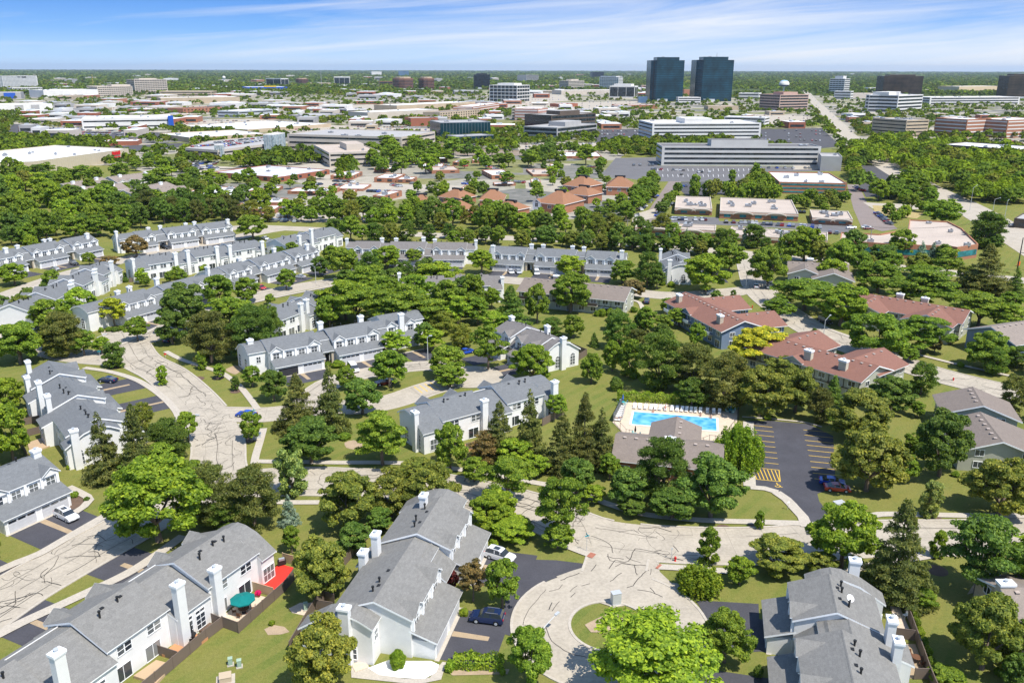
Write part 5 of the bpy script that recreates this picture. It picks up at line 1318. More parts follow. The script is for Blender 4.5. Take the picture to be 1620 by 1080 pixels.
tanb(1149,380.5,1308,391,370,357,'tan-roofed brick office nearest the avenue, partly behind the big round tree', 8)
polyblock([(1329,380),(1415,386),(1503,389),(1515,391),(1548,386),(1522,361),(1500,350),(1439,347),(1437,362),(1392,370),(1331,367)], 5.6, 'angular tan-roofed brick office on the street corner with many roof units', M_BRICKP, M_GRAVELROOF, 'brick_office', 'brick office', 1, TEAL, RG, 9)
# white roofed three-storey brick office, big banded offices
o, L, dep, h = block(1231,306,1338,308.5,287.5,'orange brick office with a bright white roof and two rows of teal windows', ybk=271, style='band', wall=M_BRICKP, roof=M_WROOF, floors=3, glass=TEAL, units=6, frac=0.38)
block(1046,262,1296,263,231,'very long pale grey office with four dark ribbon windows facing the car park', ybk=226, style='band', wall=plain('pale_grey_precast', (0.50, 0.485, 0.455), 0.8, 0.06, 0.1), roof=M_ASPHG, floors=4, units=4, pent=(0.32,0.68,0.25,0.75,4.2), frac=0.42)
block(1297,270,1330,271,247,'grey ribbed annexe at the right end of the very long office', dep=30, style='store', wall=M_GREYC, roof=M_GREYROOF, floors=2, units=1)
block(1031,224,1202,223,195,'white terraced office with long white bands behind the very long one', dep=60, style='band', wall=M_OFFW, roof=M_OFFW, floors=5, units=2, pent=(0.3,0.55,0.05,0.6,4.5), frac=0.38)
block(1145,199,1209,201,184.5,'white rear wing with two dark bands behind the terraced office', dep=30, style='band', wall=M_OFFW, roof=M_OFFW, floors=3, units=1, frac=0.4)
block(456,237,636,243,212,'long beige office with three dark ribbon windows and a glass entrance, left of centre', ybk=203, style='band', wall=M_BEIGE, roof=M_GREYROOF, floors=3, units=5, frac=0.32)
block(522,265,602,262,241.5,'beige office raised on white columns in front of the long beige one', ybk=228, style='band', wall=M_BEIGE, roof=M_GRAVELROOF, floors=3, units=2, pent=(0.45,0.8,0.3,0.7,4), frac=0.35)
block(697,219,776,217,194,'dark teal glass office with a flat silver roof line', dep=45, style='glass', wall=M_TEALG, roof=M_GREYROOF, floors=3, units=2, capm=M_METAL, mod=16)
block(722,229,781,226,216,'low dark wing with a grey roof in front of the teal glass office', dep=22, style='glass', wall=M_TEALG, roof=M_GREYROOF, floors=1, units=1, capm=M_METAL, mod=10)
block(872,209,942,204,182.5,'dark glass office with a stepped top, the rear one of two', dep=45, style='band', wall=M_BROWNB, roof=M_GREYROOF, floors=4, units=1, pent=(0.3,0.75,0.2,0.7,4), frac=0.6)
block(881,223,944,215,202,'dark glass office with a stepped top, the front one of two', dep=42, style='band', wall=M_GREYC, roof=M_GREYROOF, floors=3, units=1, pent=(0.35,0.75,0.2,0.7,4), frac=0.62)
# parking deck with stair towers and cars on its roof
PG = polyblock([(293,234),(344,237.5),(451,224),(436,214),(330,223)], 8.6, 'beige multi-storey car park with a crowd of cars on its roof', M_BEIGE, M_GREYC, 'parking_deck', 'car park', 2, M_DARK, None, 0, 0.3)
block(341,254,353,254,229,'glass stair tower at the near corner of the beige car park', dep=7, style='glass', wall=glassm('pale_stair_glass', (0.30,0.36,0.38), 0.2, 0.3, 0.5), roof=M_OFFW, floors=3, units=0, capm=M_OFFW, mod=4, cat='stair tower', name='stair_tower')
block(434,245,453,241,213,'pale stair tower at the far end of the beige car park', dep=9, style='glass', wall=MATS['pale_stair_glass'], roof=M_OFFW, floors=3, units=0, capm=M_OFFW, mod=4, cat='stair tower', name='stair_tower')
# big store at the left edge
RIBT = siding('ribbed_tan_concrete', (0.50,0.43,0.31), 2.6, True, 0.5)
bb = polyblock([(52.5,255.5),(203,235),(88,229.5),(-80,246),(-80,259)], 9, 'huge ribbed tan store with a white roof and red sign letters at the left edge', RIBT, M_WROOF, 'store_building', 'store', 0, None, None, 12)
def text_obj(name, s, size, mat, parent, loc, rot, ext=0.05):
    cu = bpy.data.curves.new(name, 'FONT'); cu.body = s; cu.size = size; cu.extrude = ext; cu.align_x = 'CENTER'; cu.align_y = 'CENTER'
    o = bpy.data.objects.new(name, cu); COL.objects.link(o); bpy.context.view_layer.update()
    me = bpy.data.meshes.new_from_object(o.evaluated_get(bpy.context.evaluated_depsgraph_get())); bpy.data.objects.remove(o)
    me.materials.clear(); me.materials.append(mat); q = link(name, me, parent, loc); q.rotation_euler = rot; return q
# red sign on the store: rough red strokes above a dark doorway
sg = empty('store_sign', tuple(G(178.5, 251.5))); d_ = G(203,235,9) - G(52.5,255.5,9); sg.rotation_euler = (0,0,math.atan2(d_.y, d_.x)); tag(sg, 'two rows of red sign letters over the dark store entrance', 'sign')
a_ = G(52.5,255.5,9); a_.z = 0; u_ = Vector((d_.x, d_.y, 0)).normalized(); nn_ = Vector((u_.y, -u_.x, 0))
L_ = Vector((d_.x, d_.y, 0)).length; sg.location = a_ + u_*L_*0.845 + nn_*0.3
for k, (x0, x1, z0, z1) in enumerate([(-5.2,-3.2,5.4,8.2),(-3.0,-1.0,5.3,7.9),(-0.8,1.2,5.4,8.0),(1.4,3.2,5.3,7.9),(3.4,5.0,5.4,8.4)]):
    mb = MB(); mb.box(x0, x1, -0.25, 0, z0, z1, M_REDP); mb.build('sign_letter', sg)
for x0, x1 in ((-4.5,-2.2),(-1.6,0.8),(1.6,4.6)):
    mb = MB(); mb.box(x0, x1, -0.25, 0, 3.2, 4.2, M_REDP); mb.build('sign_letter', sg)
mb = MB(); mb.box(-4.5, 2.0, -0.1, 0, 0, 2.7, M_DARK); mb.build('entrance', sg)
# brown roofed apartments in front of the store
for S, E, hw, lab, dm in (((98,291),(160,281),8,'brown-roofed apartment house with two gables in front of the big tan store',(6,)), ((112,299),(190,290),7,'long brown-roofed apartment house just behind the tall left-hand trees',(4,)),
                      ((172,280),(240,272),8,'brown-roofed apartment house with a pale gable and white chimneys',(3,9)), ((196,301),(262,288),8,'brown-roofed apartment house with the tallest white gable, nearest of its group',(3,)), ((252,297),(290,294),6,'low brown-roofed apartment house at the right of its group',())):
    a, rz, L = frame(S, E, 8.5)
    condo(a, rz, L, 0, L, 8.5, -hw, hw, lab, M_OFFW, M_ROOF_TAN, cat='apartment house', group='brown-roofed apartment houses', dormers=dm, chim=((L*0.2,-2,M_TRIM),(L*0.8,-2,M_TRIM)) if dm else (), sides=False)
    add_foot([a, a + Vector((math.cos(rz), math.sin(rz), 0))*L, a + Vector((math.cos(rz), math.sin(rz), 0))*L + Vector((-math.sin(rz), math.cos(rz), 0))*8, a + Vector((-math.sin(rz), math.cos(rz), 0))*8])
TOWERG = None
def tower_glass(name, c):
    m, nt, b = new_mat(name)
    co = objco(nt); sx = nt.nodes.new('ShaderNodeSeparateXYZ'); nt.links.new(co, sx.inputs[0])
    def line(sock, p, w):
        d = N(nt, 'ShaderNodeMath', operation='DIVIDE'); nt.links.new(sock, d.inputs[0]); d.inputs[1].default_value = p
        f = N(nt, 'ShaderNodeMath', operation='FRACT'); nt.links.new(d.outputs[0], f.inputs[0])
        g_ = N(nt, 'ShaderNodeMath', operation='LESS_THAN'); nt.links.new(f.outputs[0], g_.inputs[0]); g_.inputs[1].default_value = w; return g_.outputs[0]
    ad = N(nt, 'ShaderNodeMath', operation='ADD'); nt.links.new(sx.outputs[0], ad.inputs[0]); nt.links.new(sx.outputs[1], ad.inputs[1])
    l1 = line(sx.outputs[2], 4.0, 0.28); l2 = line(ad.outputs[0], 3.0, 0.12)
    mx = N(nt, 'ShaderNodeMath', operation='MAXIMUM'); nt.links.new(l1, mx.inputs[0]); nt.links.new(l2, mx.inputs[1])
    base = ramp(nt, noise(nt, co, 0.045, 4), [(0.35, mul(c, 0.45)), (0.65, mul(c, 1.6))])
    nt.links.new(mixc(nt, mx.outputs[0], base, mul(c, 0.35)), b.inputs['Base Color']); b.inputs['Roughness'].default_value = 0.2; b.inputs['Specular IOR Level'].default_value = 0.45; return m
TG = tower_glass('tower_curtain_wall', (0.007, 0.042, 0.064)); TG2 = tower_glass('dark_tower_curtain_wall', (0.007, 0.014, 0.02)); TB = tower_glass('bronze_tower_grid', (0.052, 0.038, 0.026))
def tower(x0, yb, x1, yt, label, dep, m=None, rot=0.0, notch=True, pent=True):
    a, b = G(x0, yb), G(x1, yb); L = (b-a).length*0.97; rz = math.atan2((b-a).y, (b-a).x); h = height_for(a, yt)
    root = empty('office_tower', tuple(a), rz); tag(root, label, 'office tower'); add_foot([a, b, b+Vector((0, dep, 0)), a+Vector((0, dep, 0))]); m = m or TG
    c = L*0.16
    P = [(0,c),(c*0.9,0.0),(L-c*0.2,c*0.4),(L,dep-c),(L-c,dep),(0,dep)] if notch else [(0,0),(L,0),(L,dep),(0,dep)]
    mb = MB(); mb.prism_z(P, 0, h, m, M_GREYROOF); mb.build('glass_shaft', root)
    if pent:
        q = 0.17; mb = MB(); mb.box(L*q, L*(1-q), dep*0.2, dep*0.85, h+0.01, h + h*0.075, m, M_GREYROOF); mb.build('roof_crown', root)
        mb = MB(); mb.box(L*0.35, L*0.42, dep*0.4, dep*0.5, h*1.075+0.01, h*1.09, M_METAL); mb.build('rooftop_unit', root)
    mb = MB(); mb.box(-0.3, L+0.3, c-0.9 if notch else -0.6, c-0.6 if notch else -0.3, 0, 5, M_DARKG) if False else mb.box(L*0.2, L*0.5, -2.5, 0.0, 0, 6, M_GALV, M_GALV); mb.build('entrance_hall', root)
    return root, L, h
t1, L1, h1 = tower(1029, 161, 1083.5, 95.5, 'dark teal glass tower, the left one of the twin towers', 60)
t2, L2, h2 = tower(1100.5, 161, 1161.5, 95, 'dark teal glass tower with a roof mast, the right one of the twin towers', 60)
mb = MB(); mb.tube((0,0,0), (0,0,h2*0.1), 0.7, 0.3, M_METAL, 6); mb.build('mast', t2, (L2*0.56, 25, h2*1.075))
tower(750, 141, 776, 118, 'black-blue glass block left of the white grid building', 45, TG2, notch=False, pent=True)
B = block
B(774.5,161,818,162,134.5,'white square-grid building with black glass and an arcade at its foot', dep=60, style='grid', wall=M_OFFW, roof=M_OFFW, floors=5, piers=7, units=2, pent=(0.2,0.8,0.2,0.8,4), frac=0.72)
tower(1395.5, 151, 1459, 120.5, 'dark bronze slab tower with a small crown, centre right', 45, TB, notch=False)
tower(1591, 157, 1652, 120, 'dark bronze slab tower cut off by the right edge', 45, TB, notch=False)
B(1372,177,1418,178,150,'white and black banded office with a bent front, before the bronze slab', dep=60, style='band', wall=M_OFFW, roof=M_OFFW, floors=5, units=1, frac=0.5, pent=(0.5,1.0,0.3,0.8,5))
B(1418,178.5,1457,176,151,'right-hand half of the bent black and white banded office', dep=60, style='band', wall=M_OFFW, roof=M_OFFW, floors=5, units=1, frac=0.5, pent=(0.0,0.4,0.3,0.8,5))
B(1310.5,150,1334,150.5,124.5,'slim white grid tower with a dark cap beside the wide road', dep=40, style='grid', wall=M_OFFW, roof=M_GREYROOF, floors=8, piers=5, units=0, pent=(0.25,0.8,0.2,0.8,8), frac=0.5)
B(1319,157,1345,157.5,144,'lower white wing at the foot of the slim white tower', dep=30, style='band', wall=M_OFFW, roof=M_OFFW, floors=3, units=1, frac=0.4)
B(1232,176.5,1277,175.5,150,'pink-brown banded office with a terracotta roof box, left of the wide road', dep=55, style='band', wall=plain('pinkish_precast', (0.46,0.33,0.27), 0.8, 0.05), roof=M_BRICKP, floors=6, units=0, frac=0.5, pent=(0.25,0.75,0.2,0.7,4))
B(1431,218,1466,216.5,190,'tan five-storey block with a plain end wall', dep=48, style='band', wall=M_TANW, roof=M_GREYROOF, floors=5, units=5, frac=0.3)
B(1526,218,1564,216,189,'brick and white banded apartment block, the left of two at the right edge', dep=40, style='band', wall=M_BRICKP, roof=M_OFFW, floors=5, units=2, frac=0.3, glass=M_OFFW)
B(1590,219,1650,216,190,'brick and white banded apartment block, the right of two at the right edge', dep=40, style='band', wall=M_BRICKP, roof=M_OFFW, floors=5, units=2, frac=0.3, glass=M_OFFW)
B(1562,215,1592,216,203,'white low link between the two banded brick blocks', dep=20, style='band', wall=M_OFFW, roof=M_OFFW, floors=2, units=0, frac=0.4)
B(1470,166,1612,165,154,'very long white banded office in front of the right-edge tower', dep=60, style='band', wall=M_OFFW, roof=M_OFFW, floors=3, units=5, frac=0.45)
B(1516,149,1590,148,137,'long cream store wall before the woods at the right', dep=80, style='store', wall=plain('cream_store_wall', (0.62,0.48,0.30), 0.8, 0.05), roof=M_OFFW, floors=1, cat='store', name='store_building')
B(1455,147,1516,147,142,'long low pale building left of the cream store', dep=50, style='store', wall=M_BEIGE, roof=M_OFFW, floors=1, cat='store', name='store_building')
B(1375,146,1397,146,139,'low white and dark building left of the bronze slab', dep=40, style='band', wall=M_OFFW, roof=M_OFFW, floors=1, frac=0.4)
B(1345,155,1393,155,148,'long beige hall behind the banded bent office', dep=60, style='store', wall=M_BEIGE, roof=M_BEIGE, floors=1)
B(1168,157,1200,157.5,147,'cream building with arched openings right of the twin towers', dep=40, style='band', wall=M_OFFW, roof=M_OFFW, floors=2, frac=0.3)
B(1072.5,165,1108,165,154,'white banded low building between the feet of the twin towers', dep=20, style='band', wall=M_OFFW, roof=M_OFFW, floors=3, frac=0.4, units=0)
B(1082,152,1101,152,142,'orange brick hall seen between the twin towers', dep=40, style='store', wall=M_BRICKP, roof=M_BEIGE, floors=1, units=0)
B(1120,174,1168,174,167.5,'beige low building in front of the right twin tower', dep=30, style='store', wall=M_TANW, roof=M_BEIGE, floors=1, units=1)
B(948,140,978,140.5,122,'white office with a fine window grid and a black cap', dep=35, style='grid', wall=M_OFFW, roof=M_BLACK, floors=8, piers=10, units=0, frac=0.4, pent=(0.02,0.85,0.1,0.9,4))
B(964,154.5,1003.5,155,136,'black glass block framed by white fins, left of the twin towers', dep=45, style='grid', wall=M_OFFW, roof=M_OFFW, floors=1, piers=3, units=0, frac=0.8, pent=(0.15,0.85,0.1,0.9,5))
B(937,125,955,125,114,'distant dark grey block above the fine-grid white office', dep=60, style='glass', wall=TG2, roof=M_GREYROOF, floors=1, units=0, sides=False)
B(899.5,142,924,141,128,'beige ribbed office with stacked ledges, centre', dep=40, style='band', wall=M_BEIGE, roof=M_BEIGE, floors=6, units=0, frac=0.4, pent=(0.25,0.75,0.2,0.7,5))
B(833,131.5,852,131,119,'grey-blue distant block left of centre', dep=60, style='band', wall=M_GREYC, roof=M_OFFW, floors=7, units=0, frac=0.5, sides=False)
def oct_tower(px, yb, w, yt, label):
    g_ = G(px, yb); d = depth_at((g_.x, g_.y, 20)); r = w/2*d/F_PX; h = height_for(g_, yt); root = empty('round_office_tower', tuple(g_)); tag(root, label, 'office tower', 'copper-banded round towers')
    n = 12; C = lambda rr: [(rr*math.cos(2*math.pi*(k+.5)/n), rr*math.sin(2*math.pi*(k+.5)/n)) for k in range(n)]
    mb = MB(); mb.prism_z(C(r), 0, h, M_COPPER, M_COPPER); mb.build('wall', root)
    for k in range(7):
        z0 = h*(0.06+k*0.125); mb = MB(); mb.prism_z(C(r+0.5), z0, z0 + h*0.055, M_DARKG, M_COPPER, True); mb.build('window_band', root)
    mb = MB(); mb.prism_z(C(r*0.75), h+0.01, h*1.12, M_TANW, M_TANW); mb.build('roof_crown', root); add_foot([g_+Vector((-r,-r,0)), g_+Vector((r,-r,0)), g_+Vector((r,r,0)), g_+Vector((-r,r,0))])
oct_tower(638, 143, 33, 124, 'wider copper-banded round tower left of centre'); oct_tower(675, 142.5, 25, 124, 'narrower copper-banded round tower just right of the wider one'); oct_tower(478, 134, 20, 125, 'distant low copper-brown round tower right of the blue store')
B(421.5,137.5,445,138,124,'black glass block in a white portal frame behind the blue store', dep=40, style='grid', wall=M_OFFW, roof=M_OFFW, floors=1, piers=2, units=0, frac=0.8)
B(529,136.5,553.5,136.5,121.5,'black glass block in a white portal frame right of the radio mast', dep=40, style='grid', wall=M_OFFW, roof=M_OFFW, floors=1, piers=3, units=0, frac=0.8)
ik = B(391,145.5,455,145,138,'bright blue store with a yellow roof strip', dep=120, style='store', wall=M_BLUEP, roof=M_OFFW, floors=1, units=0, cat='store', name='store_building')
mb = MB(); mb.box(ik[1]*0.42, ik[1]*0.72, -0.5, 0.5, ik[3]+0.02, ik[3]+3.5, plain('yellow_panel', (0.75,0.5,0.03), 0.5)); mb.build('roof_sign_strip', ik[0])
B(360,145,391,145,142,'low blue wing left of the bright blue store', dep=60, style='store', wall=M_BLUEP, roof=M_OFFW, floors=1, units=0)
B(588,121,604,121,113.5,'distant white block left of a blue glass one', dep=80, style='store', wall=M_OFFW, roof=M_OFFW, floors=1, units=0); B(631,121.5,647,121.5,112.5,'distant blue glass block above the copper towers', dep=60, style='glass', wall=glassm('blue_glass', (0.08,0.14,0.22), 0.2, 0.2, 0.02), roof=M_OFFW, floors=1, units=0, sides=False)
B(600,137,621,137,129,'reddish low block left of the wider copper tower', dep=40, style='band', wall=M_COPPER, roof=M_OFFW, floors=2, units=0)
ho = B(7,143.5,61,141.5,120.5,'pale slab hotel with a fine window grid at the left edge', dep=40, style='grid', wall=M_OFFW, roof=M_OFFW, floors=11, piers=26, units=0, frac=0.45, glass=plain('hotel_window_grey', (0.16,0.19,0.21), 0.4))
for u0, u1, z in ((0.42,0.5,-3.2),(0.54,0.6,-3.0),(0.61,0.68,-3.0),(0.55,0.68,-5.2)):
    mb = MB(); mb.box(ho[1]*u0, ho[1]*u1, -0.9, -0.7, ho[3]+z-1.0, ho[3]+z+0.6, M_BLACK); mb.build('roof_lettering', ho[0])
B(21,148.5,68,147.5,139,'low gridded podium in front of the pale slab hotel', dep=30, style='grid', wall=M_OFFW, roof=M_OFFW, floors=3, piers=14, units=0, frac=0.4)
bl = B(-20,157,34,156.5,146.5,'grey store with a bright blue entrance panel at the left edge', dep=60, style='store', wall=M_GREYC, roof=M_OFFW, floors=1, units=0, cat='store', name='store_building')
mb = MB(); mb.box(bl[1]*0.5, bl[1]*0.84, -1.2, -0.3, 1.0, bl[3]-1.0, M_BLUEP); mb.build('entrance_panel', bl[0])
B(70,155,156,153,143,'long white windowless store left of the beige offices', dep=80, style='store', wall=M_OFFW, roof=M_OFFW, floors=1, cat='store', name='store_building')
B(156,153,211,152,137,'wide beige five-storey office with a window grid, left', dep=60, style='grid', wall=M_BEIGE, roof=M_BEIGE, floors=5, piers=16, units=1, frac=0.4, pent=(0.45,1.0,0.2,0.8,4))
B(138,145,166,145,136,'beige office wing behind the wide five-storey one', dep=40, style='band', wall=M_BEIGE, roof=M_BEIGE, floors=4, units=0, frac=0.35)
B(215,150.5,266,149.5,126,'tall beige office block with a deep window grid, left', dep=50, style='grid', wall=M_BEIGE, roof=M_BEIGE, floors=8, piers=13, units=1, frac=0.45, pent=(0.2,0.75,0.2,0.8,3))
B(253,152,335,152,144.5,'low beige and brick row right of the tall beige block', dep=60, style='band', wall=M_TANW, roof=M_BEIGE, floors=2, units=0, frac=0.3)
wb = B(-10,177,84,174.5,166,'white warehouse with two large grey doors at the left edge', dep=60, style='store', wall=M_OFFW, roof=M_WROOF, floors=1, cat='warehouse', name='warehouse', units=0)
for u0, u1 in ((0.36,0.5),(0.63,0.77)): mb = MB(); mb.box(wb[1]*u0, wb[1]*u1, -0.6, -0.05, 0.2, wb[3]-1.5, M_GREYC); mb.build('loading_door', wb[0])
wo_ = B(131,206,273,203,188,'long white two-storey office with a bright blue entrance at its right end', dep=70, style='band', wall=M_OFFW, roof=M_WROOF, floors=2, frac=0.25, units=6)
mb = MB(); mb.box(wo_[1]*0.96, wo_[1]*1.02, -4, 6, 0, wo_[3]*1.12, M_BLUEP); mb.build('entrance_tower', wo_[0])
B(300,226,425,219,217.5,'long white-roofed store behind the car park, front one', ybk=209, style='store', wall=M_TANW, roof=M_WROOF, floors=1, cat='store', name='store_building', units=8)
B(392,211,524,201,205,'long white-roofed store behind the car park, rear one', ybk=195, style='store', wall=M_TANW, roof=M_WROOF, floors=1, cat='store', name='store_building', units=8)
B(157,231,218,230,224,'low brick restaurant with a pale roof behind the tan store', dep=25, style='store', wall=M_BRICK, roof=M_OFFW, floors=1, cat='restaurant', name='restaurant')
B(255,165,380,163,155,'long beige and brick shopping row right of the white office', dep=60, style='store', wall=M_TANW, roof=M_OFFW, floors=1, cat='store', name='store_building')
B(290,180,352,177,172,'brick row houses in a reddish strip left of centre', dep=40, style='brick', wall=M_BRICKP, roof=M_COPPER, floors=2)
B(378,187,432,183,176,'grey and white car dealer hall with dark glass', dep=40, style='band', wall=M_GALV, roof=M_OFFW, floors=2, frac=0.3)
B(504,190,540,186,183,'grey flat hall left of the red brick box', dep=50, style='store', wall=M_GREYC, roof=M_GREYROOF, floors=1)
B(549,180,580,179,173,'white and blue fronted store left of centre', dep=30, style='band', wall=M_OFFW, roof=M_GREYROOF, floors=1)
B(582,190,694,184,178,'long white-roofed store with a beige wall behind the red brick box', dep=45, style='store', wall=M_BEIGE, roof=M_WROOF, floors=1, cat='store', name='store_building')
B(650,200,693,199,187,'red brick box with three blank bays, centre left', dep=30, style='store', wall=M_BRICK, roof=M_GREYROOF, floors=1, units=1)
B(628,177,752,170,167,'long low store with a bright white roof and beige wall, centre', dep=55, style='store', wall=M_TANW, roof=M_WROOF, floors=1, cat='store', name='store_building')
B(696,190,762,184,178,'cream and brick row of small apartments, centre', dep=30, style='brick', wall=M_TANW, roof=M_ROOF_TAN, floors=3)
B(748,181,790,174,169,'brick and white banded apartments left of the pink one', dep=35, style='band', wall=M_BRICKP, roof=M_OFFW, floors=3, frac=0.3, glass=M_OFFW)
B(814,191,851,192,172,'pink brick apartment house with white bays, centre', dep=40, style='grid', wall=plain('pink_brick', (0.42,0.22,0.17), 0.8), roof=M_OFFW, floors=4, frac=0.35, units=1, glass=M_OFFW)
B(851,191,866,187,172,'pale end wing of the pink brick apartment house', dep=40, style='band', wall=M_BEIGE, roof=M_OFFW, floors=4, frac=0.35, units=0)
B(886,170,914,169,164.5,'small brick restaurant with a white roof', dep=30, style='store', wall=M_BRICK, roof=M_OFFW, floors=1, cat='restaurant', name='restaurant')
B(888,150,1000,149,143,'long beige mall wing left of the twin towers', dep=70, style='store', wall=M_BEIGE, roof=M_OFFW, floors=1, cat='store', name='store_building')
B(972,172,1040,172,166,'low brick and cream store before the left twin tower', dep=35, style='store', wall=M_BRICKP, roof=M_OFFW, floors=1, cat='store', name='store_building')
B(1010,163,1024,163,153,'blue glass kiosk-like block before the left twin tower', dep=12, style='glass', wall=MATS['blue_glass'], roof=M_GREYROOF, floors=1, units=0)
B(1485,247,1620,258,228,'long white-roofed low building among trees at the right edge', dep=45, style='band', wall=M_BROWNB, roof=M_WROOF, floors=1, frac=0.5, units=3)
B(1463,256,1522,262,250,'tan-roofed low building in the woods at the right', dep=35, style='store', wall=M_TANW, roof=M_GRAVELROOF, floors=1, units=1)
B(1380,212,1418,214,205,'grey gabled low house cluster left of the tan block', dep=25, style='store', wall=M_GREYC, roof=M_ROOF, floors=1, units=0)
B(1348,191,1368,190,180,'white arched pavilion by the lawn near the wide road', dep=20, style='band', wall=M_OFFW, roof=M_OFFW, floors=1, units=0)
B(1602,360,1660,366,345,'dark brown low house at the right edge beyond the wide road', dep=20, style='brick', wall=M_BROWNB, roof=M_GREYROOF, floors=1, units=0)
# domed white hall, water tower, masts, crane
def lathe_thing(name, px, yb, prof, label, cat, m, parts=None):
    g_ = G(px, yb); d = depth_at((g_.x, g_.y, 20)); s = d/F_PX; root = empty(name, tuple(g_)); tag(root, label, cat)
    for nm, pr, mm in prof:
        mb = MB(); mb.lathe([(r*s, z*s) for r, z in pr], mm, 18); mb.build(nm, root, smooth=True)
    return root
M_LTBLUE = plain('pale_blue_paint', (0.30,0.45,0.75), 0.4)
lathe_thing('water_tower', 1239, 148.5, [('stem', [(2.0,0),(1.2,2),(1.0,6),(1.3,9),(3.4,11.2)], M_OFFW), ('tank', [(3.4,11.2),(7.0,12.0),(8.1,13.5)], plain('navy_band', (0.06,0.09,0.28),0.4)), ('tank_dome', [(8.1,13.5),(8.1,15),(7.4,17),(5.8,18.9)], M_OFFW), ('tank_cap', [(5.8,18.9),(3.5,20.2),(0,20.7)], M_LTBLUE)], 'round water tower with a white and blue dome above the banded office', 'water tower', None)
lathe_thing('water_tower', 355, 131, [('stem', [(1.0,0),(0.9,5)], M_OFFW), ('tank', [(0.9,5),(2.2,6.2),(2.6,7.6),(2.0,9.4),(0,10.2)], M_OFFW)], 'small white distant water tower over the woods on the left', 'water tower', None)
def mast(px, yb, yt, label, m=None, r=0.8, name='radio_mast', cat='mast'):
    g_ = G(px, yb); h = height_for(g_, yt); root = empty(name, tuple(g_)); tag(root, label, cat)
    for k in range(3):
        a = 2*math.pi*k/3; mb = MB(); mb.tube((math.cos(a)*r*2,math.sin(a)*r*2,0), (math.cos(a)*r*0.5,math.sin(a)*r*0.5,h), r*0.3, r*0.25, m or M_GALV, 5); mb.build('leg', root)
    mb = MB()
    n = 14
    for k in range(n):
        z0, z1 = h*k/n, h*(k+1)/n; q0 = 2-1.5*k/n; q1 = 2-1.5*(k+1)/n
        for j in range(3):
            a, b_ = 2*math.pi*j/3, 2*math.pi*(j+1)/3; mb.tube((math.cos(a)*r*q0, math.sin(a)*r*q0, z0), (math.cos(b_)*r*q1, math.sin(b_)*r*q1, z1), r*0.16, r*0.16, M_REDP if k % 3 == 0 and m is None else (m or M_GALV), 4, False)
    mb.build('bracing', root)
mast(509, 139, 112, 'red and white lattice radio mast left of centre'); mast(148, 137, 118, 'slanting yellow crane jib over the woods on the left', plain('crane_yellow', (0.6,0.38,0.08), 0.5), name='crane', cat='crane')
# many more low roofs between the trees
FILLM = [(M_OFFW,M_WROOF),(M_TANW,M_GRAVELROOF),(M_BRICKP,M_WROOF),(M_BEIGE,M_OFFW),(M_GREYC,M_GREYROOF),(M_BRICK,M_OFFW)]
FWORD = ['white','tan','brick and white','beige','grey','dark brick']
def fill(poly, n, wpx, dep, hgt, what):
    got = 0
    for _ in range(n*40):
        if got >= n: break
        px, py = rnd.uniform(min(p[0] for p in poly), max(p[0] for p in poly)), rnd.uniform(min(p[1] for p in poly), max(p[1] for p in poly))
        if not in_poly(px, py, poly): continue
        g_ = G(px, py); d = depth_at((g_.x, g_.y, 0)); w = rnd.uniform(*wpx)*d/F_PX; dp = rnd.uniform(*dep)
        if in_foot(g_.x, g_.y, 6) or in_foot(g_.x+w, g_.y, 6) or in_foot(g_.x+w/2, g_.y+dp, 6) or not free(g_.x, g_.y, 8) or not free(g_.x+w, g_.y, 8): continue
        k = rnd.randrange(6); h = rnd.uniform(*hgt); root = empty('low_building', tuple(g_), rnd.uniform(-0.15, 0.15)); tag(root, 'small %s flat-roofed building %s' % (FWORD[k], what), 'low building', 'small %s flat-roofed buildings %s' % (FWORD[k], what))
        mb = MB(); mb.box(0, w, 0, dp, 0, h, FILLM[k][0], FILLM[k][1]); mb.build('wall', root)
        mb = MB(); mb.box(w*0.1, w*0.9, -0.2, -0.004, h*0.25, h*0.6, M_BANDG); mb.build('window_band', root)
        mb = MB(); mb.box(w*0.3, w*0.5, dp*0.3, dp*0.6, h+0.01, h+1.6, M_GALV); mb.build('rooftop_unit', root)
        add_foot([g_, g_+Vector((w,0,0)), g_+Vector((w,dp,0)), g_+Vector((0,dp,0))]); got += 1
fill([(20,225),(20,160),(620,160),(900,160),(1000,180),(1000,200),(880,230),(640,205),(290,215)], 95, (14,46), (20,45), (5,9), 'in the shopping district')
fill([(1170,215),(1170,170),(1230,180),(1380,190),(1500,185),(1620,190),(1620,215),(1300,225)], 14, (14,34), (20,35), (5,9), 'between the right-hand offices')
fill([(60,158),(60,134),(560,134),(1020,134),(1020,158)], 90, (12,40), (40,90), (6,11), 'in the middle distance')
fill([(-20,133),(-20,116),(1640,114),(1640,121),(1200,124),(1000,131)], 90, (4,16), (80,200), (10,26), 'near the horizon')
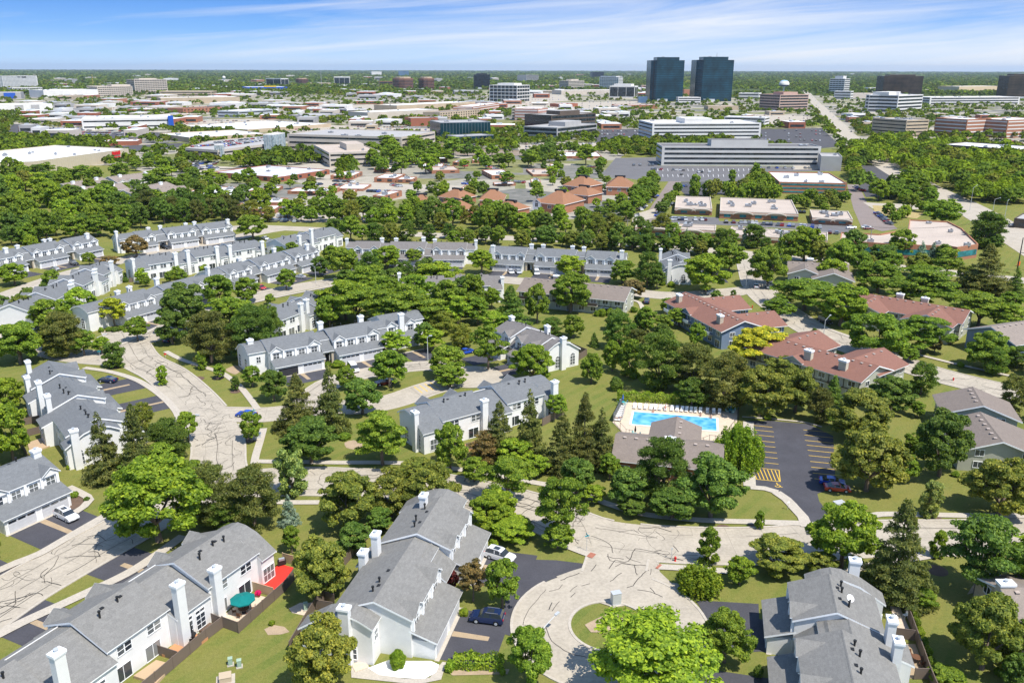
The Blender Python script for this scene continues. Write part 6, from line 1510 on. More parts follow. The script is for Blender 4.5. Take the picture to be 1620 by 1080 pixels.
# ------------------------------------------------------------------ car parks, lanes and the cars
LOTS = []
_zl = [0.02]
def lot_poly(px, m, name='car_park'):
    _zl[0] += 0.004; o = ground_poly(name, px, _zl[0], m); LOTS.append([(G(*p).x, G(*p).y) for p in px]); return o
lot_poly([(1026,262),(1300,264),(1320,271),(1226,272),(1180,287),(1130,288),(1020,287)], M_ASPHG)
lot_poly([(974,250),(1045,249),(1040,262),(1024,287),(952,276)], M_ASPHG)
lot_poly([(1062,288),(1180,288),(1178,305),(1120,309),(1085,309)], M_ASPHM)
lot_poly([(1058,287),(1078,287),(1066,305),(1045,335),(1035,352),(1008,352),(1028,330)], plain('brownish_asphalt', (0.22,0.18,0.16), 0.9, 0.1, 0.1, fine=2), 'lane')
lot_poly([(1040,341),(1136,344),(1138,350),(1270,353),(1350,357),(1350,368),(1310,370),(1255,362),(1140,356),(1036,352)], M_ASPHG)
lot_poly([(1340,292),(1358,292),(1375,328),(1400,345),(1420,362),(1396,366),(1362,358),(1350,330)], MATS['brownish_asphalt'], 'lane')
lot_poly([(1352,262),(1400,262),(1440,285),(1425,310),(1370,312),(1358,290)], M_ASPHM)
lot_poly([(1365,320),(1400,322),(1480,324),(1500,330),(1430,332),(1380,330)], M_CONC, 'lane')
lot_poly([(1380,325),(1400,326),(1462,338),(1450,346),(1400,340),(1384,336)], plain('dry_grass', (0.36,0.28,0.12), 0.95, 0.2, 0.5, fine=2), 'dry_meadow')
lot_poly([(498,283),(520,286),(600,289),(660,292),(760,295),(760,304),(660,302),(590,300),(530,303),(496,300)], M_CONC)
lot_poly([(400,338),(470,336),(560,336),(640,338),(640,346),(560,352),(480,352),(405,346)], M_CONC)
lot_poly([(255,254),(330,262),(420,268),(500,258),(540,265),(530,285),(500,282),(440,266),(330,275),(250,268)], M_CONC)
lot_poly([(20,196),(130,208),(270,210),(300,214),(260,218),(150,222),(60,220),(10,214)], M_ASPHM)
lot_poly([(280,190),(400,188),(500,196),(560,200),(640,206),(640,212),(520,210),(420,205),(300,205)], M_CONC)
lot_poly([(540,200),(700,204),(700,214),(640,216),(540,212)], M_CONC)
lot_poly([(945,205),(1030,205),(1035,225),(940,230)], M_ASPHM)
lot_poly([(820,230),(945,226),(948,238),(820,244)], M_CONC)
lot_poly([(1170,205),(1300,203),(1330,232),(1260,238),(1215,226)], M_ASPHM)
lot_poly([(1435,222),(1620,222),(1620,232),(1440,232)], M_CONC)
lot_poly([(1180,180),(1230,182),(1285,185),(1290,198),(1180,196)], M_CONC)
lot_poly([(740,165),(1010,160),(1020,170),(900,176),(750,174)], M_CONC)
lot_poly([(840,150),(890,150),(900,160),(830,164)], M_CONC)
lot_poly([(500,168),(640,165),(640,172),(500,176)], M_CONC)
lot_poly([(90,172),(380,167),(380,172),(100,178)], M_CONC)
lot_poly([(150,233),(300,226),(300,232),(210,240)], M_ASPHM)
lot_poly([(560,218),(700,230),(760,236),(740,246),(640,240)], plain('brown_pond_bed', (0.25,0.19,0.13), 0.6, 0.15, 0.1), 'pond_bank')
lot_poly([(700,232),(850,240),(850,247),(740,246)], MATS['brown_pond_bed'], 'pond_bank')
lot_poly([(1000,340),(1036,330),(1036,345),(1000,352)], M_CONC)
lot_poly([(955,318),(990,318),(985,330),(950,330)], M_ASPHM)
lot_poly([(1255,262),(1300,262),(1310,268),(1255,269)], M_CONC, 'lane')
# bay lines of the large car park
mb = MB()
for k in range(22):
    for y in (267, 276): a = G(1040+k*8, y); b = G(1041+k*8, y+4); mb_z = 0.075; ribbon(mb, [a, b], 0.25, mb_z, M_WPAINT)
tag(mb.build('bay_marking'), kind='structure')
CARPAINT = {'white': (0.72,0.72,0.72), 'silver': (0.42,0.44,0.46), 'black': (0.012,0.012,0.015), 'navy': (0.012,0.025,0.075), 'blue': (0.015,0.07,0.42), 'red': (0.40,0.015,0.02), 'grey': (0.14,0.15,0.16), 'maroon': (0.14,0.012,0.02)}
def paint_mat():
    m, nt, b = new_mat('car_paint'); oi = nt.nodes.new('ShaderNodeObjectInfo'); nt.links.new(oi.outputs['Color'], b.inputs['Base Color'])
    b.inputs['Roughness'].default_value = 0.22; b.inputs['Specular IOR Level'].default_value = 0.6; b.inputs['Coat Weight'].default_value = 0.6; return m
M_PAINT = paint_mat(); M_TYRE = plain('tyre_rubber', (0.02,0.02,0.02), 0.85); M_LAMP = plain('lamp_lens', (0.7,0.7,0.68), 0.15); M_TAIL = plain('tail_lens', (0.35,0.01,0.01), 0.2)
# side profiles (x forward, z): lower body outline and glasshouse
BODY = {'suv': (4.75, 1.88, [(-2.35,0.42),(-2.38,0.78),(-2.30,1.06),(-1.0,1.10),(0.85,1.08),(1.9,0.98),(2.28,0.82),(2.37,0.55),(2.30,0.36)], [(-2.18,1.06),(-1.95,1.66),(-1.5,1.74),(0.15,1.74),(0.55,1.62),(1.15,1.07)]),
        'car': (4.6, 1.8, [(-2.28,0.36),(-2.30,0.72),(-2.15,0.93),(-1.3,0.96),(0.9,0.92),(1.95,0.80),(2.22,0.66),(2.28,0.44),(2.2,0.30)], [(-1.75,0.93),(-1.0,1.36),(-0.5,1.42),(0.15,1.41),(0.45,1.34),(1.2,0.91)]),
        'van': (5.0, 1.95, [(-2.5,0.38),(-2.52,0.8),(-2.48,1.08),(-1.0,1.12),(1.2,1.08),(2.05,0.95),(2.42,0.78),(2.48,0.5),(2.4,0.34)], [(-2.44,1.08),(-2.3,1.80),(-1.9,1.88),(0.6,1.86),(1.0,1.72),(1.75,1.06)])}
def car_meshes(kind):
    L, W, low, top = BODY[kind]; hw = W/2
    mb = MB(); n = len(low)
    # body sections across y, tucked in at sill and shoulder
    secs = [(-hw*0.93, 0.02), (-hw, 0.0), (-hw*0.97, 0.0)]
    ys = [(-hw, 1.0), (hw, 1.0)]
    arches = [(-1.38 if kind != 'van' else -1.5), (1.38 if kind != 'van' else 1.5)]
    side = [(x, z) for x, z in low]
    bot = []
    for ax in arches[::-1]:
        bot += [(ax+0.40, side[-1][1] if ax > 0 else 0.3)] + [(ax+0.40*math.cos(t), 0.34+0.40*math.sin(t)) for t in [math.pi*k/6 for k in range(7)]] + [(ax-0.40, 0.3)]
    prof = side + bot     # clockwise outline
    for s in (-1, 1):
        q = [(x, s*hw*(1.0 if z < 0.9 else 0.965), z) for x, z in prof]; mb.face(q if s > 0 else q[::-1], M_PAINT)
    for k in range(len(prof)):
        a, b = prof[k], prof[(k+1) % len(prof)]; wa = hw*(1.0 if a[1] < 0.9 else 0.965); wb = hw*(1.0 if b[1] < 0.9 else 0.965)
        mb.face([(a[0],-wa,a[1]),(b[0],-wb,b[1]),(b[0],wb,b[1]),(a[0],wa,a[1])], M_PAINT if k < len(side)-1 else M_BLACK)
    body = mb.mesh('body')
    g = MB(); t = [(x, hw*(0.93 if z < 1.2 else 0.74 if kind != 'van' else 0.8), z) for x, z in top]; m_ = len(t)
    for s in (-1, 1):
        q = [(x, s*y, z) for x, y, z in t]; g.face(q if s < 0 else q[::-1], M_GLASS)
    for k in range(m_-1):
        a, b = t[k], t[k+1]; roof = a[2] > top[0][1]+0.3 and b[2] > top[0][1]+0.3
        g.face([(a[0],a[1],a[2]),(b[0],b[1],b[2]),(b[0],-b[1],b[2]),(a[0],-a[1],a[2])], M_PAINT if roof else M_GLASS)
    for x in (-0.55, 0.35 if kind == 'car' else 0.45):    # door pillars
        for s in (-1, 1):
            zt = max(z for _, z in top)-0.1; yb, yt = hw*0.935, hw*0.77
            g.face([(x-0.06,s*yb,1.0),(x+0.06,s*yb,1.0),(x+0.02,s*yt*1.01,zt),(x-0.10,s*yt*1.01,zt)][::1 if s < 0 else -1], M_PAINT)
    if kind == 'suv':
        zt = max(z for _, z in top); g.box(-1.0, 0.0, -0.42, 0.42, zt+0.004, zt+0.02, M_GLASS)
        for s in (-1, 1): g.box(-1.6, 0.1, s*0.66-0.02, s*0.66+0.02, zt+0.01, zt+0.07, M_METAL)
    cab = g.mesh('cabin')
    w = MB(); w.tube((0,-0.11,0), (0,0.11,0), 0.34, 0.34, M_TYRE, 16); w.tube((0,-0.125,0), (0,0.125,0), 0.21, 0.21, M_GALV, 12)
    wheel = w.mesh('wheel')
    h = MB(); h.box(-0.12, 0.05, -0.2, 0.2, -0.07, 0.07, M_LAMP); hl = h.mesh('headlight'); h = MB(); h.box(-0.05, 0.1, -0.14, 0.14, -0.1, 0.12, M_TAIL); tl = h.mesh('tail_light')
    return body, cab, wheel, hl, tl, L, W, low, arches
CARM = {k: car_meshes(k) for k in BODY}
def near_car(px, py, hx, hy, kind, colour, label, group=None):
    """car standing at a ground pixel, nose toward (px+hx, py+hy)"""
    a = G(px, py); b = G(px+hx, py+hy); d = b-a; rz = math.atan2(d.y, d.x)
    body, cab, wheel, hl, tl, L, W, low, arches = CARM[kind]; root = empty('parked_car', (a.x, a.y, 0.06), rz); tag(root, label, 'van' if kind == 'van' else 'car', group or 'cars parked by the houses')
    c = CARPAINT[colour] + (1,)
    for nm, me in (('body', body), ('cabin', cab)): o = link(nm, me, root); o.color = c
    for ax in arches:
        for s in (-1, 1): link('wheel', wheel, root, (ax, s*(W/2-0.1), 0.34))
    for s in (-1, 1): link('headlight', hl, root, (low[-3][0]-0.02, s*(W/2-0.3), low[-3][1]-0.12)); link('tail_light', tl, root, (low[1][0]+0.02, s*(W/2-0.18), low[2][1]-0.12))
    link('number_plate', plate(), root, (low[-2][0]+0.01, 0, low[-2][1]-0.05))
    return root
def plate():
    if 'plate' in _wm: return _wm['plate']
    mb = MB(); mb.box(0, 0.02, -0.25, 0.25, -0.06, 0.06, M_LAMP); _wm['plate'] = mb.mesh('number_plate'); return _wm['plate']
for q in [(106,820,18,9,'suv','white','white car with a dark sunroof on the near left driveway'), (771,982,-24,-3,'suv','navy','dark blue car on the asphalt drive beside the small tree'), (791,884,26,8,'suv','white','white car with a dark sunroof beside the pines at the near townhouse row'),
          (390,659,-18,-2,'car','blue','dark blue car leaving the side street at the junction'), (171,604,-12,-1,'car','navy','dark pickup-like car on the driveway inside the road bend'), (738,559,14,-3,'car','blue','bright blue car at the far end of the small court'),
          (559,586,8,9,'van','white','white van parked before the open-fronted garage row'), (1324,776,24,2,'car','red','red car under the big olive tree at the car park'), (1316,766,24,3,'car','blue','blue car behind the red one under the big olive tree'),
          (117,419,10,3,'suv','black','black car before the garages of the far left row'), (87,427,-12,-3,'car','silver','silver car beside the lawn of the far left row'), (413,457,8,3,'car','red','red car on the driveway of the middle row'),
          (474,440,-12,-1,'car','silver','silver car on the driveway right of the red one'), (808,432,6,6,'car','white','white car, left of a silver one, in front of the wide blue-grey row'), (820,432,6,6,'car','silver','silver car, right of a white one, in front of the wide blue-grey row'),
          (849,434,2,7,'van','white','white pickup-like van before the wide blue-grey row'), (1023,479,1,-9,'suv','navy','dark car alone in its bay by the brown-roofed house'), (1196,455,-3,-9,'car','silver','silver car in the shade of the street tree'),
          (1216,456,4,8,'suv','grey','grey car parked opposite the silver one in the tree shade'), (1128,466,14,0,'suv','silver','silver car behind the rust-red roof'), (1305,511,14,6,'van','black','black van under the yellow-green street tree'),
          (268,540,8,-6,'car','navy','dark car in the shade of the tree at the upper road bend'), (608,608,-12,2,'car','maroon','dark red car under the round tree in the small court'), 
          (262,394,10,2,'suv','black','black car behind the farthest row of townhouses'), (420,379,8,3,'car','white','white car by the bright road bend, upper left'), (560,452,10,-2,'car','white','white car on the upper middle street')]:
    near_car(*q)
# cars in the far car parks: one light mesh, shared
def far_car_mesh():
    mb = MB(); mb.prism_x([(-0.9,0.25),(0.9,0.25),(0.9,0.85),(0.82,0.95),(-0.82,0.95),(-0.9,0.85)], -2.25, 2.25, M_PAINT)
    a = [(-1.7,-0.8,0.95),(1.1,-0.8,0.95),(1.1,0.8,0.95),(-1.7,0.8,0.95)]; b = [(-1.2,-0.66,1.45),(0.5,-0.66,1.45),(0.5,0.66,1.45),(-1.2,0.66,1.45)]
    for k in range(4): mb.face([a[k], a[(k+1)%4], b[(k+1)%4], b[k]], M_GLASS)
    mb.face(b, M_PAINT)
    for ax in (-1.4, 1.4):
        for s in (-1, 1): mb.tube((ax, s*0.78, 0.33), (ax, s*0.92, 0.33), 0.33, 0.33, M_TYRE, 8)
    return mb.mesh('parked_car')
FCM = far_car_mesh(); NFAR = [0]; REST = []
CC = ['white','white','silver','silver','grey','black','black','navy','blue','red','grey','maroon']
def car_row(x0, y0, x1, y1, n, where, ang=None, p=0.85, z=0.09):
    a, b = G(x0, y0, z), G(x1, y1, z); d = b-a; rz = math.atan2(d.y, d.x) + (math.pi/2 if ang is None else ang)
    for k in range(n):
        if rnd.random() > p: continue
        q = a + d*((k+0.5)/n); col = rnd.choice(CC); r = rz + (math.pi if rnd.random() < 0.5 else 0) + rnd.gauss(0, 0.03)
        if NFAR[0] >= 262: REST.append((q, r, col)); continue
        NFAR[0] += 1; o = link('parked_car', FCM, None, tuple(q), r); o.color = CARPAINT[col] + (1,); tag(o, '%s car in a row %s' % (col, where), 'car', '%s cars in rows %s' % (col, where))
W1 = 'in front of the tan-roofed brick offices'; W2 = 'in the big grey car park'; W3 = 'along the brownish lane'; W4 = 'by the brick flats'; W5 = 'in the lot above the left-hand pines'; W6 = 'on the right-hand lot by the dry meadow'
car_row(1050,347.5,1118,348.5,13,W1,p=.8); car_row(1140,352,1205,354,11,W1,p=.8); car_row(1205,355,1300,361,16,W1,p=.8); car_row(1040,350.5,1075,351.5,6,W1,p=.4); car_row(1135,372,1146,377,3,W1); car_row(1250,336,1300,338,8,W1,p=.5); car_row(1310,369,1326,370,3,W1)
car_row(1052,330,1064,322,4,W3,0.5); car_row(1012,334,1040,309,9,W3,0.5); car_row(1005,345,1012,338,3,W3,0.3); car_row(1040,345,1050,331,3,W3)
car_row(1062,269.5,1084,270,4,W2,p=.9); car_row(1060,276,1086,276.5,5,W2,p=.6); car_row(1098,273,1112,273,3,W2); car_row(1120,273,1136,273.5,3,W2); car_row(1030,268,1048,269,4,W2); car_row(1070,295,1110,296,9,W2,p=.7); car_row(1140,296,1170,297,6,W2,p=.4); car_row(1200,266,1290,267,14,W2,p=.5)
car_row(1387,338,1408,356,9,W6,0.6); car_row(1352,296,1366,303,4,W6,0.5); car_row(1392,294,1404,300,4,W6); car_row(1412,308,1424,311,3,W6); car_row(1368,360,1375,364,2,W6); car_row(1345,361,1350,363,2,W6)
car_row(528,287,560,289,8,W4); car_row(528,293,542,294,3,W4); car_row(620,293,634,296,4,W4); car_row(768,263,790,270,8,W4); car_row(650,291,665,292,4,W4,p=.6); car_row(665,298,690,300,3,W4,p=.6); car_row(728,262,738,264,3,W4); car_row(500,272,530,273,7,W4); car_row(733,292,744,290,3,W4); car_row(500,292,508,293,2,W4); car_row(950,322,985,324,7,W4,p=.6); car_row(930,264,940,266,2,W4)
car_row(417,343,470,343.5,14,W5,p=.9); car_row(420,350,470,351,10,W5,p=.8); car_row(490,334,506,333,3,W5); car_row(385,314,400,313,4,W5,p=.7); car_row(505,340,530,338,6,W5,p=.6)
car_row(575,303,640,305,12,W4,p=.5); car_row(690,262,712,262,5,W4); car_row(800,288,838,290,6,W4,p=.7); car_row(1000,262,1040,262,8,W2,p=.4)
W7 = 'in the crowded lot before the beige car park'; W8 = 'on the roof of the beige car park'
for y in (256, 258.5, 262, 265, 267.5): car_row(262,y,345,y+2,24,W7,p=.6)
for y in (256,259): car_row(410,y,450,y-2,12,W7,p=.7)
car_row(302,232.5,344,229.5,14,W8,z=8.2,p=.95); car_row(325,231,400,224.5,24,W8,z=8.2,p=.95); car_row(350,232.5,430,220.5,26,W8,z=8.2,p=.95); car_row(340,226.5,425,217.5,26,W8,z=8.2,p=.85)
for y in (199,202,205,208,211,214,217): car_row(30,y,200,y+3,44,'in the far lot left',p=.6)
for y in (190,193,196,199,202): car_row(285,y,500,y+4,46,'in the far lots, centre left',p=.5)
for y in (201,204,207,210): car_row(560,y,690,y+2,28,'in the far lots, centre',p=.5)
for y in (208,213,218,223): car_row(950,y,1028,y,18,'in the lot by the dark glass offices',p=.6)
for y in (229,233,237): car_row(830,y,940,y-1,22,'in the lot by the dark glass offices',p=.5)
for y in (206,211,216,221,226): car_row(1190,y,1300,y+2,18,'in the lot behind the white offices',p=.35)
for y in (223,226,229): car_row(1440,y,1618,y+1,36,'in the lot by the banded brick blocks',p=.6)
for y in (163,166,169,172): car_row(745,y,1005,y-1,44,'far off',p=.45)
for y in (168,170,172): car_row(110,y+2,370,y,44,'far off',p=.4)
for y in (183,187,191): car_row(1190,y,1280,y+1,16,'far off',p=.4)
for y in (152,155,158): car_row(840,y,895,y,12,'far off',p=.5)
for k in range(26):    # traffic on the wide road
    t = k/26; i = int((len(cV)-12)*t); p = cV[i]; d = cV[i+1]-cV[i]; n = Vector((-d.y, d.x, 0)).normalized(); REST.append((Vector((p.x, p.y, 0.1)) + n*rnd.choice([-8,-4.5,4.5,8]), math.atan2(d.y, d.x), rnd.choice(CC)))
# the remaining, smallest cars as one object, painted by a colour attribute
def rest_cars():
    src = FCM; vs = [tuple(v.co) for v in src.vertices]; fs = [tuple(p.vertices) for p in src.polygons]; ms = [p.material_index for p in src.polygons]
    V, Fc, M_, Cc = [], [], [], []
    for q, r, col in REST:
        i = len(V); c, s = math.cos(r), math.sin(r)
        V += [(q.x+x*c-y*s, q.y+x*s+y*c, q.z+z) for x, y, z in vs]; Fc += [tuple(i+k for k in f) for f in fs]; M_ += ms; Cc += [CARPAINT[col]]*len(vs)
    me = bpy.data.meshes.new('distant_cars'); me.from_pydata(V, [], Fc)
    m, nt, b = new_mat('distant_car_paint'); at = N(nt, 'ShaderNodeAttribute', attribute_name='paint'); nt.links.new(at.outputs['Color'], b.inputs['Base Color']); b.inputs['Roughness'].default_value = 0.25
    for k in src.materials: me.materials.append(m if k.name == 'car_paint' else k)
    me.polygons.foreach_set('material_index', M_); a = me.attributes.new('paint', 'FLOAT_COLOR', 'POINT'); a.data.foreach_set('color', [x for c in Cc for x in (*c, 1)]); me.update()
    tag(link('distant_cars', me), 'many small parked and moving cars in the farthest car parks', 'cars', kind='stuff')
rest_cars()
# ------------------------------------------------------------------ trees between the offices (each its own), then the far woods
for P in LOTS:
    cx = sum(p[0] for p in P)/len(P); cy = sum(p[1] for p in P)/len(P)
def blocked(x, y, pad):
    if in_foot(x, y, 0): return True
    for dx, dy in ((pad,0),(-pad,0),(0,-pad*1.5)):
        if in_foot(x+dx, y+dy, 0): return True
    return any(in_poly(x, y, P) for P in LOTS)
SEEN_CLEAR = [((1028,262),(1180,262),(1180,288),(1020,288)), ((1045,231),(1298,231),(1298,262),(1046,262)), ((1030,198),(1210,198),(1205,224),(1030,224))]
def belt2(poly, n, kinds, rad, hk=(0.8,1.15), gap=0.8):
    xs = [p[0] for p in poly]; ys = [p[1] for p in poly]; got = []
    for _ in range(n*40):
        if len(got) >= n: break
        px, py = rnd.uniform(min(xs), max(xs)), rnd.uniform(min(ys), max(ys))
        if not in_poly(px, py, poly): continue
        g_ = G(px, py); r = rnd.uniform(*rad)
        if blocked(g_.x, g_.y, r) or not free(g_.x, g_.y, r) or any((g_.x-q.x)**2+(g_.y-q.y)**2 < ((r+s)*gap)**2 for q, s in got): continue
        got.append((g_, r))
    for g_, r in sorted(got, key=lambda t: -t[0].y):
        k, t = rnd.choice(kinds); place_tree(K[k], g_, r*(0.6 if k == 's' else 1), r*rnd.uniform(*hk)*(1.4 if k == 's' else 1), t); NOTREE.append((g_.x, g_.y, r*0.8))
BR = [('b','g'),('b','g'),('b','l'),('b','d'),('d','o'),('a','g'),('a','l'),('p','d')]
belt2([(380,340),(380,300),(500,280),(760,270),(960,262),(960,300),(1000,352),(860,350),(700,343),(560,340)], 72, BR, (2.4,4.8))
belt2([(560,262),(600,252),(760,238),(960,236),(960,262),(760,268),(640,284)], 30, [('b','g'),('b','l'),('a','l'),('b','d')], (4,7.5))
belt2([(575,248),(620,240),(690,232),(735,240),(700,262),(610,262)], 18, [('b','l'),('b','g'),('a','g')], (6,9))
belt2([(-20,318),(-20,282),(60,275),(110,280),(260,300),(330,296),(400,296),(380,338),(200,332)], 42, BR, (4,7.5))
belt2([(160,268),(260,262),(330,284),(420,296),(330,294),(230,272)], 18, BR, (3.5,6))
belt2([(1062,312),(1062,290),(1078,290),(1070,312),(1046,345),(1040,338)], 7, [('b','g'),('d','d')], (2.5,4))
belt2([(985,350),(1010,300),(1040,290),(1030,318),(1005,350)], 18, [('b','g'),('b','g'),('d','d')], (3.5,5.5))
belt2([(1075,312),(1130,290),(1180,280),(1225,290),(1232,318),(1180,320),(1100,312)], 34, [('o','g'),('o','g'),('b','l'),('d','o')], (3.0,4.6), hk=(1.1,1.5))
belt2([(1228,318),(1340,314),(1350,330),(1300,338),(1228,326)], 14, [('b','g'),('d','o'),('b','d')], (2.5,4))
belt2([(1000,400),(1000,382),(1130,388),(1300,398),(1340,404),(1330,412),(1200,402)], 16, [('b','g'),('p','d'),('s','t')], (2.2,3.8))
belt2([(1375,330),(1400,290),(1480,285),(1500,318),(1430,336)], 22, [('b','g'),('b','l'),('a','g'),('d','g')], (4.5,7))
belt2([(1520,318),(1500,290),(1620,275),(1660,300),(1640,330)], 22, [('b','g'),('a','g'),('d','g')], (4.5,7))
belt2([(1420,362),(1400,340),(1470,330),(1500,345),(1440,350)], 8, [('b','g'),('b','l')], (2.5,4))
belt2([(1540,360),(1590,380),(1600,400),(1560,400)], 5, [('p','d'),('b','d')], (3,4.5))
# everything beyond: real crowns of leaf clumps gathered into single wide objects
def far_leaf_mat():
    m = bpy.data.materials.new('distant_foliage'); m.use_nodes = True; nt = m.node_tree; nt.nodes.clear()
    out = nt.nodes.new('ShaderNodeOutputMaterial'); at = N(nt, 'ShaderNodeAttribute', attribute_name='tint'); ge = nt.nodes.new('ShaderNodeNewGeometry')
    c = mixc(nt, 1.0, at.outputs['Color'], ramp(nt, ge.outputs['Random Per Island'], [(0, (0.65,0.68,0.62)), (1, (1.4,1.32,1.2))]), 'MULTIPLY')
    d = nt.nodes.new('ShaderNodeBsdfDiffuse'); nt.links.new(c, d.inputs[0]); t = nt.nodes.new('ShaderNodeBsdfTranslucent'); nt.links.new(mixc(nt, 1.0, c, (1.4,1.4,0.7), 'MULTIPLY'), t.inputs[0])
    mx = N(nt, 'ShaderNodeMixShader'); mx.inputs[0].default_value = 0.25; nt.links.new(d.outputs[0], mx.inputs[1]); nt.links.new(t.outputs[0], mx.inputs[2]); nt.links.new(mx.outputs[0], out.inputs[0]); return m
M_FARLEAF = far_leaf_mat()
def woods(name, label, pts, nq, lsz, dim=0.62):
    """pts: array rows x, y, radius, height, tint index"""
    rg = np.random.default_rng(3 + len(pts)); A = np.array(pts, np.float32); n = len(A)
    d = unit(rg.normal(size=(n, nq, 3))); d[...,2] = np.abs(d[...,2])*1.0 - 0.25
    r = A[:,2][:,None]; h = A[:,3][:,None]; k = rg.uniform(0.75, 1.05, (n, nq))*(1 + 0.2*np.sin(d[...,0]*4 + A[:,0][:,None]) )
    C = np.stack([A[:,0][:,None] + d[...,0]*r*k, A[:,1][:,None] + d[...,1]*r*k, h*0.5 + d[...,2]*h*0.5*k], -1).reshape(-1, 3)
    nr = unit(d.reshape(-1, 3) + rg.normal(size=(n*nq, 3))*0.5 + np.array([0,0,0.5])); u = unit(np.cross(nr, unit(rg.normal(size=(n*nq, 3))))); v = np.cross(nr, u)
    s = (np.repeat(A[:,2], nq)*lsz*rg.uniform(0.6, 1.3, n*nq))[:,None]
    me = quads_mesh(name, C.astype(np.float32), (u*s).astype(np.float32), (v*s*0.7).astype(np.float32), M_FARLEAF)
    base = np.array([TINT['g'], TINT['l'], TINT['d'], TINT['o']])*dim; col = base[A[:,4].astype(int)]*rg.uniform(0.8, 1.2, (n,1)); col = np.repeat(np.concatenate([col, np.ones((n,1))], 1), nq*4, 0).astype(np.float32)
    a = me.attributes.new('tint', 'FLOAT_COLOR', 'POINT'); a.data.foreach_set('color', col.reshape(-1)); tag(link(name, me), label, 'trees', kind='stuff')
def hsh(x, y): return (math.sin(x*0.011+1.3)*math.sin(y*0.0087+0.4) + 0.6*math.sin(x*0.031+y*0.019) + 0.4*math.sin(x*0.07-y*0.043))
SEE = [p for p in FOOT]
pts = []; tries = 0
WR = [(1345,300),(1345,235),(1420,225),(1640,245),(1660,325),(1540,322),(1500,296),(1460,300),(1420,318)]
while len(pts) < 380 and tries < 20000:
    tries += 1; px, py = rnd.uniform(1340,1660), rnd.uniform(225,325)
    if not in_poly(px, py, WR): continue
    g_ = G(px, py); r = rnd.uniform(4.5, 7.5)
    dv = min((g_.x-q.x)**2+(g_.y-q.y)**2 for q in cV)
    if in_foot(g_.x, g_.y, 0) or dv < (2.5 if rnd.random() < 0.5 else 8)**2 or any(in_poly(g_.x, g_.y, P) for P in LOTS) or any((g_.x-a[0])**2+(g_.y-a[1])**2 < (r+a[2])**2*0.4 for a in pts): continue
    pts.append((g_.x, g_.y, r, r*rnd.uniform(1.6, 2.2), rnd.choice([0,0,1,1,2,3])))
woods('right_hand_wood', 'mixed green wood along the wide road at the right', pts, 330, 0.15, 0.8)
pts = []
tries = 0
while len(pts) < 5600 and tries < 60000:
    tries += 1
    px, py = rnd.uniform(-60, 1680), 150 + 130*rnd.random()**1.15
    if py > 262 and (px < 380 or px > 1000): continue
    if 560 < px < 1330 and py > 248: continue
    g_ = G(px, py); D = g_.y
    dens = 0.50 + 0.32*hsh(g_.x, g_.y)
    if rnd.random() > dens: continue
    r = rnd.uniform(2.4, 5.2)
    if blocked(g_.x, g_.y, r) or not free(g_.x, g_.y, r*0.6): continue
    # keep the fronts of low buildings readable
    pts.append((g_.x, g_.y, r, r*rnd.uniform(1.5, 2.2), rnd.choice([0,0,0,1,2,2,3])))
woods('trees_between_the_shops', 'trees scattered between the shops and offices of the district', pts, 46, 0.34)
pts = []; tries = 0
while len(pts) < 26000 and tries < 200000:
    tries += 1
    px, py = rnd.uniform(-60, 1680), 113.2 + 38*rnd.random()**1.5
    g_ = G(px, py); D = math.hypot(g_.x, g_.y)
    if D > 24000: continue
    wood = 0.42 + 0.45*math.sin(g_.x*0.0021+0.8)*math.sin(g_.y*0.0016) + 0.25*math.sin(g_.x*0.006+g_.y*0.004)
    if px > 1165 and 127 < py < 140: wood = 1.0
    if py < 128: wood = max(wood, 0.72)
    if rnd.random() > wood: continue
    r = max(5.5, D*0.0021)*rnd.uniform(0.8, 1.3)
    if D < 6000 and (blocked(g_.x, g_.y, 5)): continue
    pts.append((g_.x, g_.y, r, min(20, 10 + D*0.0007)*rnd.uniform(0.8, 1.3), rnd.choice([0,0,2,2,2,3,1])))
woods('far_woods', 'woods and tree belts reaching to the horizon', pts, 15, 0.55)

pts = []; tries = 0
while len(pts) < 420 and tries < 20000:
    tries += 1
    px, py = rnd.choice([rnd.uniform(1660, 2250), rnd.uniform(1660, 2250), rnd.uniform(-620, -45)]), 270 + 900*rnd.random()**1.6
    g_ = G(px, py); r = rnd.uniform(3.0, 6.0)
    if hsh(g_.x*6, g_.y*6) < -0.35 or blocked(g_.x, g_.y, r) or not free(g_.x, g_.y, r) or any((g_.x-a[0])**2+(g_.y-a[1])**2 < (r+a[2])**2*0.6 for a in pts): continue
    pts.append((g_.x, g_.y, r, r*rnd.uniform(1.5, 2.1), rnd.choice([0,0,1,2,3])))
woods('trees_around_the_estate', 'trees of the neighbouring gardens to either side', pts, 500, 0.11, 0.9)
# ------------------------------------------------------------------ gardens, decks, street furniture, pool
def slab(name, px, z, m, label, cat, side=None, kind=None):
    W = [G(x, y, z) for x, y in px]; c = sum(W, Vector())/len(W); mb = MB(); mb.prism_z([(p.x-c.x, p.y-c.y) for p in W], 0, z, side or m, m)
    o = mb.build(name, None, (c.x, c.y, 0)); tag(o, label, cat, kind=kind); return o
slab('deck', [(405,931),(441,891),(464,897),(435,938)], 0.4, M_DECKR, 'bright red painted deck behind the near left townhouse row', 'deck')
slab('patio', [(347,978),(398,938),(433,947),(378,995)], 0.12, M_PATIO, 'sandy paved patio under the green umbrella', 'patio')
slab('deck', [(256,1034),(300,998),(329,1007),(285,1041)], 0.4, M_DECK, 'orange cedar deck with a dark table, next to the vegetable bed', 'deck')
slab('deck', [(211,1068),(247,1043),(274,1050),(247,1080)], 0.4, M_DECKT, 'pale weathered plank deck nearest the bottom edge on the left', 'deck')
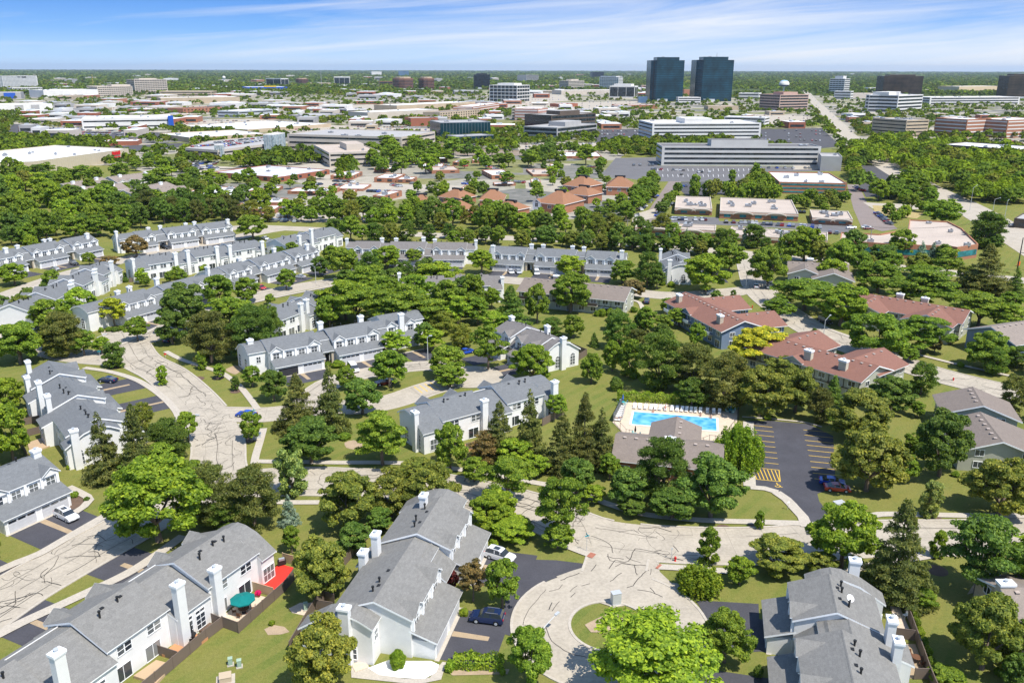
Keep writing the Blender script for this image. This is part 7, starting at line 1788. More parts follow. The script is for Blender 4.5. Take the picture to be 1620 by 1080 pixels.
slab('planter_bed', [(298,992),(318,979),(350,990),(333,1002)], 0.3, M_MULCH, 'dark vegetable bed between the orange deck and the sandy patio', 'garden bed')
slab('deck', [(44,655),(61,650),(68,664),(47,668)], 0.3, M_DECK, 'small reddish deck behind the left stepped townhouse row', 'deck')
slab('deck', [(43,700),(72,690),(80,704),(48,716)], 0.3, M_DECKT, 'small pale deck behind the left stepped townhouse row', 'deck')
slab('deck', [(735,703),(764,692),(770,700),(742,712)], 0.3, M_DECK, 'small orange deck below the tall chimney of the row behind the spruces', 'deck')
slab('patio', [(1408,958),(1424,960),(1445,1010),(1425,1010)], 0.12, M_PATIO, 'narrow patio with white chairs behind the right-hand row', 'patio')
slab('patio', [(1428,1018),(1448,1018),(1468,1070),(1440,1072)], 0.12, M_TANS, 'gravel patio with a table behind the right-hand row', 'patio')
slab('doorstep', [(556,1050),(577,1043),(582,1055),(562,1062)], 0.18, M_PATIO, 'paved step with a dark mat at the end door of the townhouse row', 'step')
def fence(px, h, label, m=None, cat='fence', name='wood_fence', group='board fences behind the townhouses'):
    W = [G(x, y, 0) for x, y in px]; root = empty(name, (W[0].x, W[0].y, 0)); tag(root, label, cat, group); m = m or M_FENCE
    for i in range(len(W)-1):
        a, b = W[i]-W[0], W[i+1]-W[0]; d = b-a; L = d.length; ang = math.atan2(d.y, d.x)
        mb = MB(); mb.box(0.06, L-0.06, -0.03, 0.03, 0.05, h, m); mb.box(0.06, L-0.06, -0.05, 0.05, h, h+0.05, m); mb.build('panel', root, (a.x, a.y, 0), ang)
        n = max(1, int(L/2.6))
        for k in range(n): q = a + d*(k/n); mb = MB(); mb.box(-0.07, 0.07, -0.07, 0.07, 0, h+0.12, m); mb.build('post', root, (q.x, q.y, 0), ang)
    return root
fence([(465,917),(452,934),(378,1001),(353,992),(327,1012),(247,1081),(200,1120)], 1.7, 'long dark board fence zigzagging past the decks of the near left row')
fence([(397,933),(434,944)], 1.5, 'short light wooden screen between the red deck and the sandy patio', M_DECKT)
fence([(327,981),(353,992)], 1.5, 'short dark screen between the vegetable bed and the sandy patio'); fence([(246,1034),(283,1046)], 1.5, 'short dark screen between the orange deck and the pale plank deck')
fence([(448,888),(466,893)], 1.5, 'short light wooden screen at the far end of the red deck', M_DECKT)
fence([(615,827),(593,838),(568,868),(538,904),(512,952),(500,962),(480,995),(458,1033)], 1.7, 'brown board fence running down the garden side of the cul-de-sac row')
fence([(501,964),(528,968)], 1.6, 'cross fence at the near end of the cul-de-sac row gardens'); fence([(510,948),(530,955)], 1.6, 'cross fence behind the tall chimneys of the cul-de-sac row')
fence([(1404,955),(1427,955),(1442,995),(1470,1075),(1485,1110)], 1.7, 'brown board fence along the green shrub row on the right'); fence([(1416,1009),(1447,1013)], 1.6, 'cross fence between the two patios on the right'); fence([(1446,1074),(1472,1074)], 1.6, 'cross fence near the bottom edge on the right')
fence([(22,656),(32,702),(46,730)], 1.7, 'dark board fence behind the decks of the stepped left row'); fence([(40,672),(64,667)], 1.5, 'cross fence between the two small decks on the left'); fence([(44,690),(72,683)], 1.5, 'second cross fence by the pale deck on the left')
fence([(858,674),(893,655)], 1.7, 'board fence right of the spruces by the striped lawn'); fence([(738,714),(790,700)], 1.7, 'board fence hidden by the spruces below the small orange deck'); fence([(902,551),(928,562),(907,575)], 1.7, 'brown board fence enclosing the garden at the end of the court row')
fence([(205,447),(260,437)], 1.6, 'dark garden fence below the row with four tall chimneys'); fence([(500,518),(530,508),(524,500)], 1.6, 'garden fence between two rows beside the tall twin chimneys')
# umbrella, tables, chairs
def umbrella(p, r, h, m, label, cat='umbrella', name='patio_umbrella', closed=False):
    root = empty(name, tuple(p)); tag(root, label, cat); mb = MB(); mb.tube((0,0,0), (0,0,h), 0.03, 0.03, M_METAL, 6); mb.build('pole', root); mb = MB(); mb.lathe([(0.35,0),(0.3,0.08),(0,0.1)], M_BLACK, 12); mb.build('base', root)
    mb = MB()
    if closed: mb.lathe([(0.16,h-1.3),(0.2,h-0.9),(0.08,h-0.1),(0,h+0.05)], m, 8)
    else:
        for k in range(8):
            a, b = 2*math.pi*k/8, 2*math.pi*(k+1)/8; A = (r*math.cos(a), r*math.sin(a), h-0.55); B_ = (r*math.cos(b), r*math.sin(b), h-0.55); mb.face([A, B_, (0,0,h)], m); mb.face([(A[0],A[1],A[2]-0.16), (B_[0],B_[1],B_[2]-0.16), B_, A], m)
    mb.build('canopy', root); return root
def table(p, r, m, label):
    root = empty('garden_table', tuple(p)); tag(root, label, 'table'); mb = MB(); mb.lathe([(0,0.70),(r,0.70),(r,0.74),(0,0.745)], m, 18); mb.build('tabletop', root)
    for k in range(4): a = math.pi/4+k*math.pi/2; mb = MB(); mb.tube((math.cos(a)*r*.7, math.sin(a)*r*.7, 0), (math.cos(a)*r*.6, math.sin(a)*r*.6, 0.70), 0.03, 0.03, m, 6); mb.build('leg', root)
    return root
def chair_proto(m, label, group):
    root = empty('garden_chair'); tag(root, label, 'chair', group); mb = MB(); mb.box(-0.25,0.25,-0.25,0.25,0.40,0.46,m); mb.build('seat', root); mb = MB(); mb.face([(-0.25,-0.25,0.46),(0.25,-0.25,0.46),(0.23,-0.36,0.98),(-0.23,-0.36,0.98)], m); mb.face([(-0.25,-0.21,0.46),(-0.23,-0.32,0.98),(0.23,-0.32,0.98),(0.25,-0.21,0.46)], m); mb.face([(-0.23,-0.36,0.98),(0.23,-0.36,0.98),(0.23,-0.32,0.98),(-0.23,-0.32,0.98)], m); mb.build('backrest', root)
    for x in (-0.22,0.22):
        for y in (-0.22,0.22): mb = MB(); mb.tube((x,y,0),(x,y,0.4),0.025,0.025,m,5); mb.build('leg', root)
    return root
M_BROWNW = plain('brown_wicker', (0.13,0.06,0.03), 0.8); M_TEALF = plain('teal_canvas', (0.0,0.16,0.15), 0.8, 0.08)
def set_chairs(proto_, c, r, n, first=True, turn=0.3):
    for k in range(n):
        o = proto_ if (k == 0 and first) else copy_tree(proto_); a = turn + 2*math.pi*k/n; o.location = (c.x+r*math.cos(a), c.y+r*math.sin(a), c.z); o.rotation_euler = (0,0,a+math.pi/2)
p = G(386,968,0.12); umbrella(p, 1.75, 2.7, M_TEALF, 'teal green open patio umbrella on the sandy patio'); table(p, 0.75, M_BROWNW, 'round dark table under the teal umbrella'); set_chairs(chair_proto(M_BROWNW, 'brown chair around the table under the teal umbrella', 'brown chairs under the teal umbrella'), p, 1.25, 6)
p = G(304,1010,0.4); table(p, 0.6, M_BLACK, 'round black table on the orange cedar deck'); umbrella(p, 1, 2.4, M_BLACK, 'closed dark umbrella standing over the orange deck table', closed=True); set_chairs(chair_proto(M_BLACK, 'black chair around the table on the orange deck', 'black chairs on the orange deck'), p, 0.95, 4)
p = G(1449,1046,0.12); table(p, 0.6, M_BROWNW, 'round table on the gravel patio at the right'); set_chairs(chair_proto(M_BROWNW, 'brown chair at the round table on the gravel patio', 'chairs on the gravel patio'), p, 0.95, 4)
p = G(1424,978,0.12); set_chairs(chair_proto(M_TRIM, 'white chair on the narrow patio behind the right-hand row', 'white chairs on the narrow patio'), p, 0.8, 2)
def aircon(px, py, z, label):
    p = G(px, py, z); root = empty('air_conditioner', tuple(p), 0.4); tag(root, label, 'air conditioner'); mb = MB(); mb.lathe([(0.42,0),(0.42,0.8),(0.36,0.84)], M_METAL, 14); mb.build('casing', root); mb = MB(); mb.lathe([(0.36,0.84),(0.3,0.86),(0,0.86)], M_BLACK, 14); mb.build('fan_grille', root)
for q in [(341,977,0,'round grey air conditioner by the tall chimney at the sandy patio'),(297,996,0,'round grey air conditioner beside the orange deck'),(185,1077,0,'round grey air conditioner near the bottom edge on the left'),(424,909,0.4,'grey air conditioner on the red deck')]: aircon(*q)
p = G(446,893,0.4); root = empty('barbecue_grill', tuple(p), 0.5); tag(root, 'black barbecue grill at the far corner of the red deck', 'grill'); mb = MB(); mb.box(-0.6,0.6,-0.28,0.28,0.1,0.85,M_BLACK); mb.build('cart', root); mb = MB(); mb.prism_x([(0.28,0.852),(0.24,1.15),(0,1.25),(-0.24,1.15),(-0.28,0.852)], -0.42, 0.42, M_METAL); mb.build('lid', root)
p = G(409,943,0.12); root = empty('flower_pot', tuple(p)); tag(root, 'pot of bright pink flowers at the light wooden screen', 'flower pot'); mb = MB(); mb.lathe([(0.18,0),(0.26,0.4),(0.22,0.4)], M_BRICKP, 10); mb.build('pot', root); o = link('flowers', proto('bush', 2)[0][0], root, (0,0,0.6)); o.scale = (0.45,0.45,0.35); o.color = (0.6,0.02,0.2,1)
# utility boxes
def ubox(px, py, w, d, h, m, label, top=None, cat='utility box', pad=True):
    p = G(px, py); root = empty('utility_box', tuple(p), 0.3); tag(root, label, cat); mb = MB(); mb.box(-w/2, w/2, -d/2, d/2, 0.12, h, m, top); mb.box(-w/2-0.04, w/2+0.04, -d/2-0.04, d/2+0.04, h, h+0.06, top or m); mb.build('cabinet', root); mb = MB(); mb.box(-w*.8, w*.8, -d*.8, d*.8, 0, 0.118, M_WALK); mb.build('plinth', root)
M_SAGE = plain('sage_green_paint', (0.30,0.40,0.30), 0.6)
ubox(365,1051,0.5,0.5,1.0,M_SAGE,'pale green utility box, left of a pair on the lawn'); ubox(379,1054,0.5,0.5,1.0,M_SAGE,'pale green utility box, right of a pair on the lawn'); ubox(357,1076,1.4,1.2,0.8,M_TANW,'sandy coloured utility cabinet at the bottom edge of the lawn'); ubox(484,964,0.5,0.5,1.1,M_SAGE,'pale green utility box on the sandy patch under the tree'); ubox(974,955,1.3,0.9,1.9,M_GALV,'tall white cabinet on the island of the cul-de-sac'); ubox(1327,802,1.8,1.2,1.0,M_GALV,'white cabinet at the car park entrance'); ubox(407,693,1.6,1.1,1.0,M_GALV,'white cabinet beside the junction tree')
# lamps, signs, hydrants
def lamp(px, py, top, ax, ay, label, m=None, r=0.09, group='street lamps'):
    g_ = G(px, py); h = height_for(g_, top); root = empty('street_lamp', tuple(g_)); tag(root, label, 'street lamp', group); m = m or M_GALV
    e = G(ax, ay, h + 0.3) - g_
    mb = MB(); mb.tube((0,0,0), (0,0,h), r*1.3, r*0.8, m, 8); mb.build('pole', root); mb = MB(); mb.tube((0,0,h-0.15), tuple(e), r*0.6, r*0.5, m, 6); mb.build('arm', root)
    ang = math.atan2(e.y, e.x); mb = MB(); mb.box(-0.1, 0.75, -0.18, 0.18, -0.1, 0.1, m); mb.box(0, 0.6, -0.14, 0.14, -0.14, -0.1, M_LAMP); mb.build('lamp_head', root, tuple(e), ang)
lamp(858,1017,993,879,972,'street lamp leaning over the ring road of the cul-de-sac'); lamp(297,692,657,310,656,'street lamp with a grey box beside the cracked road bend'); lamp(157,556,533,164,529,'street lamp at the corner sidewalk, upper left'); lamp(677,570,533,679,531,'plain street lamp by the lawn of the small court')
lamp(1302,538,506,1313,499,'street lamp on the right-hand residential street'); lamp(500,448,422,491,418,'street lamp by the driveway of the middle row'); lamp(90,432,412,83,408,'street lamp by the far left driveways'); lamp(306,380,368,304,366,'street lamp in front of the farthest left row'); lamp(1180,455,430,1188,427,'street lamp beside the red-roofed house corner'); lamp(1534,333,297,1546,293,'tall street lamp beside the wide road, nearer one'); lamp(1570,338,315,1582,313,'tall street lamp beside the wide road, right one'); lamp(1588,352,318,1596,316,'tall street lamp on the far side of the wide road')
lamp(580,350,338,584,329,'curved street lamp on the avenue among trees'); lamp(895,368,348,898,345,'street lamp on the avenue by the car lane'); 
M_CYAN = plain('cyan_street_sign', (0.02,0.32,0.38), 0.5)
def sign(px, py, h, m, label, cat='street sign', w=0.75, hh=0.2, cross=True):
    g_ = G(px, py); root = empty('street_sign', tuple(g_), 0.4); tag(root, label, cat); mb = MB(); mb.tube((0,0,0),(0,0,h),0.04,0.04,M_GALV,6); mb.build('post', root); mb = MB(); mb.box(-w/2,w/2,-0.045,-0.02,h-hh,h,m); mb.build('sign_plate', root)
    if cross: mb = MB(); mb.box(-0.02,0.02,-w/2,w/2,h+0.02,h+0.02+hh,m); mb.build('sign_plate', root)
sign(928,872,2.9,M_CYAN,'street name sign with cyan blades at the cul-de-sac mouth'); sign(159,572,2.9,M_CYAN,'street name sign with cyan blades at the upper left junction'); sign(403,668,2.9,M_CYAN,'street name sign with cyan blades at the side street'); sign(1246,806,1.6,M_TRIM,'small white sign by the curved car park path',w=0.5,hh=0.3,cross=False); sign(262,566,1.3,M_REDP,'small red sign on the verge of the road bend',w=0.6,hh=0.45,cross=False); sign(1062,884,2.0,M_GALV,'thin sign post beside the red hydrant',w=0.3,hh=0.3,cross=False)
M_ORANGE = plain('orange_sheeting', (0.75,0.14,0.03), 0.6); sign(1611,421,1.8,M_ORANGE,'orange work sign at the traffic signal corner',w=1.6,hh=1.6,cross=False); sign(1571,339,1.6,M_ORANGE,'orange work sign beside the wide road farther up',w=1.6,hh=1.4,cross=False)
def hydrant(px, py, label):
    g_ = G(px, py); root = empty('fire_hydrant', tuple(g_)); tag(root, label, 'fire hydrant'); mb = MB(); mb.lathe([(0.2,0),(0.2,0.06),(0.13,0.08),(0.13,0.6),(0.18,0.62),(0.16,0.74),(0.05,0.84),(0,0.85)], M_REDP, 12); mb.build('barrel', root)
    for a, r_ in ((0.0,0.09),(math.pi/2,0.11),(math.pi,0.09)): mb = MB(); mb.tube((0.1*math.cos(a),0.1*math.sin(a),0.48),(0.24*math.cos(a),0.24*math.sin(a),0.48),r_*.8,r_*.8,M_REDP,8); mb.build('outlet', root)
hydrant(1068,887,'red fire hydrant on the lawn right of the cul-de-sac mouth'); hydrant(1190,487,'red fire hydrant beside the upper right street'); hydrant(1508,602,'red fire hydrant on the right-hand verge near the brown roofs')
# power poles, wires, traffic signal
M_POLE = plain('grey_wood_pole', (0.30,0.27,0.24), 0.9)
def pole(px, py, top, label, arm=True):
    g_ = G(px, py); h = height_for(g_, top); root = empty('power_pole', tuple(g_)); tag(root, label, 'power pole', 'power poles along the avenue'); mb = MB(); mb.tube((0,0,0),(0,0,h),0.2,0.13,M_POLE,8); mb.build('pole', root)
    if arm:
        for z in (h-0.6, h-1.8): mb = MB(); mb.box(-1.3,1.3,-0.08,0.08,z,z+0.14,M_POLE); mb.build('crossarm', root)
    return g_, h
PL = [pole(*q) for q in [(529,341,318,'power pole with two crossarms by the single big tree'),(613,340,320,'pair-like tall power pole before the brick flats'),(913,368,336,'thin tall pole in front of the terracotta offices'),(992,371,347,'power pole by the corner of the near tan roof'),(1208,388,358,'tall pole before the near tan-roofed offices'),(1235,390,370,'shorter pole just right of the tall pole'),(1374,402,357,'tall pole in front of the angular corner office'),(1557,390,348,'tall power pole in the dark trees at the street corner')]]
for k in range(len(PL)-1):
    (a, ha), (b, hb) = PL[k], PL[k+1]
    if (b-a).length > 260: continue
    for s in (-1.1, 1.1):
        mb = MB(); n = 12; pr = None
        for j in range(n+1):
            t = j/n; q = a*(1-t)+b*t; z = ha*(1-t)+hb*t - 0.5 - 4*1.6*t*(1-t); v = Vector((q.x+s, q.y, z))
            if pr: mb.tube(pr, v, 0.035, 0.035, M_BLACK, 4, False)
            pr = v
        tag(mb.build('power_line'), 'sagging power cable strung along the avenue poles', 'cable', 'power cables along the avenue')
g_ = G(1609,428); h = height_for(g_, 376); root = empty('traffic_signal', tuple(g_)); tag(root, 'tall black traffic signal mast at the right-edge street corner', 'traffic signal'); mb = MB(); mb.tube((0,0,0),(0,0,h),0.25,0.16,M_BLACK,8); mb.build('mast', root); mb = MB(); mb.tube((0,0,h*0.55),(9,-2,h*0.5),0.12,0.08,M_BLACK,6); mb.build('arm', root)
for k, x in enumerate((3.2,6.0,8.6)):
    mb = MB(); mb.box(-0.25,0.25,-0.2,0.2,-0.6,0.6,M_BLACK); sh = mb.build('signal_head', root, (x,-x*0.22,h*0.52)); 
    for j, mm in enumerate((M_REDP, M_YEL, M_SAGE)): mb = MB(); mb.lathe([(0.13,0),(0,0.02)], mm, 10); o = mb.build('signal_lamp', sh, (0,-0.21,0.38-0.38*j)); o.rotation_euler = (math.pi/2,0,0)
# pool furniture
def lounger_proto():
    root = empty('pool_lounger'); tag(root, 'white lounger in the long row between the hedge and the swimming pool', 'pool lounger', 'loungers in the row by the hedge')
    mb = MB(); mb.box(-0.35,0.35,-1.0,0.3,0.28,0.34,M_PATIOW); mb.build('seat', root); mb = MB(); mb.face([(-0.35,0.3,0.34),(0.35,0.3,0.34),(0.35,0.85,0.85),(-0.35,0.85,0.85)], M_PATIOW); mb.face([(-0.35,0.3,0.28),(-0.35,0.85,0.79),(0.35,0.85,0.79),(0.35,0.3,0.28)], M_PATIOW); mb.face([(-0.35,0.85,0.79),(-0.35,0.85,0.85),(0.35,0.85,0.85),(0.35,0.85,0.79)], M_PATIOW); mb.build('backrest', root)
    for x in (-0.32,0.32):
        for y in (-0.9,0.2): mb = MB(); mb.tube((x,y,0),(x,y,0.28),0.025,0.025,M_PATIOW,5); mb.build('leg', root)
    return root
M_PATIOW = plain('white_resin', (0.74,0.73,0.70), 0.5, 0.03)
lp = lounger_proto(); xs = [1004,1012.5,1021.5,1030,1037,1044.5,1052.5,1063,1071,1079,1086,1093.5,1100,1108,1119,1129,1138]
hd = G(1166,647)-G(988,632); hr = math.atan2(hd.y, hd.x)
for k, x in enumerate(xs):
    o = lp if k == 0 else copy_tree(lp); o.location = G(x, 644.5+(x-1004)*0.067, 0.1); o.rotation_euler = (0,0,hr+rnd.gauss(0,.08))
for k in range(8):
    o = copy_tree(lp); o['label'] = 'white lounger stacked in the column at the left end of the pool'; o['group'] = 'loungers left of the pool'; o.location = G(983-k*0.9+2, 644+k*3.1, 0.1); o.rotation_euler = (0,0,hr-math.pi/2)
M_NAVYF = plain('blue_canvas', (0.05,0.14,0.42), 0.8)
for px, py, lab in ((985,640,'closed blue and white umbrella at the left rear corner of the pool'),(1155.5,652,'closed blue and white umbrella at the right rear corner of the pool'),(1004.5,691,'closed dark umbrella on the pool deck near the clubhouse')):
    p = G(px, py, 0.1); umbrella(p, 1, 2.5, M_NAVYF if py < 680 else M_BLACK, lab, closed=True); table(p, 0.5, M_CYAN, 'round teal table under the ' + lab.replace('closed ', '').replace('blue and white ',''))
    set_chairs(chair_proto(plain('pale_teal_resin%d' % px, (0.35,0.55,0.52), 0.5), 'pale teal chair under the ' + lab.replace('closed ', '').replace(' of the pool',''), 'teal chairs, %s' % lab.replace('closed ', '')), p, 0.85, 4)
fence([(970,667),(978,652),(988,632)], 1.8, 'thin dark metal fence on the left side of the pool', M_BLACK if False else plain('dark_mesh_fence', (0.10,0.11,0.11), 0.6), name='metal_fence', group=None)
def rail(px, h, label):
    W = [G(x, y, 0.1) for x, y in px]; root = empty('metal_fence', tuple(W[0])); tag(root, label, 'fence', None)
    for i in range(len(W)-1):
        a, b = W[i]-W[0], W[i+1]-W[0]; d = b-a; n = max(2, int(d.length/2.4))
        for z in (0.15, h): mb = MB(); mb.tube(tuple(a+Vector((0,0,z))), tuple(b+Vector((0,0,z))), 0.03, 0.03, M_BLACK, 5); mb.build('rail', root)
        for k in range(n+1): q = a+d*(k/n); mb = MB(); mb.tube((q.x,q.y,0),(q.x,q.y,h+0.1),0.04,0.04,M_BLACK,5); mb.build('post', root)
rail([(988,633.5),(1060,638.5),(1165,646.5)], 1.9, 'dark metal fence in front of the pool hedge'); rail([(1167,647),(1168,668),(1150,690),(1143,706)], 1.6, 'dark metal fence at the right side of the pool deck'); rail([(1103,706),(1122,698),(1140,700)], 1.4, 'low dark rail beside the clubhouse on the pool deck'); rail([(972,669),(990,690),(1000,692)], 1.6, 'dark metal fence left of the clubhouse')
# bathers: one continuous skinned body each, sitting or lying
SKIN = plain('skin', (0.45,0.25,0.16), 0.6, 0.05); HAIR = plain('dark_hair', (0.03,0.02,0.015), 0.7)
def body_mesh(J, E, name='body'):
    me = bpy.data.meshes.new(name); me.from_pydata([j[:3] for j in J], E, []); me.materials.append(SKIN); o = bpy.data.objects.new(name, me); COL.objects.link(o)
    md = o.modifiers.new('skin', 'SKIN'); me.skin_vertices[0].data[0].use_root = True
    for i, j in enumerate(J): me.skin_vertices[0].data[i].radius = (j[3], j[3]*(j[4] if len(j) > 4 else 1))
    sb = o.modifiers.new('sub', 'SUBSURF'); sb.levels = 1; sb.render_levels = 1; bpy.context.view_layer.update()
    m2 = bpy.data.meshes.new_from_object(o.evaluated_get(bpy.context.evaluated_depsgraph_get())); bpy.data.objects.remove(o); m2.polygons.foreach_set('use_smooth', [True]*len(m2.polygons)); m2.materials.clear(); m2.materials.append(SKIN); return m2
def sit_joints():
    J = [(0,0,0.12,0.15,0.8),(0,-0.03,0.35,0.13,0.75),(0,-0.04,0.55,0.16,0.65),(0,-0.02,0.66,0.055),(0,0.0,0.74,0.085,1.1),(0,0.0,0.86,0.075,1.1)]; E = [(0,1),(1,2),(2,3),(3,4),(4,5)]
    for s in (-1,1):
        i = len(J); J += [(s*0.1,0.05,0.11,0.09),(s*0.12,0.48,0.10,0.065),(s*0.12,0.52,-0.30,0.042),(s*0.12,0.64,-0.34,0.03)]; E += [(0,i),(i,i+1),(i+1,i+2),(i+2,i+3)]
        i = len(J); J += [(s*0.19,-0.03,0.56,0.055),(s*0.27,-0.06,0.33,0.042),(s*0.25,0.08,0.12,0.032),(s*0.25,0.15,0.08,0.025)]; E += [(2,i),(i,i+1),(i+1,i+2),(i+2,i+3)]
        for k, (dx, dz, ln) in enumerate(((-0.03,0,0.05),(-0.01,0,0.065),(0.01,0,0.07),(0.03,0,0.06))): j = len(J); J.append((s*0.25+dx, 0.16+ln, 0.075, 0.009)); E.append((i+3, j))
        j = len(J); J.append((s*0.25-s*0.05, 0.15, 0.09, 0.010)); E.append((i+3, j))
    return J, E
def lie_joints():
    J, E = sit_joints(); out = []
    for j in J: x, y, z = j[:3]; out.append((x, -0.9*z+0.1 if y < 0.4 else 0.12+ (y-0.1)*0.9 + (0.5 if z < -0.1 else 0), 0.45 + (0.42*z if z > 0 and y < 0.4 else 0.0)) + tuple(j[3:]))
    return out, E
BODY_SIT = body_mesh(*sit_joints()); BODY_LIE = body_mesh(*lie_joints())
def suit(nm, c): return plain(nm, c, 0.7)
def person(px, py, z, rz, pose, colour, label):
    p = G(px, py, z); root = empty('person', tuple(p), rz); tag(root, label, 'person'); link('body', BODY_SIT if pose == 'sit' else BODY_LIE, root)
    h = MB(); sz = suit('swimwear_%d' % int(px), colour)
    if pose == 'sit':
        h.lathe([(0.098,-0.04),(0.105,0.03),(0.08,0.09),(0,0.115)], HAIR, 12, (0,-0.02,0.84)); h.build('hair', root, smooth=True); s = MB(); s.lathe([(0.175,0.0),(0.185,0.1),(0.16,0.2)], sz, 14, (0,-0.01,0.04)); s.build('swimwear', root)
        for ex in (-0.035, 0.035): e = MB(); e.ico((ex,0.10,0.80), 0.014, HAIR); e.build('eye', root)
        e = MB(); e.tube((0,0.09,0.79),(0,0.125,0.765),0.012,0.016,SKIN,6); e.build('nose', root); e = MB(); e.box(-0.03,0.03,0.095,0.104,0.725,0.735,suit('lips_%d' % int(px),(0.35,0.1,0.08))); e.build('mouth', root)
    else:
        h.lathe([(0.10,-0.04),(0.105,0.03),(0.07,0.09),(0,0.11)], HAIR, 12, (0,-0.68,0.84)); h.build('hair', root, smooth=True); s = MB(); s.lathe([(0.17,0.0),(0.18,0.1),(0.15,0.2)], sz, 14, (0,0.0,0.42)); s.build('swimwear', root)
person(1033,651.5,0.15,hr+math.pi,'sit',(0.4,0.02,0.03),'person in dark red swimwear sitting on the rear pool edge at the left'); person(1108,657.5,0.15,hr+math.pi,'sit',(0.03,0.04,0.12),'person in dark swimwear sitting on the rear pool edge, right of middle'); person(1124.5,660.5,0.15,hr+math.pi,'sit',(0.02,0.15,0.2),'person in teal swimwear sitting at the right end of the rear pool edge')
person(1052.5,647.5,0.1,hr+math.pi,'lie',(0.55,0.15,0.2),'person in pink reclining on a lounger in the hedge row'); person(979,664,0.1,hr+math.pi/2,'lie',(0.1,0.3,0.6),'person in blue reclining on the loungers left of the pool')
# dish on the right-hand roof
p = G(1344,950,7.9); root = empty('satellite_dish', tuple(p)); tag(root, 'white satellite dish on the right-hand grey roof', 'satellite dish'); mb = MB(); mb.lathe([(0,0),(0.25,0.03),(0.5,0.14),(0.5,0.16),(0,0.02)], M_TRIM, 18); o = mb.build('reflector', root, (0,0,0.35)); o.rotation_euler = (R(35),R(20),0); mb = MB(); mb.tube((0,0,-0.6),(0,0,0.38),0.04,0.04,M_METAL,6); mb.build('bracket', root)
hz = MB(); hz.box(-30000, 30000, -400, 46000, -1.5, 260, None)
def haze_mat():
    m = bpy.data.materials.new('haze_air'); m.use_nodes = True; nt = m.node_tree; nt.nodes.clear(); out = nt.nodes.new('ShaderNodeOutputMaterial')
    v = nt.nodes.new('ShaderNodeVolumePrincipled'); v.inputs['Color'].default_value = (0.72, 0.85, 1.0, 1); v.inputs['Density'].default_value = 2.6e-5; v.inputs['Anisotropy'].default_value = 0.2
    nt.links.new(v.outputs[0], out.inputs['Volume']); return m
hz.mats = [haze_mat()]; hz.m = [0]*len(hz.m)
tag(hz.build('haze'), 'thin bluish summer haze toward the horizon', 'haze', kind='stuff')
# ------------------------------------------------------------------ tree labels: kind, size and colour, then what stands nearest
LM = [('the teal patio umbrella',385,955),('the red deck',430,915),('the near left townhouse row',330,900),('the cul-de-sac row',640,930),('the white gravel bed',640,1055),('the cul-de-sac island',965,985),('the right-hand row',1330,980),
      ('the white car on the left driveway',106,815),('the stepped left row',100,640),('the cracked road bend',300,610),('the junction with the blue car',400,655),('the open-garage row',520,555),('the white van',560,582),('the small court',700,600),
      ('the row end-on at the court',840,545),('the row behind the spruces',760,640),('the swimming pool',1066,665),('the clubhouse',1040,710),('the pool car park',1240,720),('the red car',1325,768),('the half-timbered rust-red house',1330,565),
      ('the slate blue rust-roofed house',1140,500),('the brown half-timbered house',940,475),('the wide blue-grey row',880,410),('the wide brownish-grey row',650,395),('the farthest left row',280,370),('the row with four tall chimneys',310,405),('the red car row',430,420),
      ('the twin-chimney row',120,440),('the street corner row',230,475),('the far left row',70,395),('the hidden upper row',710,440),('the stepped white gables',1070,415),('the brown house by the avenue',1310,430),('the rear rust-red house',1450,485),
      ('the slate blue house at the right edge',1590,535),('the brown roofs at the right edge',1560,660),('the lower right corner house',1600,920),('the car park entrance',1290,840),('the main street',1150,860),('the main street',560,765),('the main street',830,800),
      ('the right-hand street',1440,590),('the avenue',1430,425),('the avenue',700,372),('the avenue',1000,385),('the angular corner office',1440,370),('the longest tan-roofed office',1200,335),('the left tan-roofed office',1090,325),('the nearest tan-roofed offices',1150,375),
      ('the white-roofed orange office',1285,290),('the long grey-white office',1170,250),('the car lane',1040,320),('the largest terracotta office',890,310),('the arched-gable terracotta office',715,325),('the rear terracotta offices',960,290),
      ('the brick flats',620,290),('the right-hand brick flats',820,270),('the left-hand brick flats',420,320),('the large brick building',400,280),('the big tan store',120,260),('the brown-roofed apartments',200,285),('the raised beige office',570,255),
      ('the dark teal office',740,215),('the crowded car park lot',330,262),('the wide road',1500,310),('the dry meadow',1430,335),('the striped lawn',960,600),('the striped lawn',1440,690),('the lower left street',120,880),('the bottom edge',760,1070),('the bottom edge',1530,1060),('the left edge',10,600)]
def near_lm(x, y): return sorted(LM, key=lambda l: (l[1]-x)**2 + ((l[2]-y)*1.6)**2)
def rel(x, y, l):
    dx, dy = x - l[1], y - l[2]
    if abs(dx) < 12 and abs(dy) < 10: return 'by'
    if abs(dy)*1.3 > abs(dx): return 'behind' if dy < 0 else 'in front of'
    return 'left of' if dx < 0 else 'right of'
from collections import defaultdict
def size_word(kind, w): return 'small' if w < 24 else 'mid-sized' if w < 52 else 'large' if w < 90 else 'very large'
B1 = defaultdict(list)
ORD = ['nearest','second nearest','third nearest','fourth nearest','fifth nearest','sixth nearest','seventh nearest','eighth nearest']
for root, (x, y), w, kind, t in TREES:
    root['category'] = 'shrub' if kind == 'bush' else 'tree'
    l = near_lm(x, y)[0]; key = '%s %s %s %s %s' % (size_word(kind, w), TWORD[t], KW[kind][0], rel(x, y, l), l[0]); B1[key].append((y, x, root, kind))
used = set()
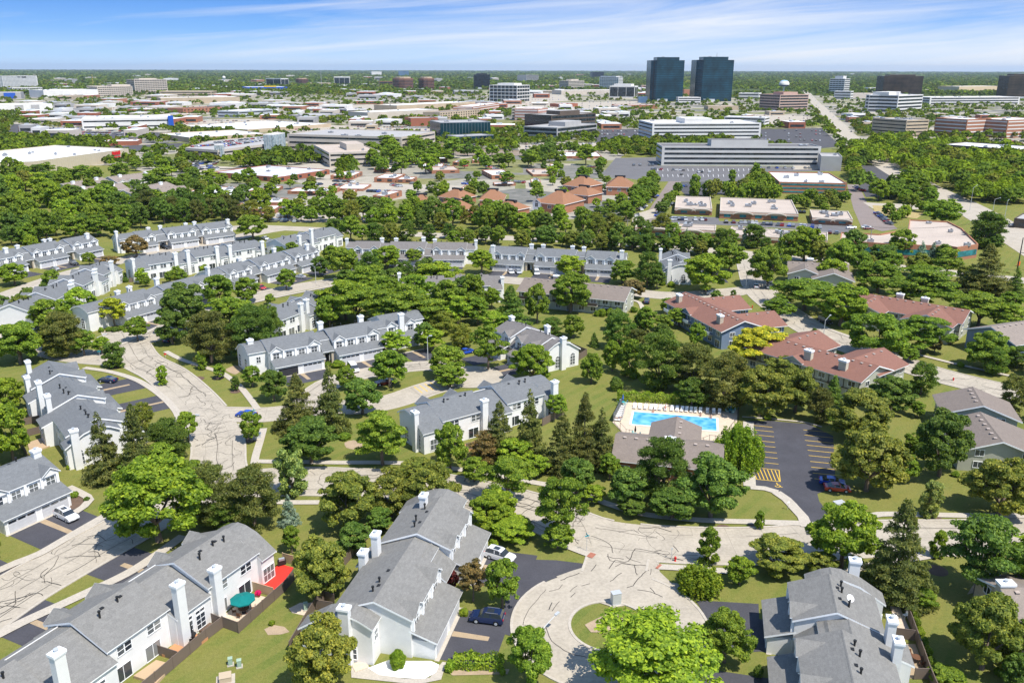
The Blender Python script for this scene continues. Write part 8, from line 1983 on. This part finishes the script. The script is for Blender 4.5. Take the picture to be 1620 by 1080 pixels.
for key, L in B1.items():
    if len(L) == 1: L[0][2]['label'] = key; continue
    L.sort(key=lambda q: q[1])
    n = len(L); words = ['leftmost','second from the left','third from the left','fourth from the left','fifth from the left','sixth from the left','seventh from the left','eighth from the left']
    for i, q in enumerate(L):
        if n == 2: pre = ('left-hand','right-hand')[i]
        elif i == n-1: pre = 'rightmost'
        elif i < len(words): pre = words[i]
        else: pre = None
        if pre is None: q[2]['label'] = key; q[2]['group'] = key
        else:
            q[2]['label'] = ('%s %s' % (pre, key) if n == 2 or '-' in pre or pre in ('leftmost','rightmost') else '%s, %s' % (key, pre))
        q[2]['group'] = 'trees and shrubs %s' % ' '.join(key.split()[-5:])

def fit(s):
    for a, b in (('very large','huge'),(' from the left',' from left'),('mid-sized ',''),('broadleaf ',''),('bushy ',''),('blackish green','blackish'),('half-timbered ',''),('slate blue ',''),('in front of','before'),('feathery-leaved','feathery'),('dense ','')):
        if len(s.replace('-', ' ').split()) <= 16: break
        s = s.replace(a, b)
    return s
for o in sc.objects:
    if o.parent is None and 'label' in o:
        o['label'] = fit(o['label'])
        if len(o['label'].split()) > 16: print('LONG', o['label'])


# ------------------------------------------------------------------ daylight
SUN_AZ, SUN_EL = R(132), R(60)      # azimuth clockwise from +Y (view direction)
w = bpy.data.worlds.new('World'); sc.world = w; w.use_nodes = True
nt = w.node_tree; nt.nodes.clear()
wo = nt.nodes.new('ShaderNodeOutputWorld'); bg = nt.nodes.new('ShaderNodeBackground'); nt.links.new(bg.outputs[0], wo.inputs[0])
sk = nt.nodes.new('ShaderNodeTexSky'); sk.sky_type = 'NISHITA'; sk.sun_disc = False
sk.sun_elevation = SUN_EL; sk.sun_rotation = SUN_AZ
sk.altitude = 200; sk.air_density = 1.0; sk.dust_density = 0.6; sk.ozone_density = 2.0
tc = nt.nodes.new('ShaderNodeTexCoord')
# clear blue deepening quickly above a pale horizon, with thin slanting cirrus towards the right
sx = nt.nodes.new('ShaderNodeSeparateXYZ'); nt.links.new(tc.outputs['Generated'], sx.inputs[0])
def mth(op, a, b=None, c=None):
    n = N(nt, 'ShaderNodeMath', operation=op)
    for k, v in enumerate((a, b, c)):
        if v is None: continue
        if hasattr(v, 'links'): nt.links.new(v, n.inputs[k])
        else: n.inputs[k].default_value = v
    return n.outputs[0]
STR = 0.15
X, Z = sx.outputs[0], sx.outputs[2]
zf = mth('MULTIPLY', Z, 8.0)
def q(c): return tuple(v for v in c)
gr = ramp(nt, zf, [(0.0, (0.44,0.585,0.76)), (0.10, (0.345,0.52,0.74)), (0.32, (0.165,0.355,0.68)), (0.62, (0.072,0.225,0.60)), (1.0, (0.045,0.165,0.50))])
grs = mixc(nt, 1.0, gr, (1/STR, 1/STR, 1/STR), 'MULTIPLY')
for n_ in nt.nodes:
    if n_.bl_idname == 'ShaderNodeMix': n_.clamp_result = False; n_.clamp_factor = True
zs = mth('MULTIPLY_ADD', X, -0.075, Z)
cb = nt.nodes.new('ShaderNodeCombineXYZ'); nt.links.new(mth('MULTIPLY', X, 3.0), cb.inputs[0]); nt.links.new(mth('MULTIPLY', zs, 46.0), cb.inputs[1]); nt.links.new(mth('MULTIPLY', sx.outputs[1], 1.0), cb.inputs[2])
f1 = N(nt, 'ShaderNodeTexNoise', Scale=1.0, Detail=8.0, Roughness=0.6, Distortion=0.6); nt.links.new(cb.outputs[0], f1.inputs['Vector'])
cb2 = nt.nodes.new('ShaderNodeCombineXYZ'); nt.links.new(mth('MULTIPLY', X, 1.3), cb2.inputs[0]); nt.links.new(mth('MULTIPLY', zs, 16.0), cb2.inputs[1])
f2 = N(nt, 'ShaderNodeTexNoise', Scale=1.0, Detail=4.0, Distortion=0.3); nt.links.new(cb2.outputs[0], f2.inputs['Vector'])
cover = ramp(nt, mth('MULTIPLY_ADD', X, 0.8, 0.5), [(0.12, (0,0,0)), (0.45, (0.6,0.6,0.6)), (0.75, (0.95,0.95,0.95))])
hi = ramp(nt, zf, [(0.0, (0.65,0.65,0.65)), (0.16, (1,1,1)), (0.42, (0.75,0.75,0.75)), (0.75, (0.35,0.35,0.35))])
cv = mth('MULTIPLY', cover, hi)
s_ = mth('ADD', mth('MULTIPLY', f1.outputs['Fac'], 0.62), mth('MULTIPLY', f2.outputs['Fac'], 0.42))
cl = ramp(nt, mth('MULTIPLY_ADD', cv, 0.30, s_), [(0.54, (0,0,0)), (0.68, (0.42,0.42,0.42)), (0.86, (0.96,0.96,0.96))])
low = ramp(nt, zf, [(0.9, (1,1,1)), (1.0, (0.0,0.0,0.0))])
hs = N(nt, 'ShaderNodeHueSaturation', Saturation=1.1, Value=0.95); nt.links.new(sk.outputs[0], hs.inputs['Color'])
up = ramp(nt, mth('MULTIPLY', Z, 3.0), [(0.22, (0,0,0)), (0.75, (1,1,1))])
skc = mixc(nt, up, grs, hs.outputs[0])
col = mixc(nt, mth('MULTIPLY', cl, mth('SUBTRACT', 1.0, up)), skc, (0.64/STR, 0.655/STR, 0.68/STR))
for n_ in nt.nodes:
    if n_.bl_idname == 'ShaderNodeMix': n_.clamp_result = False
nt.links.new(col, bg.inputs[0]); bg.inputs[1].default_value = STR
sl = bpy.data.lights.new('sun', 'SUN'); so = bpy.data.objects.new('sun', sl); COL.objects.link(so)
sl.energy = 4.3; sl.angle = R(0.53); sl.color = (1.0, 0.955, 0.88)
dvec = Vector((math.sin(SUN_AZ)*math.cos(SUN_EL), math.cos(SUN_AZ)*math.cos(SUN_EL), math.sin(SUN_EL)))
so.rotation_euler = dvec.to_track_quat('Z', 'Y').to_euler(); so.location = (0, 0, 300)
sc.view_settings.view_transform = 'Standard'; sc.view_settings.look = 'None'; sc.view_settings.exposure = 0.6; sc.view_settings.gamma = 1.0
sc.render.engine = 'CYCLES'
sc.cycles.max_bounces = 6; sc.cycles.transparent_max_bounces = 8
